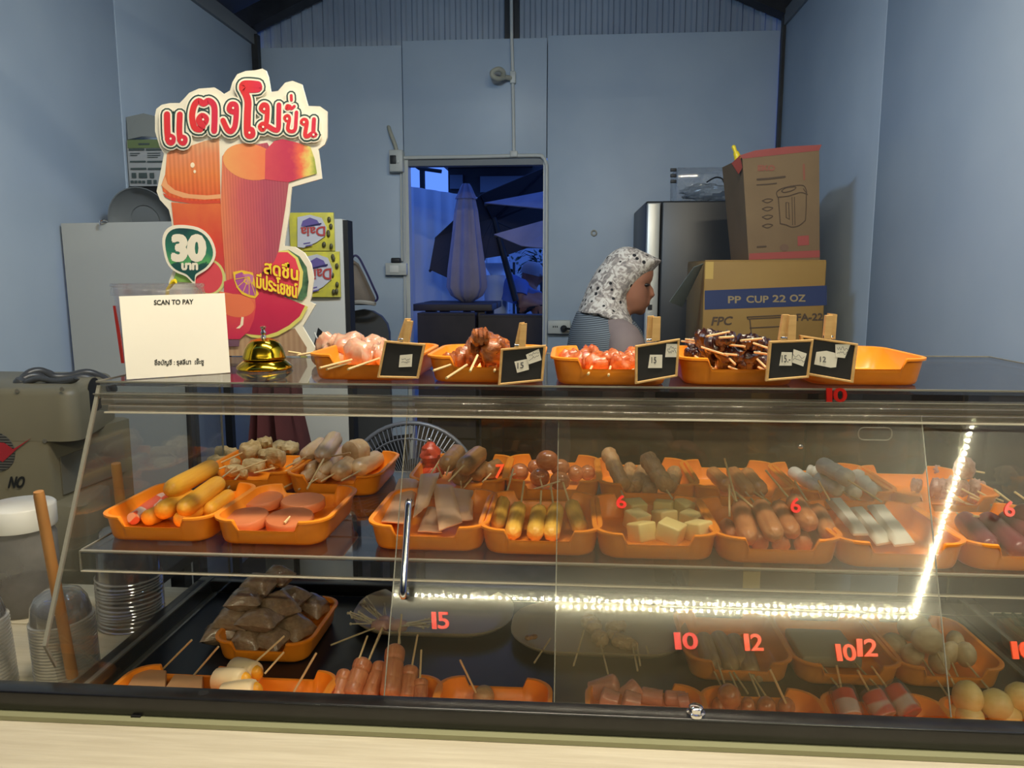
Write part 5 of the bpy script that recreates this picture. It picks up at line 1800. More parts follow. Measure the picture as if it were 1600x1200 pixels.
part('red_edge', MB().loft([[(a.x - .001, c0.y - .014, a.z), (a.x + .005, c0.y - .0145, a.z), (b2.x + .004, c0.y - .0145, b2.z), (b2.x - .001, c0.y - .014, b2.z)], [(a.x - .001, c0.y - .009, a.z), (a.x + .005, c0.y - .0095, a.z), (b2.x + .004, c0.y - .0095, b2.z), (b2.x - .001, c0.y - .009, b2.z)]], smooth=False), M_redc, t2)
p0, p1 = onY(262, 452, c0.y - .03), onY(271, 440, c0.y - .03)
solo('straw', MB().tube([(p0.x - .03, c0.y, ZT + .01), p0, p1, p1 + Vector((.004, 0, .001))], [.003, .003, .0042, .0042], 8), mat('yellow_plastic', (240, 212, 40), .35), 'yellow plastic straw tip poking out of the clear tub', 'straw')

# brass bell
cb = onZ(414, 577, ZT)
M_brass = mat('polished_brass', (232, 196, 52), .13, metal=1, c2=(224, 184, 44), scale=10)
t = thing('service_bell', (cb.x, cb.y, ZT), 'polished brass service bell with a chrome push button', 'bell')
Mx = Matrix.Translation((cb.x, cb.y, ZT))
part('base', MB().lathe([(0, .001), (.043, .001), (.0445, .003), (.0435, .006), (.038, .011), (.034, .0145), (.031, .016), (0, .016)], 40, Mx), M_brass, t)
part('dome', MB().lathe([(.028, .0175), (.0335, .0175), (.0345, .0195), (.0335, .022), (.0325, .026), (.030, .034), (.0255, .042), (.019, .0475), (.010, .0505), (.004, .051), (0, .051)], 40, Mx), M_brass, t)
part('push_button', MB().lathe([(.0042, .050), (.0042, .054), (.003, .055), (.003, .057), (.0044, .0585), (.0044, .061), (.003, .0625), (.003, .066), (.0046, .0675), (.0046, .0695), (.002, .071), (0, .071)], 16, Mx), M_chrome, t)

# cut-out drink poster
YP = 1.40
PN = Vector((0, -1, 0))
PP = Vector((0, YP, 0))
k1, k2 = K(230, 100, 5.3333), K(230, 320, 5.3333)


def pp(kk, pts):
    return [kk(*p) for p in pts]


def pxy(pts, lift):
    return [onP(p[0], p[1], PP + PN * (lift + (p[2] if len(p) > 2 else 0)), PN) for p in pts]


outl = pp(k1, [(65, 430), (75, 375), (120, 340), (190, 325), (270, 325), (305, 290), (350, 240), (430, 205), (560, 195), (600, 220), (640, 250), (690, 220), (710, 150), (750, 85), (820, 58), (900, 52), (960, 38), (990, 55), (1010, 110), (1030, 232), (1090, 225), (1150, 155), (1210, 140), (1290, 170), (1315, 260), (1340, 350), (1440, 353), (1500, 395), (1500, 610), (1480, 670), (1425, 710), (1440, 820), (1455, 955), (1330, 990), (1205, 1025), (1195, 1100)])
outl += pp(k2, [(1185, 60), (1140, 340), (1230, 350), (1310, 400), (1365, 490), (1388, 600), (1370, 760), (1355, 808), (1405, 830), (1295, 1015), (1345, 1100), (1400, 1190), (1420, 1230)])
outl += [(496, 556), (262, 560), (262, 470)]
outl += pp(k2, [(180, 640), (215, 545), (160, 450), (132, 330), (140, 270), (180, 215), (210, 190), (200, 120), (180, 40)])
outl += pp(k1, [(105, 1130), (78, 1060), (95, 980), (140, 750), (100, 680), (65, 560)])
t = thing('drink_poster', (onP(380, 556, PP, PN).x, YP, ZT), 'cut-out poster of pink watermelon drinks with large Thai lettering behind the bell', 'poster')
fr = pxy(outl, 0)
# bring the foot of the board down to the plate
fr = [Vector((p.x, p.y, max(p.z, ZT + .0005))) for p in fr]
me_board = MB().loft([fr, [p + Vector((0, .004, 0)) for p in fr]], smooth=False)
part('board', me_board, mat('white_corrugated_board', (238, 236, 222), .5), t)
wx = onY(455, 556, YP + .06)
part('stand', MB().box(wx.x - .06, wx.x + .0, YP + .004, YP + .09, ZT, ZT + .003).box(wx.x - .032, wx.x - .028, YP + .004, YP + .08, ZT, ZT + .14), mat('white_corrugated_board', (238, 236, 222), .5), t)
_lift = [0.0004]


def ink(name, pts, m, smooth=False, closed=True):
    if smooth:
        pts = [(p.x, p.y) for p in crom([(a[0], a[1], 0) for a in pts], 5, True)]
    _lift[0] += .00012
    w = pxy(pts, _lift[0])
    return part(name, MB().add(w, [tuple(range(len(w)))], None, False), m, t)


def ellipse(kk, cx_, cy_, rx, ry, rot=0, n=28, a0=0, a1=360):
    out = []
    for i in range(n + (0 if a1 - a0 >= 360 else 1)):
        a = R(a0 + (a1 - a0) * i / n)
        x, y = rx * math.cos(a), ry * math.sin(a)
        c_, s_ = math.cos(R(rot)), math.sin(R(rot))
        out.append(kk(cx_ + x * c_ - y * s_, cy_ + x * s_ + y * c_))
    return out


G_dome = gradmat('print_orange_dome', [(0, (226, 92, 60)), (.45, (236, 140, 84)), (.75, (232, 150, 110)), (1, (226, 178, 140))], 'Z', wave=38)
G_cup = gradmat('print_red_cup', [(0, (206, 72, 86)), (.5, (216, 78, 68)), (1, (228, 118, 76))], 'Z')
G_glass = gradmat('print_magenta_glass', [(0, (232, 140, 106)), (.35, (210, 106, 112)), (.7, (184, 88, 114)), (1, (178, 98, 112))], 'X', wave=60)
G_melon = gradmat('print_melon', [(0, (212, 84, 100)), (.5, (196, 62, 96)), (.72, (232, 110, 88)), (.86, (226, 214, 120)), (1, (150, 170, 80))], 'X')
G_lip = gradmat('print_lip', [(0, (238, 170, 110)), (1, (236, 120, 88))], 'X')
G_green = gradmat('print_green', [(0, (30, 88, 84)), (.33, (36, 84, 84)), (.36, (96, 178, 110)), (.55, (52, 130, 108)), (1, (36, 78, 84))], 'Z')
G_slice = gradmat('print_slice', [(0, (186, 42, 84)), (.5, (204, 48, 88)), (1, (216, 66, 94))], 'Z')
G_table = gradmat('print_planks', [(0, (212, 188, 156)), (.5, (192, 164, 132)), (1, (170, 144, 120))], 'X', wave=30)
I = lambda n, c, **kw: mat('print_' + n, c, .45, **kw)
# planks at the foot
ink('print', [(262, 556), (262, 545)] + pp(k2, [(690, 1120), (760, 1070), (1130, 1050), (1230, 1030), (1330, 1190)]) + [(478, 556)], G_table)
# left cup
ink('print', pp(k1, [(165, 745), (230, 700), (340, 690), (480, 640), (600, 620), (612, 1160), (400, 1150), (200, 1120), (130, 1060), (120, 1000), (150, 920)]), G_dome)
ink('print', pp(k1, [(115, 1010), (150, 940), (170, 1000), (230, 1050), (350, 1085), (500, 1095), (610, 1085), (612, 1120), (480, 1130), (300, 1115), (190, 1075)]), I('lid_rim', (238, 176, 130)))
ink('print', pp(k1, [(130, 1075), (200, 1110), (350, 1140), (610, 1140), (612, 1160), (400, 1168), (210, 1140), (150, 1110)]), I('lid_rim2', (216, 84, 66)))
ink('print', pp(k2, [(200, -22), (300, -12), (450, -6), (612, -12), (650, 560), (640, 640), (560, 620), (420, 600), (400, 560), (270, 500), (235, 300)]), G_cup)
for q_ in ((378, 842, 18, 22), (396, 896, 11, 14)):
    ink('print', ellipse(k1, *q_, n=12), I('highlight', (255, 240, 214)))
# right glass
ink('print', pp(k1, [(625, 770), (660, 720), (740, 685), (850, 680), (1000, 655), (1180, 985)]) + pp(k2, [(1155, 0), (1130, 160), (1085, 450), (1060, 560), (1010, 660), (800, 700), (660, 640), (640, 420), (612, 40)]), G_glass)
ink('print', ellipse(k1, 860, 815, 232, 150, 12), G_lip)
ink('print', pp(k1, [(985, 720), (1060, 640), (1130, 625), (1250, 655), (1360, 690), (1395, 790), (1415, 912), (1300, 945), (1180, 985), (1080, 975), (980, 960)]), G_melon)
# wedge of melon behind the bubble, slice circle on the right
ink('print', pp(k2, [(215, 640), (240, 560), (330, 580), (400, 650)]), I('pale_green', (140, 188, 96)))
ink('print', ellipse(k2, 520, 600, 130, 150, -15), I('rind_light', (214, 216, 140)))
ink('print', ellipse(k2, 505, 600, 122, 138, -15), I('melon_pink', (226, 84, 98)))
ink('print', pp(k2, [(1100, 385), (1180, 375), (1270, 430), (1330, 520), (1345, 640), (1330, 760), (1290, 800), (1000, 740), (960, 560), (1060, 470)]), I('rind_green', (104, 150, 112), c2=(34, 70, 58), scale=40))
ink('print', pp(k2, [(1095, 385), (1175, 378), (1255, 440), (1300, 560), (1290, 680), (1250, 780), (960, 700), (980, 560), (1070, 460)]), I('rind_yellow', (232, 226, 130)))
ink('print', pp(k2, [(1090, 395), (1170, 395), (1235, 450), (1270, 560), (1262, 680), (1225, 770), (960, 700), (970, 560), (1060, 470)]), I('melon_pink2', (228, 74, 98)))
ink('print', pp(k2, [(860, 640), (940, 690), (1130, 760), (1340, 850), (1290, 950), (1200, 1030), (1090, 1090), (980, 1120), (870, 1105), (800, 1070), (780, 800)]), I('rind_yellow2', (222, 218, 122)))
ink('print', pp(k2, [(640, 640), (720, 610), (860, 640), (940, 690), (1130, 760), (1315, 840), (1270, 930), (1180, 1005), (1080, 1060), (980, 1090), (860, 1080), (700, 1060), (640, 900)]), G_slice)
# small glass of juice
ink('print', pp(k2, [(600, 720), (900, 780), (905, 850), (890, 950), (850, 1050), (770, 1120), (680, 1120), (600, 1080)]), gradmat('print_juice', [(0, (206, 50, 92)), (.6, (228, 84, 88)), (1, (240, 140, 96))], 'Z'))
ink('print', ellipse(k2, 745, 840, 150, 96, 8), I('juice_top', (238, 128, 92)))
ink('print', pp(k2, [(785, 935), (805, 935), (800, 1000), (770, 1030), (740, 1030), (775, 1000)]), I('highlight', (255, 240, 214)))
ink('print', pp(k2, [(660, 1125), (770, 1125), (765, 1180), (660, 1180)]), I('glass_stem', (120, 88, 110)))
# paper umbrella
um = [(715, 560), (790, 545), (880, 565), (900, 650), (930, 745), (900, 780), (850, 770), (790, 745), (745, 690), (725, 630)]
ink('print', pp(k2, um), I('umbrella_yellow', (244, 208, 70)))
ink('print', pp(k2, [(735, 580), (790, 560), (820, 600), (800, 640), (835, 665), (870, 650), (905, 700), (905, 760), (850, 750), (795, 725), (755, 680), (735, 630)]), I('umbrella_purple', (178, 92, 170)))
ink('print', pp(k2, [(790, 580), (850, 575), (885, 590), (880, 640), (850, 665), (815, 640), (820, 605)]), I('umbrella_purple2', (206, 130, 186)))
for a in ((745, 690), (795, 735), (850, 765), (905, 770), (735, 620)):
    v, f = stroke([k2(850, 600), k2(*a)], .5, smooth=False)
    _lift[0] += .00008
    part('print', MB().add(pxy(v, _lift[0]), f, None, False), I('umbrella_yellow', (244, 208, 70)), t)


def inkv(name, vf, m, lift):
    return part(name, MB().add(pxy(vf[0], lift), vf[1], None, False), m, t)


L0 = _lift[0]
# big title: looped letters as pen strokes in three widths
k = k1
title = [
    [[(165, 420), (168, 560), (180, 640), (205, 650), (212, 618), (186, 606), (172, 624)]],
    [[(272, 420), (268, 560), (278, 640), (305, 655), (312, 622), (286, 612), (272, 630)]],
    [[(462, 520), (430, 470), (458, 432), (490, 455), (478, 490), (452, 486)], [(442, 545), (396, 530), (374, 440), (392, 345), (430, 308), (470, 330), (512, 306), (556, 345), (562, 440), (558, 556)]],
    [[(716, 400), (684, 378), (700, 336), (738, 345), (742, 420), (730, 520), (700, 560), (668, 545), (632, 470)]],
    [[(924, 172), (925, 205), (850, 210), (800, 212), (800, 172), (850, 165), (924, 172)], [(800, 210), (838, 300), (836, 420), (834, 540), (842, 590), (872, 588), (866, 552), (838, 556)]],
    [[(978, 395), (950, 370), (968, 340), (998, 352), (1000, 420), (990, 500), (962, 545), (942, 520), (968, 500), (1010, 520), (1060, 548), (1092, 540), (1096, 440), (1098, 340)]],
    [[(1160, 470), (1148, 445), (1172, 432), (1184, 460), (1172, 540), (1200, 562), (1232, 545), (1240, 470), (1244, 402)]],
    [[(1180, 372), (1160, 368), (1168, 346), (1190, 352), (1200, 372), (1226, 352)], [(1200, 262), (1202, 300)]],
    [[(1306, 500), (1288, 482), (1308, 464), (1330, 486), (1316, 590), (1340, 600), (1380, 575), (1402, 590), (1382, 596), (1384, 570), (1390, 460)]],
]
wd = [26, 24, 25, 22, 29, 20, 15, 12, 17]
for lay_i, (dw, m) in enumerate(((21, I('white', (250, 246, 232))), (15, I('dark_green_line', (52, 84, 82))), (8, I('white', (250, 246, 232))), (0, gradmat('print_title', [(0, (226, 60, 62)), (1, (214, 52, 84))], 'X')))):
    for i, strokes in enumerate(title):
        V, Fc = [], []
        for s_ in strokes:
            v, f = stroke([k(*p) for p in s_], (wd[i] * 1.02 + dw * 1.9) / 5.3333, 5)
            o = len(V)
            V += v
            Fc += [tuple(j + o for j in q_) for q_ in f]
        inkv('letter' if lay_i == 3 else 'letter_outline', (V, Fc), m, L0 + .0004 + .0006 * lay_i)
# white loop centres
for x, y in ((195, 622), (290, 632), (466, 462), (716, 366), (852, 572), (974, 376), (966, 524), (1166, 456), (1306, 484), (1386, 588)):
    inkv('letter_outline', (ellipse(k1, x, y, 9, 10, n=10), [tuple(range(10))]), I('white', (250, 246, 232)), L0 + .0029)
# price bubble
bub = [(150, 330), (165, 250), (215, 205), (300, 195), (420, 215), (500, 275), (545, 370), (540, 450), (490, 520), (430, 560), (400, 585), (392, 640), (350, 600), (320, 575), (240, 540), (180, 470)]


def grow(pts, f):
    cx_, cy_ = sum(p[0] for p in pts) / len(pts), sum(p[1] for p in pts) / len(pts)
    return [(cx_ + (p[0] - cx_) * f, cy_ + (p[1] - cy_) * f) for p in pts]


for f_, m, l_ in ((1.12, I('white', (250, 246, 232)), .0010), (1.0, G_green, .0013)):
    pts = pp(k2, grow(bub, f_))
    pts = [(p.x, p.y) for p in crom([(a[0], a[1], 0) for a in pts], 3, True)]
    inkv('price_bubble', (pts, [tuple(range(len(pts)))]), m, L0 + l_)
inkv('lettering', textbox('30', *[v for v in (k2(212, 0)[0], k2(480, 0)[0], k2(0, 255)[1], k2(0, 465)[1])], 2.6, .02), I('white', (250, 246, 232)), L0 + .0017)
inkv('lettering', textbox('บาท', k2(290, 0)[0], k2(418, 0)[0], k2(0, 488)[1], k2(0, 540)[1], 1.2), I('white', (250, 246, 232)), L0 + .0017)
for txt, x0, x1, y0, y1, dy in (('สดชื่น', 975, 1255, 440, 570, .22), ('มีประโยชน์', 912, 1250, 560, 690, .26)):
    a, b2, c_, d_ = k2(x0, 0)[0], k2(x1, 0)[0], k2(0, y0)[1], k2(0, y1)[1]
    inkv('lettering', textbox(txt, a, b2, c_, d_, 1.9, 0, dy), I('crimson', (190, 30, 74)), L0 + .0012)
    inkv('lettering', textbox(txt, a, b2, c_, d_, .75, 0, dy), I('bright_yellow', (252, 226, 70)), L0 + .0015)

# small clip-on chalkboards
M_wood_l = mat('pale_sign_wood', (214, 176, 118), .55, c2=(196, 156, 98), scale=10, stretch=(1, 1, 8))
M_chalk = mat('black_chalkboard', (26, 26, 28), .6, c2=(34, 34, 36), scale=20)
M_paper = mat('white_paper_label', (232, 228, 216), .7)
M_pencil = mat('pencil_grey', (96, 96, 100), .7)
YB_ = 1.034
BP, BN = Vector((0, YB_, 0)), Vector((0, -1, 0))


def chalkboard(kk, quad, pins, papers, texts, label, y=YB_):
    P0 = Vector((0, y, 0))
    pt = lambda x, yy, l=0: onP(*kk(x, yy), P0 + BN * l, BN)
    c = [pt(*p) for p in quad]
    cen = sum(c, Vector()) / 4
    t = thing('chalkboard_sign', (cen.x, y, min(p.z for p in c)), label, 'sign', 'clip-on chalkboards')
    rim = []
    m4 = len(quad)

    def inset(f):
        return [cen + (p - cen) * f for p in c]
    part('board', MB().loft([[p + Vector((0, .003, 0)) for p in inset(.96)], [p + Vector((0, -.001, 0)) for p in inset(.96)]], smooth=False), M_chalk, t)
    fm = MB()
    rings = [[p + Vector((0, dy, 0)) for p in inset(f)] for f, dy in ((.885, .0), (.885, -.0022), (.91, -.0032), (.985, -.0032), (1.0, -.002), (1.0, .0036), (.885, .0036))]
    fm.loft(rings, False, False, True, None, False)
    part('frame', fm, M_wood_l, t)
    for pp_, dy in pins:
        q4 = [pt(*p) + Vector((0, dy, 0)) for p in pp_]
        part('clothespin_half', MB().loft([q4, [p + Vector((0, .009, 0)) for p in q4]], smooth=False), M_wood_l, t)
    pc = pt(*((sum(p[0] for p in pins[0][0]) / 4, max(p[1] for p in pins[0][0]) - 14)))
    part('clothespin_spring', MB().tube([pc + Vector((-.006, .001, 0)), pc + Vector((.006, .001, 0))], .0022, 8), M_chrome, t)
    pps = []
    for i, q4 in enumerate(papers):
        w = [pt(*p, .0016 + .0005 * i) for p in q4]
        pps.append(part('paper_label', MB().loft([w, [p + Vector((0, -.0003, 0)) for p in w]], smooth=False), M_paper, t))
    for (txt, x0, x1, y0, y1, i, dy) in texts:
        if txt == '~':
            V, Fc = [], []
            random.seed(int(x0))
            for row in range(2):
                yy = y0 + (y1 - y0) * (row + .5) / 2
                pts = [(x0 + (x1 - x0) * j / 9, yy + (x1 - x0) * j / 9 * dy + random.uniform(-.5, .5) * (y1 - y0) * .45) for j in range(10)]
                v, f = stroke(pts, 1.3, 3)
                o = len(V)
                V += v
                Fc += [tuple(j + o for j in q_) for q_ in f]
        else:
            V, Fc = textbox(txt, x0, x1, y0, y1, .8, 0, dy)
        part('handwriting', MB().add([pt(p[0], p[1], .0016 + .0005 * i + .0006 + (p[2] if len(p) > 2 else 0)) for p in V], Fc, None, False), M_pencil, pps[i])
    return t


k5, k6, k7 = K(340, 340, 4), K(640, 380, 4), K(960, 380, 4)
chalkboard(k5, [(1045, 768), (1300, 790), (1256, 1006), (999, 1000)], [([(1165, 632), (1200, 634), (1160, 776), (1118, 772)], .004), ([(1182, 644), (1218, 648), (1194, 782), (1158, 778)], -.002)], [[(1140, 860), (1218, 853), (1213, 932), (1132, 935)]], [('~', 1150, 1200, 880, 912, 0, 0)], 'chalkboard with one small paper label, clipped to the chicken tray')
chalkboard(k6, [(570, 660), (853, 636), (835, 860), (553, 888)], [([(684, 500), (716, 496), (690, 652), (652, 655)], .004), ([(698, 505), (732, 502), (724, 650), (680, 652)], -.002)], [[(655, 740), (740, 722), (746, 790), (672, 810)], [(727, 697), (808, 660), (825, 730), (745, 757)]], [('15', 674, 712, 748, 784, 0, -.1), ('~', 745, 808, 690, 735, 1, -.3)], 'chalkboard reading 15 with two labels, clipped to the brown skewer tray')
chalkboard(k7, [(130, 640), (409, 596), (393, 832), (128, 880)], [([(212, 458), (250, 455), (250, 612), (204, 620)], .004), ([(240, 462), (289, 460), (284, 608), (232, 614)], -.002)], [[(222, 697), (300, 697), (298, 780), (210, 780)], [(325, 628), (397, 630), (388, 712), (317, 712)]], [('15', 232, 262, 712, 750, 0, 0), ('~', 330, 385, 645, 695, 1, -.1)], 'chalkboard reading 15, clipped between the red and the dark skewer trays')
chalkboard(k7, [(968, 612), (1243, 601), (1212, 840), (944, 862)], [([(1060, 448), (1100, 447), (1086, 606), (1036, 608)], .004), ([(1092, 452), (1137, 452), (1130, 602), (1080, 606)], -.002)], [[(1045, 680), (1110, 682), (1108, 765), (1030, 765)], [(1120, 662), (1202, 690), (1180, 770), (1110, 745)]], [('15.-', 1046, 1100, 700, 745, 0, 0), ('~', 1118, 1188, 690, 735, 1, .2)], 'chalkboard reading 15.- at the right end of the dark skewer tray', 1.028)
chalkboard(k7, [(1157, 574), (1521, 628), (1490, 873), (1190, 820)], [([(1322, 452), (1366, 450), (1352, 600), (1310, 594)], -.002), ([(1350, 440), (1400, 446), (1388, 602), (1346, 598)], .004)], [[(1262, 680), (1325, 672), (1397, 690), (1385, 775), (1350, 778), (1248, 757)], [(1380, 632), (1475, 632), (1440, 718), (1382, 712)]], [('12', 1286, 1322, 708, 742, 0, .05), ('~', 1392, 1460, 645, 695, 1, .05)], 'chalkboard reading 12, tilted in front of the empty tray', 1.036)

# ================================================================ LEFT OF THE CASE
M_lid = clear('dome_lid_plastic', (.96, .96, .96), .16, .85, .06, haze=.08, haze_col=(236, 234, 228))
ZC = ZF - .004
prof = [(.0475, .000), (.0475, .003), (.0435, .004), (.0440, .010), (.0405, .030), (.033, .043), (.018, .0515), (.0, .053)]
M_lrim = clear('lid_rim_glint', (.9, .9, .9), .30, .95, .10, haze=.38, haze_col=(244, 240, 230))  # whitish haze stands for the highlights along lid and cup rims
LID = MB().lathe(prof, 28, None, False, True).mesh('dome_lid', [M_lid, M_lrim])
for pl_ in LID.polygons:
    pl_.material_index = 1 if pl_.center.z < .0036 else 0
p1 = onZ(112, 1062, ZC)
p2 = onZ(24, 1068, ZC)
p1 = Vector((CX0 - .075 - .0475, p1.y + .01, ZC))
p2 = Vector((p1.x - .108, p1.y - .045, ZC))
for (p, top_v, tilt, nm) in ((p1, 917, 3, 'in the stack beside the case'), (p2, 926, 5, 'in the stack at the picture edge')):
    h = onY(60, top_v, p.y).z - ZC - .053
    n = 20
    for i in range(n):
        o = link('dome_lid', LID)
        z = h * i / (n - 1)
        o.location = (p.x - math.tan(R(tilt)) * z * .6, p.y, ZC + z + .0005)
        o.rotation_euler = (R(1.5), R(-tilt), 0)
        tag(o, ('topmost clear dome lid ' if i == n - 1 else 'clear dome lid nested ') + nm, 'lid', 'clear dome lids ' + nm)
M_cup = clear('clear_cup_plastic', (.93, .93, .94), .11, .8, .06, haze=.07, haze_col=(200, 200, 205))
CUP = MB().lathe([(.056, 0), (.058, .002), (.056, .004), (.0545, .005), (.048, .085), (.046, .088), (0, .088)], 28, None, False, True).mesh('plastic_cup', [M_cup, M_lrim])
for pl_ in CUP.polygons:
    pl_.material_index = 1 if pl_.center.z < .0042 else 0
p3 = onZ(219, 993, ZC)
p3 = Vector((CX0 - .072 - .060, p3.y + .055, ZC))
for i in range(14):
    o = link('plastic_cup', CUP)
    o.location = (p3.x, p3.y, ZC + .0005 + .0068 * i)
    o.rotation_euler = (R(1), R(2), i)
    tag(o, 'topmost clear plastic cup of the upside-down stack beside the case' if i == 13 else 'clear plastic cup nested in the upside-down stack beside the case', 'cup', 'upside-down clear cups')
# jar
pj = onZ(38, 955, ZC)
pj = Vector((onY(36, 850, 1.34).x, 1.34, ZC))
zj = onY(36, 812, 1.34).z
t = thing('storage_jar', pj, 'translucent jar of dark syrup with a white screw lid', 'jar')
Mx = Matrix.Translation((pj.x, pj.y, 0))
rj = .058
M_jar = clear('frosted_jar', (.86, .86, .87), .05, .6, .12, haze=.45, haze_col=(190, 187, 186))
part('body', MB().lathe([(0, ZC + .001), (rj - .006, ZC + .001), (rj, ZC + .01), (rj, zj - .03), (rj - .008, zj - .012), (rj - .008, zj)], 32, Mx, True, False), M_jar, t)
part('syrup', MB().lathe([(0, ZC + .004), (rj - .008, ZC + .005), (rj - .004, ZC + .012), (rj - .004, ZC + .055), (0, ZC + .055)], 32, Mx), mat('dark_syrup', (34, 20, 16), .2), t)
zl = onY(36, 787, 1.34).z
part('lid', MB().lathe([(rj - .004, zj - .012), (rj + .002, zj - .012), (rj + .003, zj - .008), (rj + .003, zl - .003), (rj, zl), (0, zl + .001)], 36, Mx), mat('white_plastic', (232, 232, 228), .35), t)
# wooden paddles
M_pad = mat('warm_wood_stick', (196, 142, 84), .5, c2=(170, 116, 64), scale=6, stretch=(6, 6, 1))
a, b2 = onY(60, 768, 1.02), onY(89, 925, 1.04)
b3 = a + (b2 - a) * 1.9
b3.z = max(b3.z, ZC + .01)
solo('wooden_paddle', MB().tube([a, a.lerp(b2, .05), b3], [.0068, .0075, .0085], 10), M_pad, 'round wooden stick leaning in front of the white lidded jar', 'stick')
a, b2 = onY(181, 724, 1.36), onY(190, 800, 1.37)
solo('wooden_paddle', MB().tube([a, a.lerp(b2, .06), a + (b2 - a) * 3.2], [.0085, .0092, .0095], 10), M_pad, 'wooden stick standing behind the acrylic side panel by the yellow sausages', 'stick')
# ================================================================ BACK OF THE STALL
q = lambda u, v, y: onY(u, v, y)
# beige machine at the left
M_mach = mat('grey_beige_plastic', (124, 117, 96), .45, c2=(116, 110, 90), scale=5)
M_mach2 = mat('recess_shade_grey', (112, 108, 96), .5)  # darker grey paints the shade inside the recess and screw holes
Ym = 1.66
t = thing('ice_machine', (q(60, 700, Ym).x, Ym, ZC - .05), 'big beige plastic machine with a red lightning logo and dark hose on top', 'machine')
xl = q(-150, 600, Ym).x
xr = q(112, 620, Ym).x
ztop = q(80, 606, Ym).z
zbot = ZC - .12
body = MB()
prof = [(xl, Ym), (xr - .035, Ym), (xr - .018, Ym + .004), (xr - .006, Ym + .014), (xr, Ym + .03), (q(176, 640, Ym + .26).x, Ym + .26), (q(176, 640, Ym + .26).x - .02, Ym + .30), (xl, Ym + .30)]


def inset2(pr, d):
    cx_, cy_ = sum(p[0] for p in pr) / len(pr), sum(p[1] for p in pr) / len(pr)
    return [(p[0] - d * (1 if p[0] > cx_ else -1), p[1] - d * (1 if p[1] > cy_ else -1)) for p in pr]


zrec = q(80, 690, Ym).z
zb2 = q(80, 785, Ym).z
up = [[(x, y, z) for x, y in inset2(prof, d)] for d, z in ((0, zrec), (0, ztop - .02), (.004, ztop - .010), (.010, ztop - .004), (.02, ztop))]
part('housing', MB().loft(up), M_mach, t)
xq = q(76, 700, Ym).x
low = [(xl, Ym + .0005), (xq - .008, Ym + .0005), (xq, Ym + .01), (xq + .03, Ym + .28), (xq, Ym + .30), (xl, Ym + .30)]
part('lower_housing', MB().loft([[(x, y, z) for x, y in low] for z in (zbot, zrec + .002)]), M_mach, t)
part('recess', MB().loft([[(xq + .0005 + .03 * (y - Ym) / .28, y, z) for y, z in ((Ym + .03, zb2 + .01), (Ym + .25, zb2 + .01), (Ym + .25, zrec - .03), (Ym + .03, zrec - .045))], [(xq + .003 + .03 * (y - Ym) / .28, y, z) for y, z in ((Ym + .03, zb2 + .01), (Ym + .25, zb2 + .01), (Ym + .25, zrec - .03), (Ym + .03, zrec - .045))]], smooth=False), M_mach2, t)
part('flange', MB().loft([[(x, y, z) for x, y in inset2(prof, d)] for d, z in ((.0, zbot), (0, zb2 - .012), (.012, zb2))]), M_mach, t)
for u, v in ((27, 611), (97, 608), (70, 689)):
    p = q(u, v, Ym - .0005)
    part('screw_hole', MB().lathe([(0, 0), (.0055, 0), (.0055, .001), (.004, .0015), (0, .0005)], 12, Matrix.Translation(p) @ Matrix.Rotation(PI / 2, 4, 'X')), M_mach2, t)
# hand hole in the right face
p = q(137, 626, Ym + .10)
hole = []
fx = lambda yy: xr + (q(176, 640, Ym + .26).x - xr) * (yy - Ym - .015) / .245 + .001
yc_ = Ym + .13
for i in range(16):
    a = PI * i / 15
    yy = yc_ + .042 * math.cos(a)
    hole.append((fx(yy), yy, p.z + .022 + .03 * math.sin(a)))
hole += [(fx(yc_ - .042), yc_ - .042, p.z - .035), (fx(yc_ + .042), yc_ + .042, p.z - .03)]
part('hand_hole', MB().loft([hole, [(x + .002, y, z) for x, y, z in hole]], smooth=False), M_black, t)
# logo disc, bolt and lettering on the front face
cl = q(-6, 706, Ym)
rl = .047
part('logo_disc', MB().lathe([(0, 0), (rl, 0), (rl, .0012), (rl - .003, .0016), (0, .0016)], 40, Matrix.Translation(cl) @ Matrix.Rotation(PI / 2, 4, 'X')), mat('logo_grey', (96, 94, 90), .5), t)
ln = MB()
for i in range(14):
    z = cl.z + rl * (-.9 + 1.8 * i / 13)
    w = math.sqrt(max(rl * rl - (z - cl.z) ** 2, 0))
    ln.box(cl.x - w, cl.x + w, Ym - .0022, Ym - .0016, z - .0009, z + .0009)
part('logo_lines', ln, M_black, t, kind='stuff')
bolt = [q(u, v, Ym - .0026) for u, v in ((47, 686), (22, 706), (20, 701), (-14, 728), (2, 704), (-2, 706), (8, 692), (-30, 694), (-30, 740), (-8, 716), (-14, 722), (24, 700))]
bolt = [q(u, v, Ym - .003) for u, v in ((48, 685), (20, 702), (6, 692), (-40, 690), (-40, 750), (-6, 716), (4, 722), (26, 702))]
part('logo_bolt', MB().loft([bolt, [p + Vector((0, .0015, 0)) for p in bolt]], smooth=False), mat('logo_red', (168, 30, 40), .45), t)
V, Fc = textbox('NO', 15, 38, 745, 762, .9)
V = [(p[0] - (p[1] - 753) * .25, p[1], p[2]) for p in V]
part('lettering', MB().add([q(u, v, Ym - .0025 - l_) for u, v, l_ in V], Fc, None, False), M_black, t)
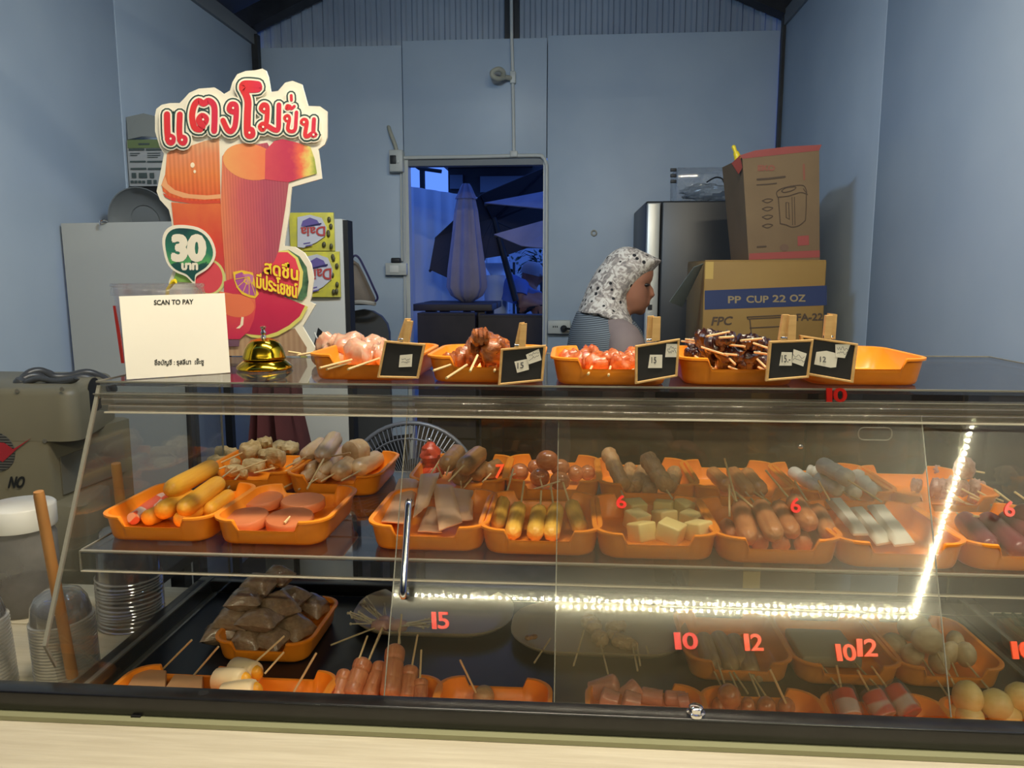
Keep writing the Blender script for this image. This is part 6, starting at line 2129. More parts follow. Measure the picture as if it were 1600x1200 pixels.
# dark hose on top
M_hose = mat('dark_grey_rubber', (62, 64, 68), .35, spec=.5)
hp = [(28, 602), (34, 594), (48, 582), (66, 580), (82, 588), (105, 588), (135, 582), (155, 588), (168, 600), (172, 606)]
for dy, dz in ((0, 0), (.016, -.006), (-.016, -.010)):
    part('hose', MB().tube(crom([q(u, v, Ym + .08 + .02 * i) + Vector((0, dy, dz)) for i, (u, v) in enumerate(hp)], 5), .010, 8), M_hose, t)
part('hose_loop', MB().tube(crom([q(u, v, Ym + .07) for u, v in ((40, 600), (60, 592), (90, 596), (120, 592), (90, 600), (60, 603))], 5, True), .007, 8, loop=True), M_hose, t)
part('hose_end', MB().lathe([(0, 0), (.014, 0), (.016, .01), (.012, .02), (0, .02)], 14, Matrix.Translation(q(30, 604, Ym + .08)) @ Matrix.Rotation(.4, 4, 'Y')), M_hose, t)
# its shelf
tbl = thing('low_table', (q(60, 800, Ym).x, Ym + .15, 0), 'dark side table under the beige machine', 'table')
part('tabletop', MB().box(xl - .02, xr + .10, Ym - .06, Ym + .36, zbot - .03, zbot - .0005, bev=.003), M_dark, tbl)
for x in (xl, xr + .06):
    for y in (Ym - .03, Ym + .32):
        part('leg', MB().box(x - .02, x + .02, y - .02, y + .02, 0, zbot - .03), M_dark, tbl)

# white leaning board
Yw = 2.35
M_board = mat('grey_white_board', (158, 161, 160), .5)
c = [q(95, 349, Yw), q(268, 346, Yw + .12), q(272, 600, Yw + .12), q(126, 600, Yw)]
c[2].z = c[3].z = .002
bt = solo('leaning_board', MB().loft([c, [p + Vector((.01, .02, 0)) for p in c]], smooth=False), M_board, 'large pale grey board leaning at the left wall behind the poster', 'board')
part('hook', MB().tube(crom([q(157, 352, Yw + .02), q(157, 345, Yw + .02), q(164, 344, Yw + .03), q(168, 346, Yw + .05)], 4), .003, 6), M_chrome, bt)
# shelf unit behind the board with an opened carton, a round pan
Yk = 2.75
sh = thing('storage_rack', (q(235, 400, Yk).x, Yk + .2, 0), 'dark storage rack behind the leaning board', 'rack')
zr = q(230, 318, Yk).z
x0, x1 = q(196, 270, Yk).x, q(275, 270, Yk).x
part('shelf', MB().box(x0, x1, Yk, Yk + .38, zr - .03, zr), M_dark, sh)
part('shelf', MB().box(x0, x1, Yk, Yk + .38, zr - .55, zr - .52), M_dark, sh)
for x in (x0 + .015, x1 - .015):
    for y in (Yk + .015, Yk + .365):
        part('leg', MB().box(x - .015, x + .015, y - .015, y + .015, 0, zr - .03), M_dark, sh)
t = thing('opened_carton', ((x0 + x1) / 2, Yk + .15, zr), 'opened carton with a green headed leaflet side, above the leaning board', 'carton')
M_cgrey = mat('grey_carton', (136, 140, 138), .7)
zc0, zc1 = q(230, 291, Yk).z, q(230, 218, Yk).z
part('lower_box', MB().box(x0 + .01, x1, Yk + .012, Yk + .30, zr + .001, zc0), M_black, t)
part('leaflet', MB().box(q(199, 255, Yk).x, x1, Yk + .005, Yk + .30, zc0 + .001, zc1), mat('leaflet_grey', (168, 170, 172), .6), t)
part('green_header', MB().box(q(199, 231, Yk).x, x1, Yk + .002, Yk + .005, q(230, 231, Yk).z, zc1), mat('leaflet_green', (112, 128, 84), .6), t)
M_lead = mat('leaflet_print', (72, 84, 84), .6)
tx = MB()
for (u0, u1, v0, v1) in ((201, 225, 232, 235), (228, 252, 232, 235), (203, 227, 251, 253.5), (230, 256, 251, 253.5), (204, 228, 262, 265), (231, 256, 262, 265), (203, 218, 239, 240), (203, 214, 242, 243), (230, 250, 238.5, 239.5), (230, 250, 242, 243), (230, 246, 245, 246), (216, 233, 223.5, 226.5), (206, 212, 270, 278), (217, 229, 270, 278), (234, 240, 270, 278), (204, 208, 282, 286), (210, 214, 282, 286), (216, 220, 282, 286), (222, 226, 282, 286), (230, 236, 281, 287), (240, 244, 281, 287)):
    a, b2 = q(u0, v1, Yk), q(u1, v0, Yk)
    tx.box(a.x, b2.x, Yk + .0005, Yk + .0028, a.z, b2.z)
part('leaflet_print', tx, M_lead, t, kind='stuff')
fl = [q(197, 183, Yk + .02), q(224, 177, Yk + .02), q(262, 186, Yk + .02), q(262, 216, Yk), q(222, 213, Yk), q(200, 218, Yk)]
part('flap', MB().loft([fl, [p + Vector((0, .006, 0)) for p in fl]], smooth=False), M_cgrey, t)
pc = q(228, 345, 2.55)
t = solo('round_pan', MB().lathe([(0, .0), (.05, .0), (.052, .004), (.095, .012), (.11, .035), (.113, .035), (.098, .008), (.05, -.004), (0, -.004)], 36, Matrix.Translation(pc) @ Matrix.Rotation(PI / 2 + .15, 4, 'X')), mat('grey_pan', (124, 128, 130), .4, metal=.2), 'round grey pan standing on edge behind the leaning board', 'pan')

# white cabinet with the hanging packets
Yc = 2.45
xa, xb = q(440, 420, Yc).x, q(537, 420, Yc).x
zc = q(500, 342, Yc).z
M_cab = mat('cream_cabinet', (172, 171, 164), .5)
t = thing('cabinet', ((xa + xb) / 2, Yc, 0), 'tall cream cabinet with a black edge strip left of the door', 'cabinet')
part('body', MB().box(xa - .1, xb, Yc, Yc + .06, .002, zc, bev=.003), M_cab, t)
part('edge_strip', MB().box(xb, xb + .016, Yc + .005, Yc + .06, .002, zc - .004), M_black, t)
tp = [q(497, 512, Yc - .002), q(537, 548, Yc - .002), q(485, 560, Yc - .002)]
part('black_panel', MB().loft([tp, [p + Vector((0, .0015, 0)) for p in tp]], smooth=False), M_black, t)
v_, f_ = stroke([(492, 520), (497, 530), (503, 526), (511, 526)], 1.0)
part('lettering', MB().add([q(p[0], p[1], Yc - .003 - p[2]) for p in v_], f_, None, False), M_card, t)
# detergent packets, upside down
M_pk = mat('yellow_packet', (204, 192, 60), .35, c2=(176, 168, 76), scale=26, coat=.2)
kD = K(420, 320, 7.2727)
M_pw = mat('packet_pale_panel', (186, 184, 190), .4)
M_pv = mat('packet_violet', (98, 84, 140), .4)
M_pr = mat('packet_red', (170, 60, 56), .4)
M_pn = mat('packet_navy', (40, 36, 76), .4)


def packet(u0, u1, v0, v1, label, x0c):
    y0 = Yc - .012
    t = thing('detergent_packet', (q((u0 + u1) / 2, v1, Yc).x, y0, q(u0, v1, Yc).z), label, 'packet', 'yellow detergent packets')
    a, b2 = q(u0, v1, y0), q(u1, v0, y0)
    rg = []
    for j in range(9):
        s = j / 8
        z = a.z + (b2.z - a.z) * s
        th = .010 * math.sin(PI * min(max(s, .04), .96)) ** .6
        rg.append([(a.x, y0, z), (a.x + (b2.x - a.x) * .25, y0 - th * .7, z), (a.x + (b2.x - a.x) * .5, y0 - th, z), (a.x + (b2.x - a.x) * .75, y0 - th * .7, z), (b2.x, y0, z), (b2.x, y0 + .008, z), (a.x, y0 + .008, z)])
    part('pouch', MB().loft(rg), M_pk, t)
    yp = y0 - .0108
    W, H = u1 - u0, v1 - v0
    g = lambda fx_, fy_, l: q(u0 + W * fx_, v0 + H * fy_, yp - l)
    pn = [g(fx_, fy_, .0) for fx_, fy_ in ((.16, .12), (.45, .06), (.72, .14), (.84, .4), (.80, .62), (.60, .78), (.30, .92), (.16, .9))]
    part('print', MB().loft([pn, [p + Vector((0, .002, 0)) for p in pn]], smooth=False), M_pw, t)
    vo = [g(.24, .36, .0006), g(.28, .22, .0006), g(.45, .13, .0006), g(.62, .2, .0006), g(.70, .34, .0006)]
    part('print', MB().add(vo, [tuple(range(5))], None, False), M_pv, t)
    gl = glyph('Daia', .0)
    for bw, m, l in ((3.0, M_pn, .0010), (2.1, M_pw, .0014), (1.2, M_pr, .0018)):
        V, Fc = fit(gl, 0, W * .56, 0, H * .24)
        V, Fc = bold((V, Fc), bw * .33)
        # the packets hang upside down
        part('lettering', MB().add([q(u0 + W * .80 - x, v0 + H * .40 + y + (W * .8 - x) * -.04, yp - l - l_) for x, y, l_ in V], Fc, None, False), m, t)
    ln_ = [g(.27, .37, .0012), g(.72, .27, .0012), g(.72, .31, .0012), g(.27, .41, .0012)]
    part('print', MB().add(ln_, [(0, 1, 2, 3)], None, False), M_pn, t)
    for fx_, fy_ in ((.3, .8), (.35, .86)):
        tl_ = [g(fx_, fy_, .0012), g(fx_ + .16, fy_ - .03, .0012), g(fx_ + .16, fy_, .0012), g(fx_, fy_ + .03, .0012)]
        part('print', MB().add(tl_, [(0, 1, 2, 3)], None, False), M_pv, t)
    random.seed(int(u0))
    for i in range(7):
        fx_, fy_ = random.choice(((.88, .15), (.9, .35), (.87, .52), (.92, .7), (.8, .86), (.08, .5), (.9, .9)))
        c_ = g(fx_ + random.uniform(-.05, .05), fy_ + random.uniform(-.06, .06), -.004)
        part('print', MB().ball(c_, .006, .004, .009, nu=8, nv=5), mat('packet_dark_leaf', (70, 66, 34), .5), t)


packet(454, 521, 332, 392, 'upper yellow detergent packet hanging upside down on the cabinet', 0)
packet(466, 530, 393, 464, 'lower yellow detergent packet hanging upside down on the cabinet', 0)

# chair with a jacket
Yj = 2.9
M_chair = mat('dark_chair_plastic', (58, 58, 58), .5)
M_jack = mat('taupe_cloth', (116, 104, 92), .9, c2=(98, 88, 78), scale=8, bump=.3, bscale=14)
pcx = q(568, 540, Yj)
t = thing('chair', (pcx.x, Yj, 0), 'dark round-backed chair with a taupe jacket over it, left of the door', 'chair')
bk = []
for j in range(9):
    a = PI * j / 8
    bk.append((pcx.x + .075 * math.cos(a), Yj, q(568, 520, Yj).z + .05 + .0 + .075 * math.sin(a)))
arch = [(pcx.x + .10, Yj, .5)] + [(pcx.x + .10 * math.cos(PI * j / 8), Yj, q(568, 520, Yj).z + .09 * math.sin(PI * j / 8)) for j in range(9)] + [(pcx.x - .10, Yj, .5)]
part('backrest', MB().loft([arch, [(x, y + .03, z) for x, y, z in arch]], smooth=False), M_chair, t)
part('seat', MB().box(pcx.x - .13, pcx.x + .13, Yj - .34, Yj, .45, .49, bev=.01), M_chair, t)
for sx in (-.11, .11):
    for sy in (-.31, -.02):
        part('leg', MB().box(pcx.x + sx - .018, pcx.x + sx + .018, Yj + sy - .018, Yj + sy + .018, 0, .45), M_chair, t)
jr = []
for v, u0, u1, th in ((404, 544, 549, .02), (412, 541, 560, .05), (430, 541, 569, .07), (450, 541, 578, .09), (465, 541, 585, .10), (472, 542, 586, .10), (476, 545, 584, .08)):
    a, b2 = q(u0, v, Yj - .03), q(u1, v, Yj - .03)
    cx_, w = (a.x + b2.x) / 2, (b2.x - a.x) / 2
    jr.append([(cx_ + w * math.cos(2 * PI * i / 20) * (1 + .05 * math.cos(6 * PI * i / 10)), Yj - .03 + th * .5 * math.sin(2 * PI * i / 20), a.z) for i in range(20)])
jk = thing('jacket', (pcx.x, Yj - .03, q(568, 476, Yj).z), 'taupe cloth jacket with a black cord hanging over the chair back', 'jacket')
part('cloth', MB().loft(jr), M_jack, jk)
part('cord', MB().tube(crom([q(546, 420, Yj - .1), q(552, 401, Yj - .1), q(560, 402, Yj - .1), q(570, 420, Yj - .11), q(583, 448, Yj - .11), q(590, 465, Yj - .1), q(586, 471, Yj - .1)], 5), .004, 6), M_pn, jk)
part('trim', MB().tube(crom([q(548, 474, Yj - .09), q(560, 472, Yj - .1), q(575, 473, Yj - .1), q(586, 475, Yj - .08)], 4), .008, 6), mat('grey_trim', (150, 146, 138), .7), jk)

# dark red apron seen through the case
Ya = 2.2
M_apr = mat('dark_red_cloth', (84, 36, 36), .9, c2=(66, 28, 30), scale=7)
ap = []
for v, u0, u1 in ((600, 400, 470), (640, 397, 472), (690, 392, 484), (760, 386, 498), (860, 380, 510)):
    a, b2 = q(u0, v, Ya), q(u1, v, Ya)
    cx_, w = (a.x + b2.x) / 2, (b2.x - a.x) / 2
    ap.append([(cx_ + w * math.cos(2 * PI * i / 36), Ya + (.05 + .018 * math.cos(2 * PI * i / 36 * 9)) * math.sin(2 * PI * i / 36) + .012 * math.cos(2 * PI * i / 36 * 8), a.z) for i in range(36)])
ta = solo('apron', MB().loft(ap), M_apr, 'dark red apron hanging in folds behind the case on the left', 'apron')
part('tape', MB().tube([(ap[0][0][0] - .03, Ya, ap[0][0][2]), (ap[0][0][0] - .06, Ya + .02, ap[0][0][2] + .12), (ap[0][18][0] + .03, Ya, ap[0][0][2])], .006, 6), M_apr, ta)
hk = thing('garment_stand', ((ap[0][0][0] + ap[0][18][0]) / 2, Ya + .08, 0), 'thin dark stand holding the red apron', 'stand')
part('pole', MB().tube([(BASE[hk].x, Ya + .09, .02), (BASE[hk].x, Ya + .09, ap[0][0][2] + .1)], .010, 8), M_dark, hk)
part('arm', MB().tube([(BASE[hk].x, Ya + .09, ap[0][0][2] + .1), (ap[0][0][0] - .06, Ya + .02, ap[0][0][2] + .115)], .006, 6), M_dark, hk)
part('foot', MB().lathe([(0, 0), (.14, 0), (.14, .012), (.02, .025), (0, .025)], 24, Matrix.Translation((BASE[hk].x, Ya + .09, 0))), M_dark, hk)

# pedestal fan
Yf = 2.15
fc = q(645, 762, Yf)
rf = abs(q(747, 762, Yf).x - fc.x)
M_fan = mat('grey_fan_wire', (104, 106, 112), .4, metal=.3)
t = thing('pedestal_fan', (fc.x, Yf + .1, 0), 'grey round pedestal fan behind the case', 'fan')
part('guard_rim', MB().tube([(fc.x + rf * math.cos(2 * PI * i / 48), Yf, fc.z + rf * math.sin(2 * PI * i / 48)) for i in range(48)], .007, 8, loop=True), M_fan, t)
part('guard_rim', MB().tube([(fc.x + rf * .8 * math.cos(2 * PI * i / 48), Yf - .035, fc.z + rf * .8 * math.sin(2 * PI * i / 48)) for i in range(48)], .003, 6, loop=True), M_fan, t)
wm = MB()
for i in range(84):
    a = 2 * PI * i / 84
    p_ = [(fc.x + rf * s * math.cos(a + w), Yf + y, fc.z + rf * s * math.sin(a + w)) for s, y, w in ((.22, -.05, -.1), (.55, -.048, -.04), (.8, -.035, 0), (1, 0, .02))]
    wm.tube(p_, .0016, 4, caps=False)
part('guard_wires', wm, M_fan, t, kind='stuff')
part('hub_cap', MB().lathe([(0, -.062), (.04, -.058), (.05, -.048), (.05, -.04), (0, -.04)], 20, Matrix.Translation((fc.x, Yf, fc.z)) @ Matrix.Rotation(-PI / 2, 4, 'X')), M_dark, t)
for i in range(3):
    a0 = 2 * PI * i / 3
    bl_ = []
    for s in (.15, .4, .65, .85):
        w = .25 + .35 * s
        bl_.append([(fc.x + rf * s * math.cos(a0 + w * j), Yf + .02 * (j + .5), fc.z + rf * s * math.sin(a0 + w * j)) for j in (-1, -.3, .3, 1)])
    part('blade', MB().loft(bl_, False, False, False), M_dark, t)
part('motor', MB().lathe([(0, .04), (.06, .04), (.07, .08), (.05, .15), (0, .16)], 20, Matrix.Translation((fc.x, Yf, fc.z)) @ Matrix.Rotation(-PI / 2, 4, 'X')), M_dark, t)
part('pole', MB().tube([(fc.x, Yf + .1, .03), (fc.x, Yf + .1, fc.z - .02)], .014, 10), M_fan, t)
part('foot', MB().lathe([(0, 0), (.19, 0), (.19, .02), (.05, .04), (0, .04)], 28, Matrix.Translation((fc.x, Yf + .1, 0))), M_dark, t)

# navy cabinet right of the case
M_nv = mat('dark_navy_cabinet', (44, 46, 60), .45, c2=(38, 40, 54), scale=3)
t = thing('chest_cabinet', (.93, 1.75, 0), 'dark navy cabinet standing behind the right end of the display case', 'cabinet')
part('body', MB().box(.84, 1.012, 1.58, 1.93, .002, 1.19, bev=.006), M_nv, t)
part('lid', MB().box(.83, 1.014, 1.57, 1.94, 1.192, 1.225, bev=.008), M_nv, t)
part('handle', MB().box(.825, .842, 1.7, 1.82, 1.05, 1.075, bev=.004), M_chrome, t)
# fridge
Yg = 3.32
M_fr = mat('dark_grey_fridge', (52, 53, 55), .4, c2=(47, 48, 50), scale=3)
x0, x1 = q(1009, 400, Yg).x, q(1165, 400, Yg).x
zf = q(1080, 312, Yg).z
t = thing('fridge', ((x0 + x1) / 2, Yg + .3, 0), 'tall dark grey fridge with a silver door edge behind the seller', 'fridge')
part('body', MB().box(x0, x1, Yg + .05, YB - .02, .03, zf, bev=.008), M_fr, t)
dr = part('door', MB().box(q(1032, 400, Yg).x, x1, Yg, Yg + .048, .06, zf - .004, bev=.008), M_fr, t)
part('silver_edge', MB().box(q(1010, 400, Yg).x, q(1030, 400, Yg).x, Yg + .004, Yg + .046, .06, zf - .012, bev=.004), mat('silver_trim', (190, 190, 184), .35, metal=.3), t)
part('lock', MB().box(q(1012, 480, Yg).x, q(1019, 480, Yg).x, Yg + .0, Yg + .005, q(1015, 484, Yg).z, q(1015, 476, Yg).z), M_fr, dr)
part('foot', MB().box(x0 + .03, x1 - .03, Yg + .1, YB - .08, .002, .03), M_black, t)
# things on the fridge
Yt = 3.45
M_box_c = clear('clear_box_plastic', (.9, .92, .95), .06, .6, .08, haze=.30, haze_col=(205, 212, 220))
a, b2 = q(1057, 311, Yt), q(1138, 261, Yt)
t = thing('clear_box', ((a.x + b2.x) / 2, Yt + .1, zf), 'clear plastic box standing on the fridge', 'box')
part('body', MB().box(a.x, b2.x, Yt, Yt + .22, zf + .001, b2.z, bev=.004), M_box_c, t)
for v in (265, 274, 283):
    c_ = q(1052, v, Yt - .004)
    part('clip', MB().box(c_.x - .012, c_.x + .014, Yt - .006, Yt + .004, c_.z - .008, c_.z + .006, bev=.002), M_dark, t)
part('wire', MB().tube(crom([q(1104, 285, Yt - .003), q(1110, 281, Yt - .003), q(1119, 277, Yt - .003), q(1128, 279, Yt - .003), q(1131, 285, Yt - .003)], 4), .003, 6), M_black, t)
M_bag = clear('crumpled_bag', (.85, .87, .9), .10, .6, .15, haze=.35, haze_col=(190, 200, 208))
bm_ = MB()
pb = q(1100, 303, Yt - .05)
bm_.ball((pb.x + .02, Yt - .07, zf + .034), .115, .055, .032, nu=24, nv=14, amp=.5, fr=3, seed=4)
solo('plastic_bag', bm_, M_bag, 'crumpled clear plastic bag lying on the fridge before the box', 'bag')
a, b2 = q(1138, 312, Yt - .06), q(1164, 275, Yt - .06)
t = thing('blue_packet', ((a.x + b2.x) / 2, Yt - .03, zf), 'blue and white packet on the fridge beside the kettle carton', 'packet')
part('pack', MB().box(a.x, b2.x, Yt - .06, Yt + .0, zf + .001, b2.z, bev=.006), mat('bright_blue_print', (52, 120, 210), .45, c2=(90, 150, 220), scale=18), t)
part('label_band', MB().box(a.x - .001, a.x + .05, Yt - .062, Yt - .058, zf + .012, zf + .022), M_card, t)
part('top_seal', MB().box(a.x + .004, b2.x - .004, Yt - .034, Yt - .028, b2.z, b2.z + .010), M_card, t)

# cartons at the right
Yo = 2.68
M_kraft = mat('kraft_board', (124, 101, 72), .75, c2=(114, 92, 66), scale=4)
M_kraft2 = mat('golden_kraft', (150, 118, 62), .7, c2=(140, 108, 56), scale=4)
M_navy = mat('navy_band', (38, 52, 92), .6)
M_kr = mat('carton_red', (150, 70, 64), .65)
M_kp = mat('carton_print', (78, 62, 48), .7)
a, b2 = q(1101, 600, Yo), q(1292, 405, Yo)
zb0 = b2.z - .40
t = thing('cup_carton', ((a.x + b2.x) / 2, Yo + .2, zb0), 'golden carton with a navy band reading PP CUP 22 OZ under the kettle carton', 'carton')
c = [q(1101, 412, Yo), q(1292, 404, Yo)]
xa, xb, zt_ = c[0].x, c[1].x, (c[0].z + c[1].z) / 2
part('box', MB().box(xa, xb, Yo, Yo + .38, zb0, zt_, bev=.003), M_kraft2, t)
yp = Yo - .0006
f4 = lambda u, v, l=0: q(u, v, yp - l)
bd = [f4(1101, 454), f4(1292, 446), f4(1292, 477), f4(1101, 484)]
part('navy_band', MB().loft([bd, [p + Vector((0, .0005, 0)) for p in bd]], smooth=False), M_navy, t)
kC = K(960, 380, 4)


def inkC(txt, x0, x1, y0, y1, m, b_=1.0, dy=-.02, it=0.0):
    V, Fc = textbox(txt, x0, x1, y0, y1, b_, 0, dy)
    V = [(p[0] - (p[1] - y1) * it, p[1], p[2]) for p in V]
    return part('lettering', MB().add([f4(*kC(x, y), .0008 + l_) for x, y, l_ in V], Fc, None, False), m, t)


M_gold = mat('gold_print', (150, 132, 96), .6)
for w_, x0, x1 in (('PP', 712, 790), ('CUP', 826, 962), ('22', 990, 1070), ('OZ', 1098, 1192)):
    inkC(w_, x0, x1, 332 - (x0 - 712) * .025, 374 - (x0 - 712) * .025, M_gold, 1.8, 0)
inkC('FPC', 606, 728, 462, 514, M_kp, 2.2, -.03, .22)
inkC('FA-22', 1140, 1302, 442, 484, M_kp, 2.4, -.02)
cp = []
for ln_ in ([(830, 462), (1060, 450)], [(834, 474), (1062, 462)], [(830, 462), (834, 474)], [(846, 476), (858, 580)], [(1050, 465), (1036, 580)], [(848, 530), (1044, 520)]):
    v, f = stroke([kC(*p) for p in ln_], .9, smooth=False)
    part('print', MB().add([f4(p[0], p[1], .0008 + p[2]) for p in v], f, None, False), M_kp, t)
# open flap at the left
fp = [q(1099, 412, Yo + .01), q(1084, 418, Yo - .08), q(1046, 472, Yo - .12), q(1066, 480, Yo + .0)]
part('flap', MB().loft([fp, [p + Vector((0, .004, .002)) for p in fp]], smooth=False), mat('grey_green_flap', (112, 122, 118), .7), t)
part('flap', MB().box(xa + .002, xb - .002, Yo + .002, Yo + .376, zt_, zt_ + .004), M_kraft2, t)
part('tape', MB().box(xa + .003, xa + .03, Yo - .001, Yo + .0005, zt_ - .06, zt_ - .002), mat('clear_tape', (196, 164, 96), .2), t)
# lower carton that carries it
zl0 = .62
t3 = thing('plain_carton', ((xa + xb) / 2, Yo + .2, zl0), 'plain brown carton under the cup carton, mostly hidden', 'carton')
part('box', MB().box(xa - .02, xb + .02, Yo - .01, Yo + .40, .30, zb0 - .0008, bev=.003), M_kraft, t3)
part('tape', MB().box((xa + xb) / 2 - .03, (xa + xb) / 2 + .03, Yo - .0108, Yo - .0098, .30, zb0 - .004), mat('clear_tape', (196, 164, 96), .2), t3)
st = thing('low_stand', ((xa + xb) / 2, Yo + .2, 0), 'low dark stand under the stacked cartons', 'stand')
part('top', MB().box(xa - .04, xb + .04, Yo - .03, Yo + .42, .27, .2995), M_dark, st)
for x in (xa, xb):
    for y in (Yo, Yo + .38):
        part('leg', MB().box(x - .02, x + .02, y - .02, y + .02, 0, .27), M_dark, st)
# kettle carton, a little twisted
Ye = 2.70
zk0 = zt_ + .0045
fl_ = q(1169, 404, Ye)
A0, A1 = q(1170, 404, Ye), q(1281, 401, Ye - .0)
B0, B1 = q(1160, 246, Ye), q(1280, 234, Ye)
ztk = (B0.z + B1.z) / 2
dpt = .24
bl4 = [Vector((A0.x, Ye, zk0)), Vector((A1.x, Ye, zk0)), Vector((B1.x, Ye, B1.z)), Vector((B0.x, Ye, B0.z))]
lb = q(1152, 250, Ye + .07)
t = thing('kettle_carton', ((A0.x + A1.x) / 2, Ye + dpt / 2, zk0), 'brown carton printed with an electric kettle, on top of the cup carton', 'carton')
back = [Vector((A0.x - .01, Ye + dpt, zk0)), Vector((A1.x, Ye + dpt, zk0)), Vector((B1.x, Ye + dpt, B1.z)), Vector((B0.x - .02, Ye + dpt, B0.z))]
part('box', MB().loft([bl4, back], smooth=False), M_kraft, t)
ye = Ye - .0008
f5 = lambda u, v, l=0: q(u, v, ye - l)
tb = [f5(1160, 248), f5(1280, 235), f5(1284, 226), f5(1230, 229), f5(1180, 235), f5(1155, 243)]
tb2 = [p + Vector((0, .004, 0)) for p in tb]
part('top_flap', MB().loft([tb, tb2], smooth=False), M_kr, t)
sf = [q(1156, 243, Ye), q(1143, 255, Ye - .02), q(1154, 272, Ye + .02), q(1160, 262, Ye)]
part('top_flap', MB().loft([sf, [p + Vector((0, .004, 0)) for p in sf]], smooth=False), M_kr, t)
rb2 = [f5(1171, 396), f5(1281, 391), f5(1281, 402), f5(1170, 406)]
part('red_band', MB().loft([rb2, [p + Vector((0, .0007, 0)) for p in rb2]], smooth=False), M_kr, t)
kE = K(1020, 220, 5.3333)


def lines5(pts, w=.7, sm=True, m=None):
    v, f = stroke([kE(*p) for p in pts], w, 4, sm)
    part('print', MB().add([f5(p[0], p[1], .0006 + p[2]) for p in v], f, None, False), m or M_kp, t)


V, Fc = textbox('EKO', *[kE(878, 0)[0], kE(1015, 0)[0], kE(0, 205)[1], kE(0, 248)[1]], .8)
part('lettering', MB().add([f5(x, y, .0006 + l_) for x, y, l_ in V], Fc, None, False), mat('faded_red_print', (140, 84, 66), .7), t)
V, Fc = textbox('Series E Magnetic', *[kE(875, 0)[0], kE(1100, 0)[0], kE(0, 290)[1], kE(0, 330)[1]], .3)
lines5([(872, 322), (960, 316), (1100, 300)], 1.6, False)
lines5([(868, 368), (960, 362), (1030, 354)], 1.0, False)
lines5([(1258, 200), (1262, 320)], 1.6, False, mat('faded_red_print', (140, 84, 66), .7))
lines5([(1040, 470), (1032, 430), (1070, 400), (1150, 378), (1240, 370), (1270, 390), (1280, 440), (1230, 430), (1130, 460), (1040, 470)])
lines5([(1072, 420), (1110, 392), (1190, 385), (1170, 410), (1100, 430), (1072, 420)])
lines5([(1046, 476), (1056, 600), (1062, 690)])
lines5([(1280, 445), (1278, 560), (1272, 660)])
lines5([(1062, 690), (1110, 700), (1160, 718), (1220, 705), (1272, 662)])
lines5([(1110, 515), (1112, 640), (1138, 655), (1132, 515), (1110, 515)], .6, False)
lines5([(1160, 470), (1165, 700)], .5, False)
lines5([(1180, 470), (1185, 700)], .5, False)
lines5([(1255, 400), (1290, 450)], .6, False)
for y in (500, 568, 636, 710):
    lines5([(912, y), (955, y + 16), (1000, y - 8), (955, y - 16), (912, y)], .7)
rd = [f5(*kE(x, y)) for x, y in ((1206, 795), (1300, 788), (1302, 868), (1208, 875))]
part('red_mark', MB().loft([rd, [p + Vector((0, .0007, 0)) for p in rd]], smooth=False), M_kr, t)
dk_ = ellipse(kE, 1096, 890, 38, 30, n=16)
part('print', MB().add([f5(x, y, .0008) for x, y in dk_], [tuple(range(16))], None, False), mat('carton_dark_mark', (110, 84, 66), .7), t)
lines5([(872, 884), (942, 880)], 1.3, False)
a, b2 = q(1146, 229, Ye + .1), q(1152, 244, Ye + .1)
solo('squeeze_bottle', MB().tube([(b2.x + .02, Ye + .1, zt_ + .25), b2, b2.lerp(a, .35), b2.lerp(a, .5), a, a + Vector((-.002, 0, .004))], [.012, .012, .010, .006, .0075, .004], 10), mat('yellow_plastic', (240, 212, 40), .35), 'yellow plastic tip sticking up out of the kettle carton', 'bottle')
# ================================================================ PEOPLE
def fuse(mb, voxel, name, m, parent, smooth_it=1):
    """one continuous body surface from overlapping volumes"""
    off = BASE[parent]
    me = mb.mesh(name, m, off)
    o = bpy.data.objects.new('tmp_body', me)
    COL.objects.link(o)
    md = o.modifiers.new('r', 'REMESH')
    md.mode = 'VOXEL'
    md.voxel_size = voxel
    md.use_smooth_shade = True
    ms_ = o.modifiers.new('s', 'SMOOTH')
    ms_.factor = .5
    ms_.iterations = smooth_it
    dg = bpy.context.evaluated_depsgraph_get()
    m2 = bpy.data.meshes.new_from_object(o.evaluated_get(dg))
    m2.name = name
    bpy.data.objects.remove(o)
    bpy.data.meshes.remove(me)
    m2.materials.clear()
    m2.materials.append(m)
    return link(name, m2, parent)


Yp = 2.5
kp = K(860, 370, 8)


def ringpx(v_u0_u1_d, n=28, y=Yp, kk=None, yc=0.0, pw=2.0):
    v, u0, u1, d = v_u0_u1_d[:4]
    cy = v_u0_u1_d[4] if len(v_u0_u1_d) > 4 else yc
    a, b2 = (q(*kk(u0, v), y), q(*kk(u1, v), y)) if kk else (q(u0, v, y), q(u1, v, y))
    cx_, w = (a.x + b2.x) / 2, (b2.x - a.x) / 2
    return [(cx_ + w * math.cos(2 * PI * i / n), y + cy + d * math.sin(2 * PI * i / n), a.z) for i in range(n)]


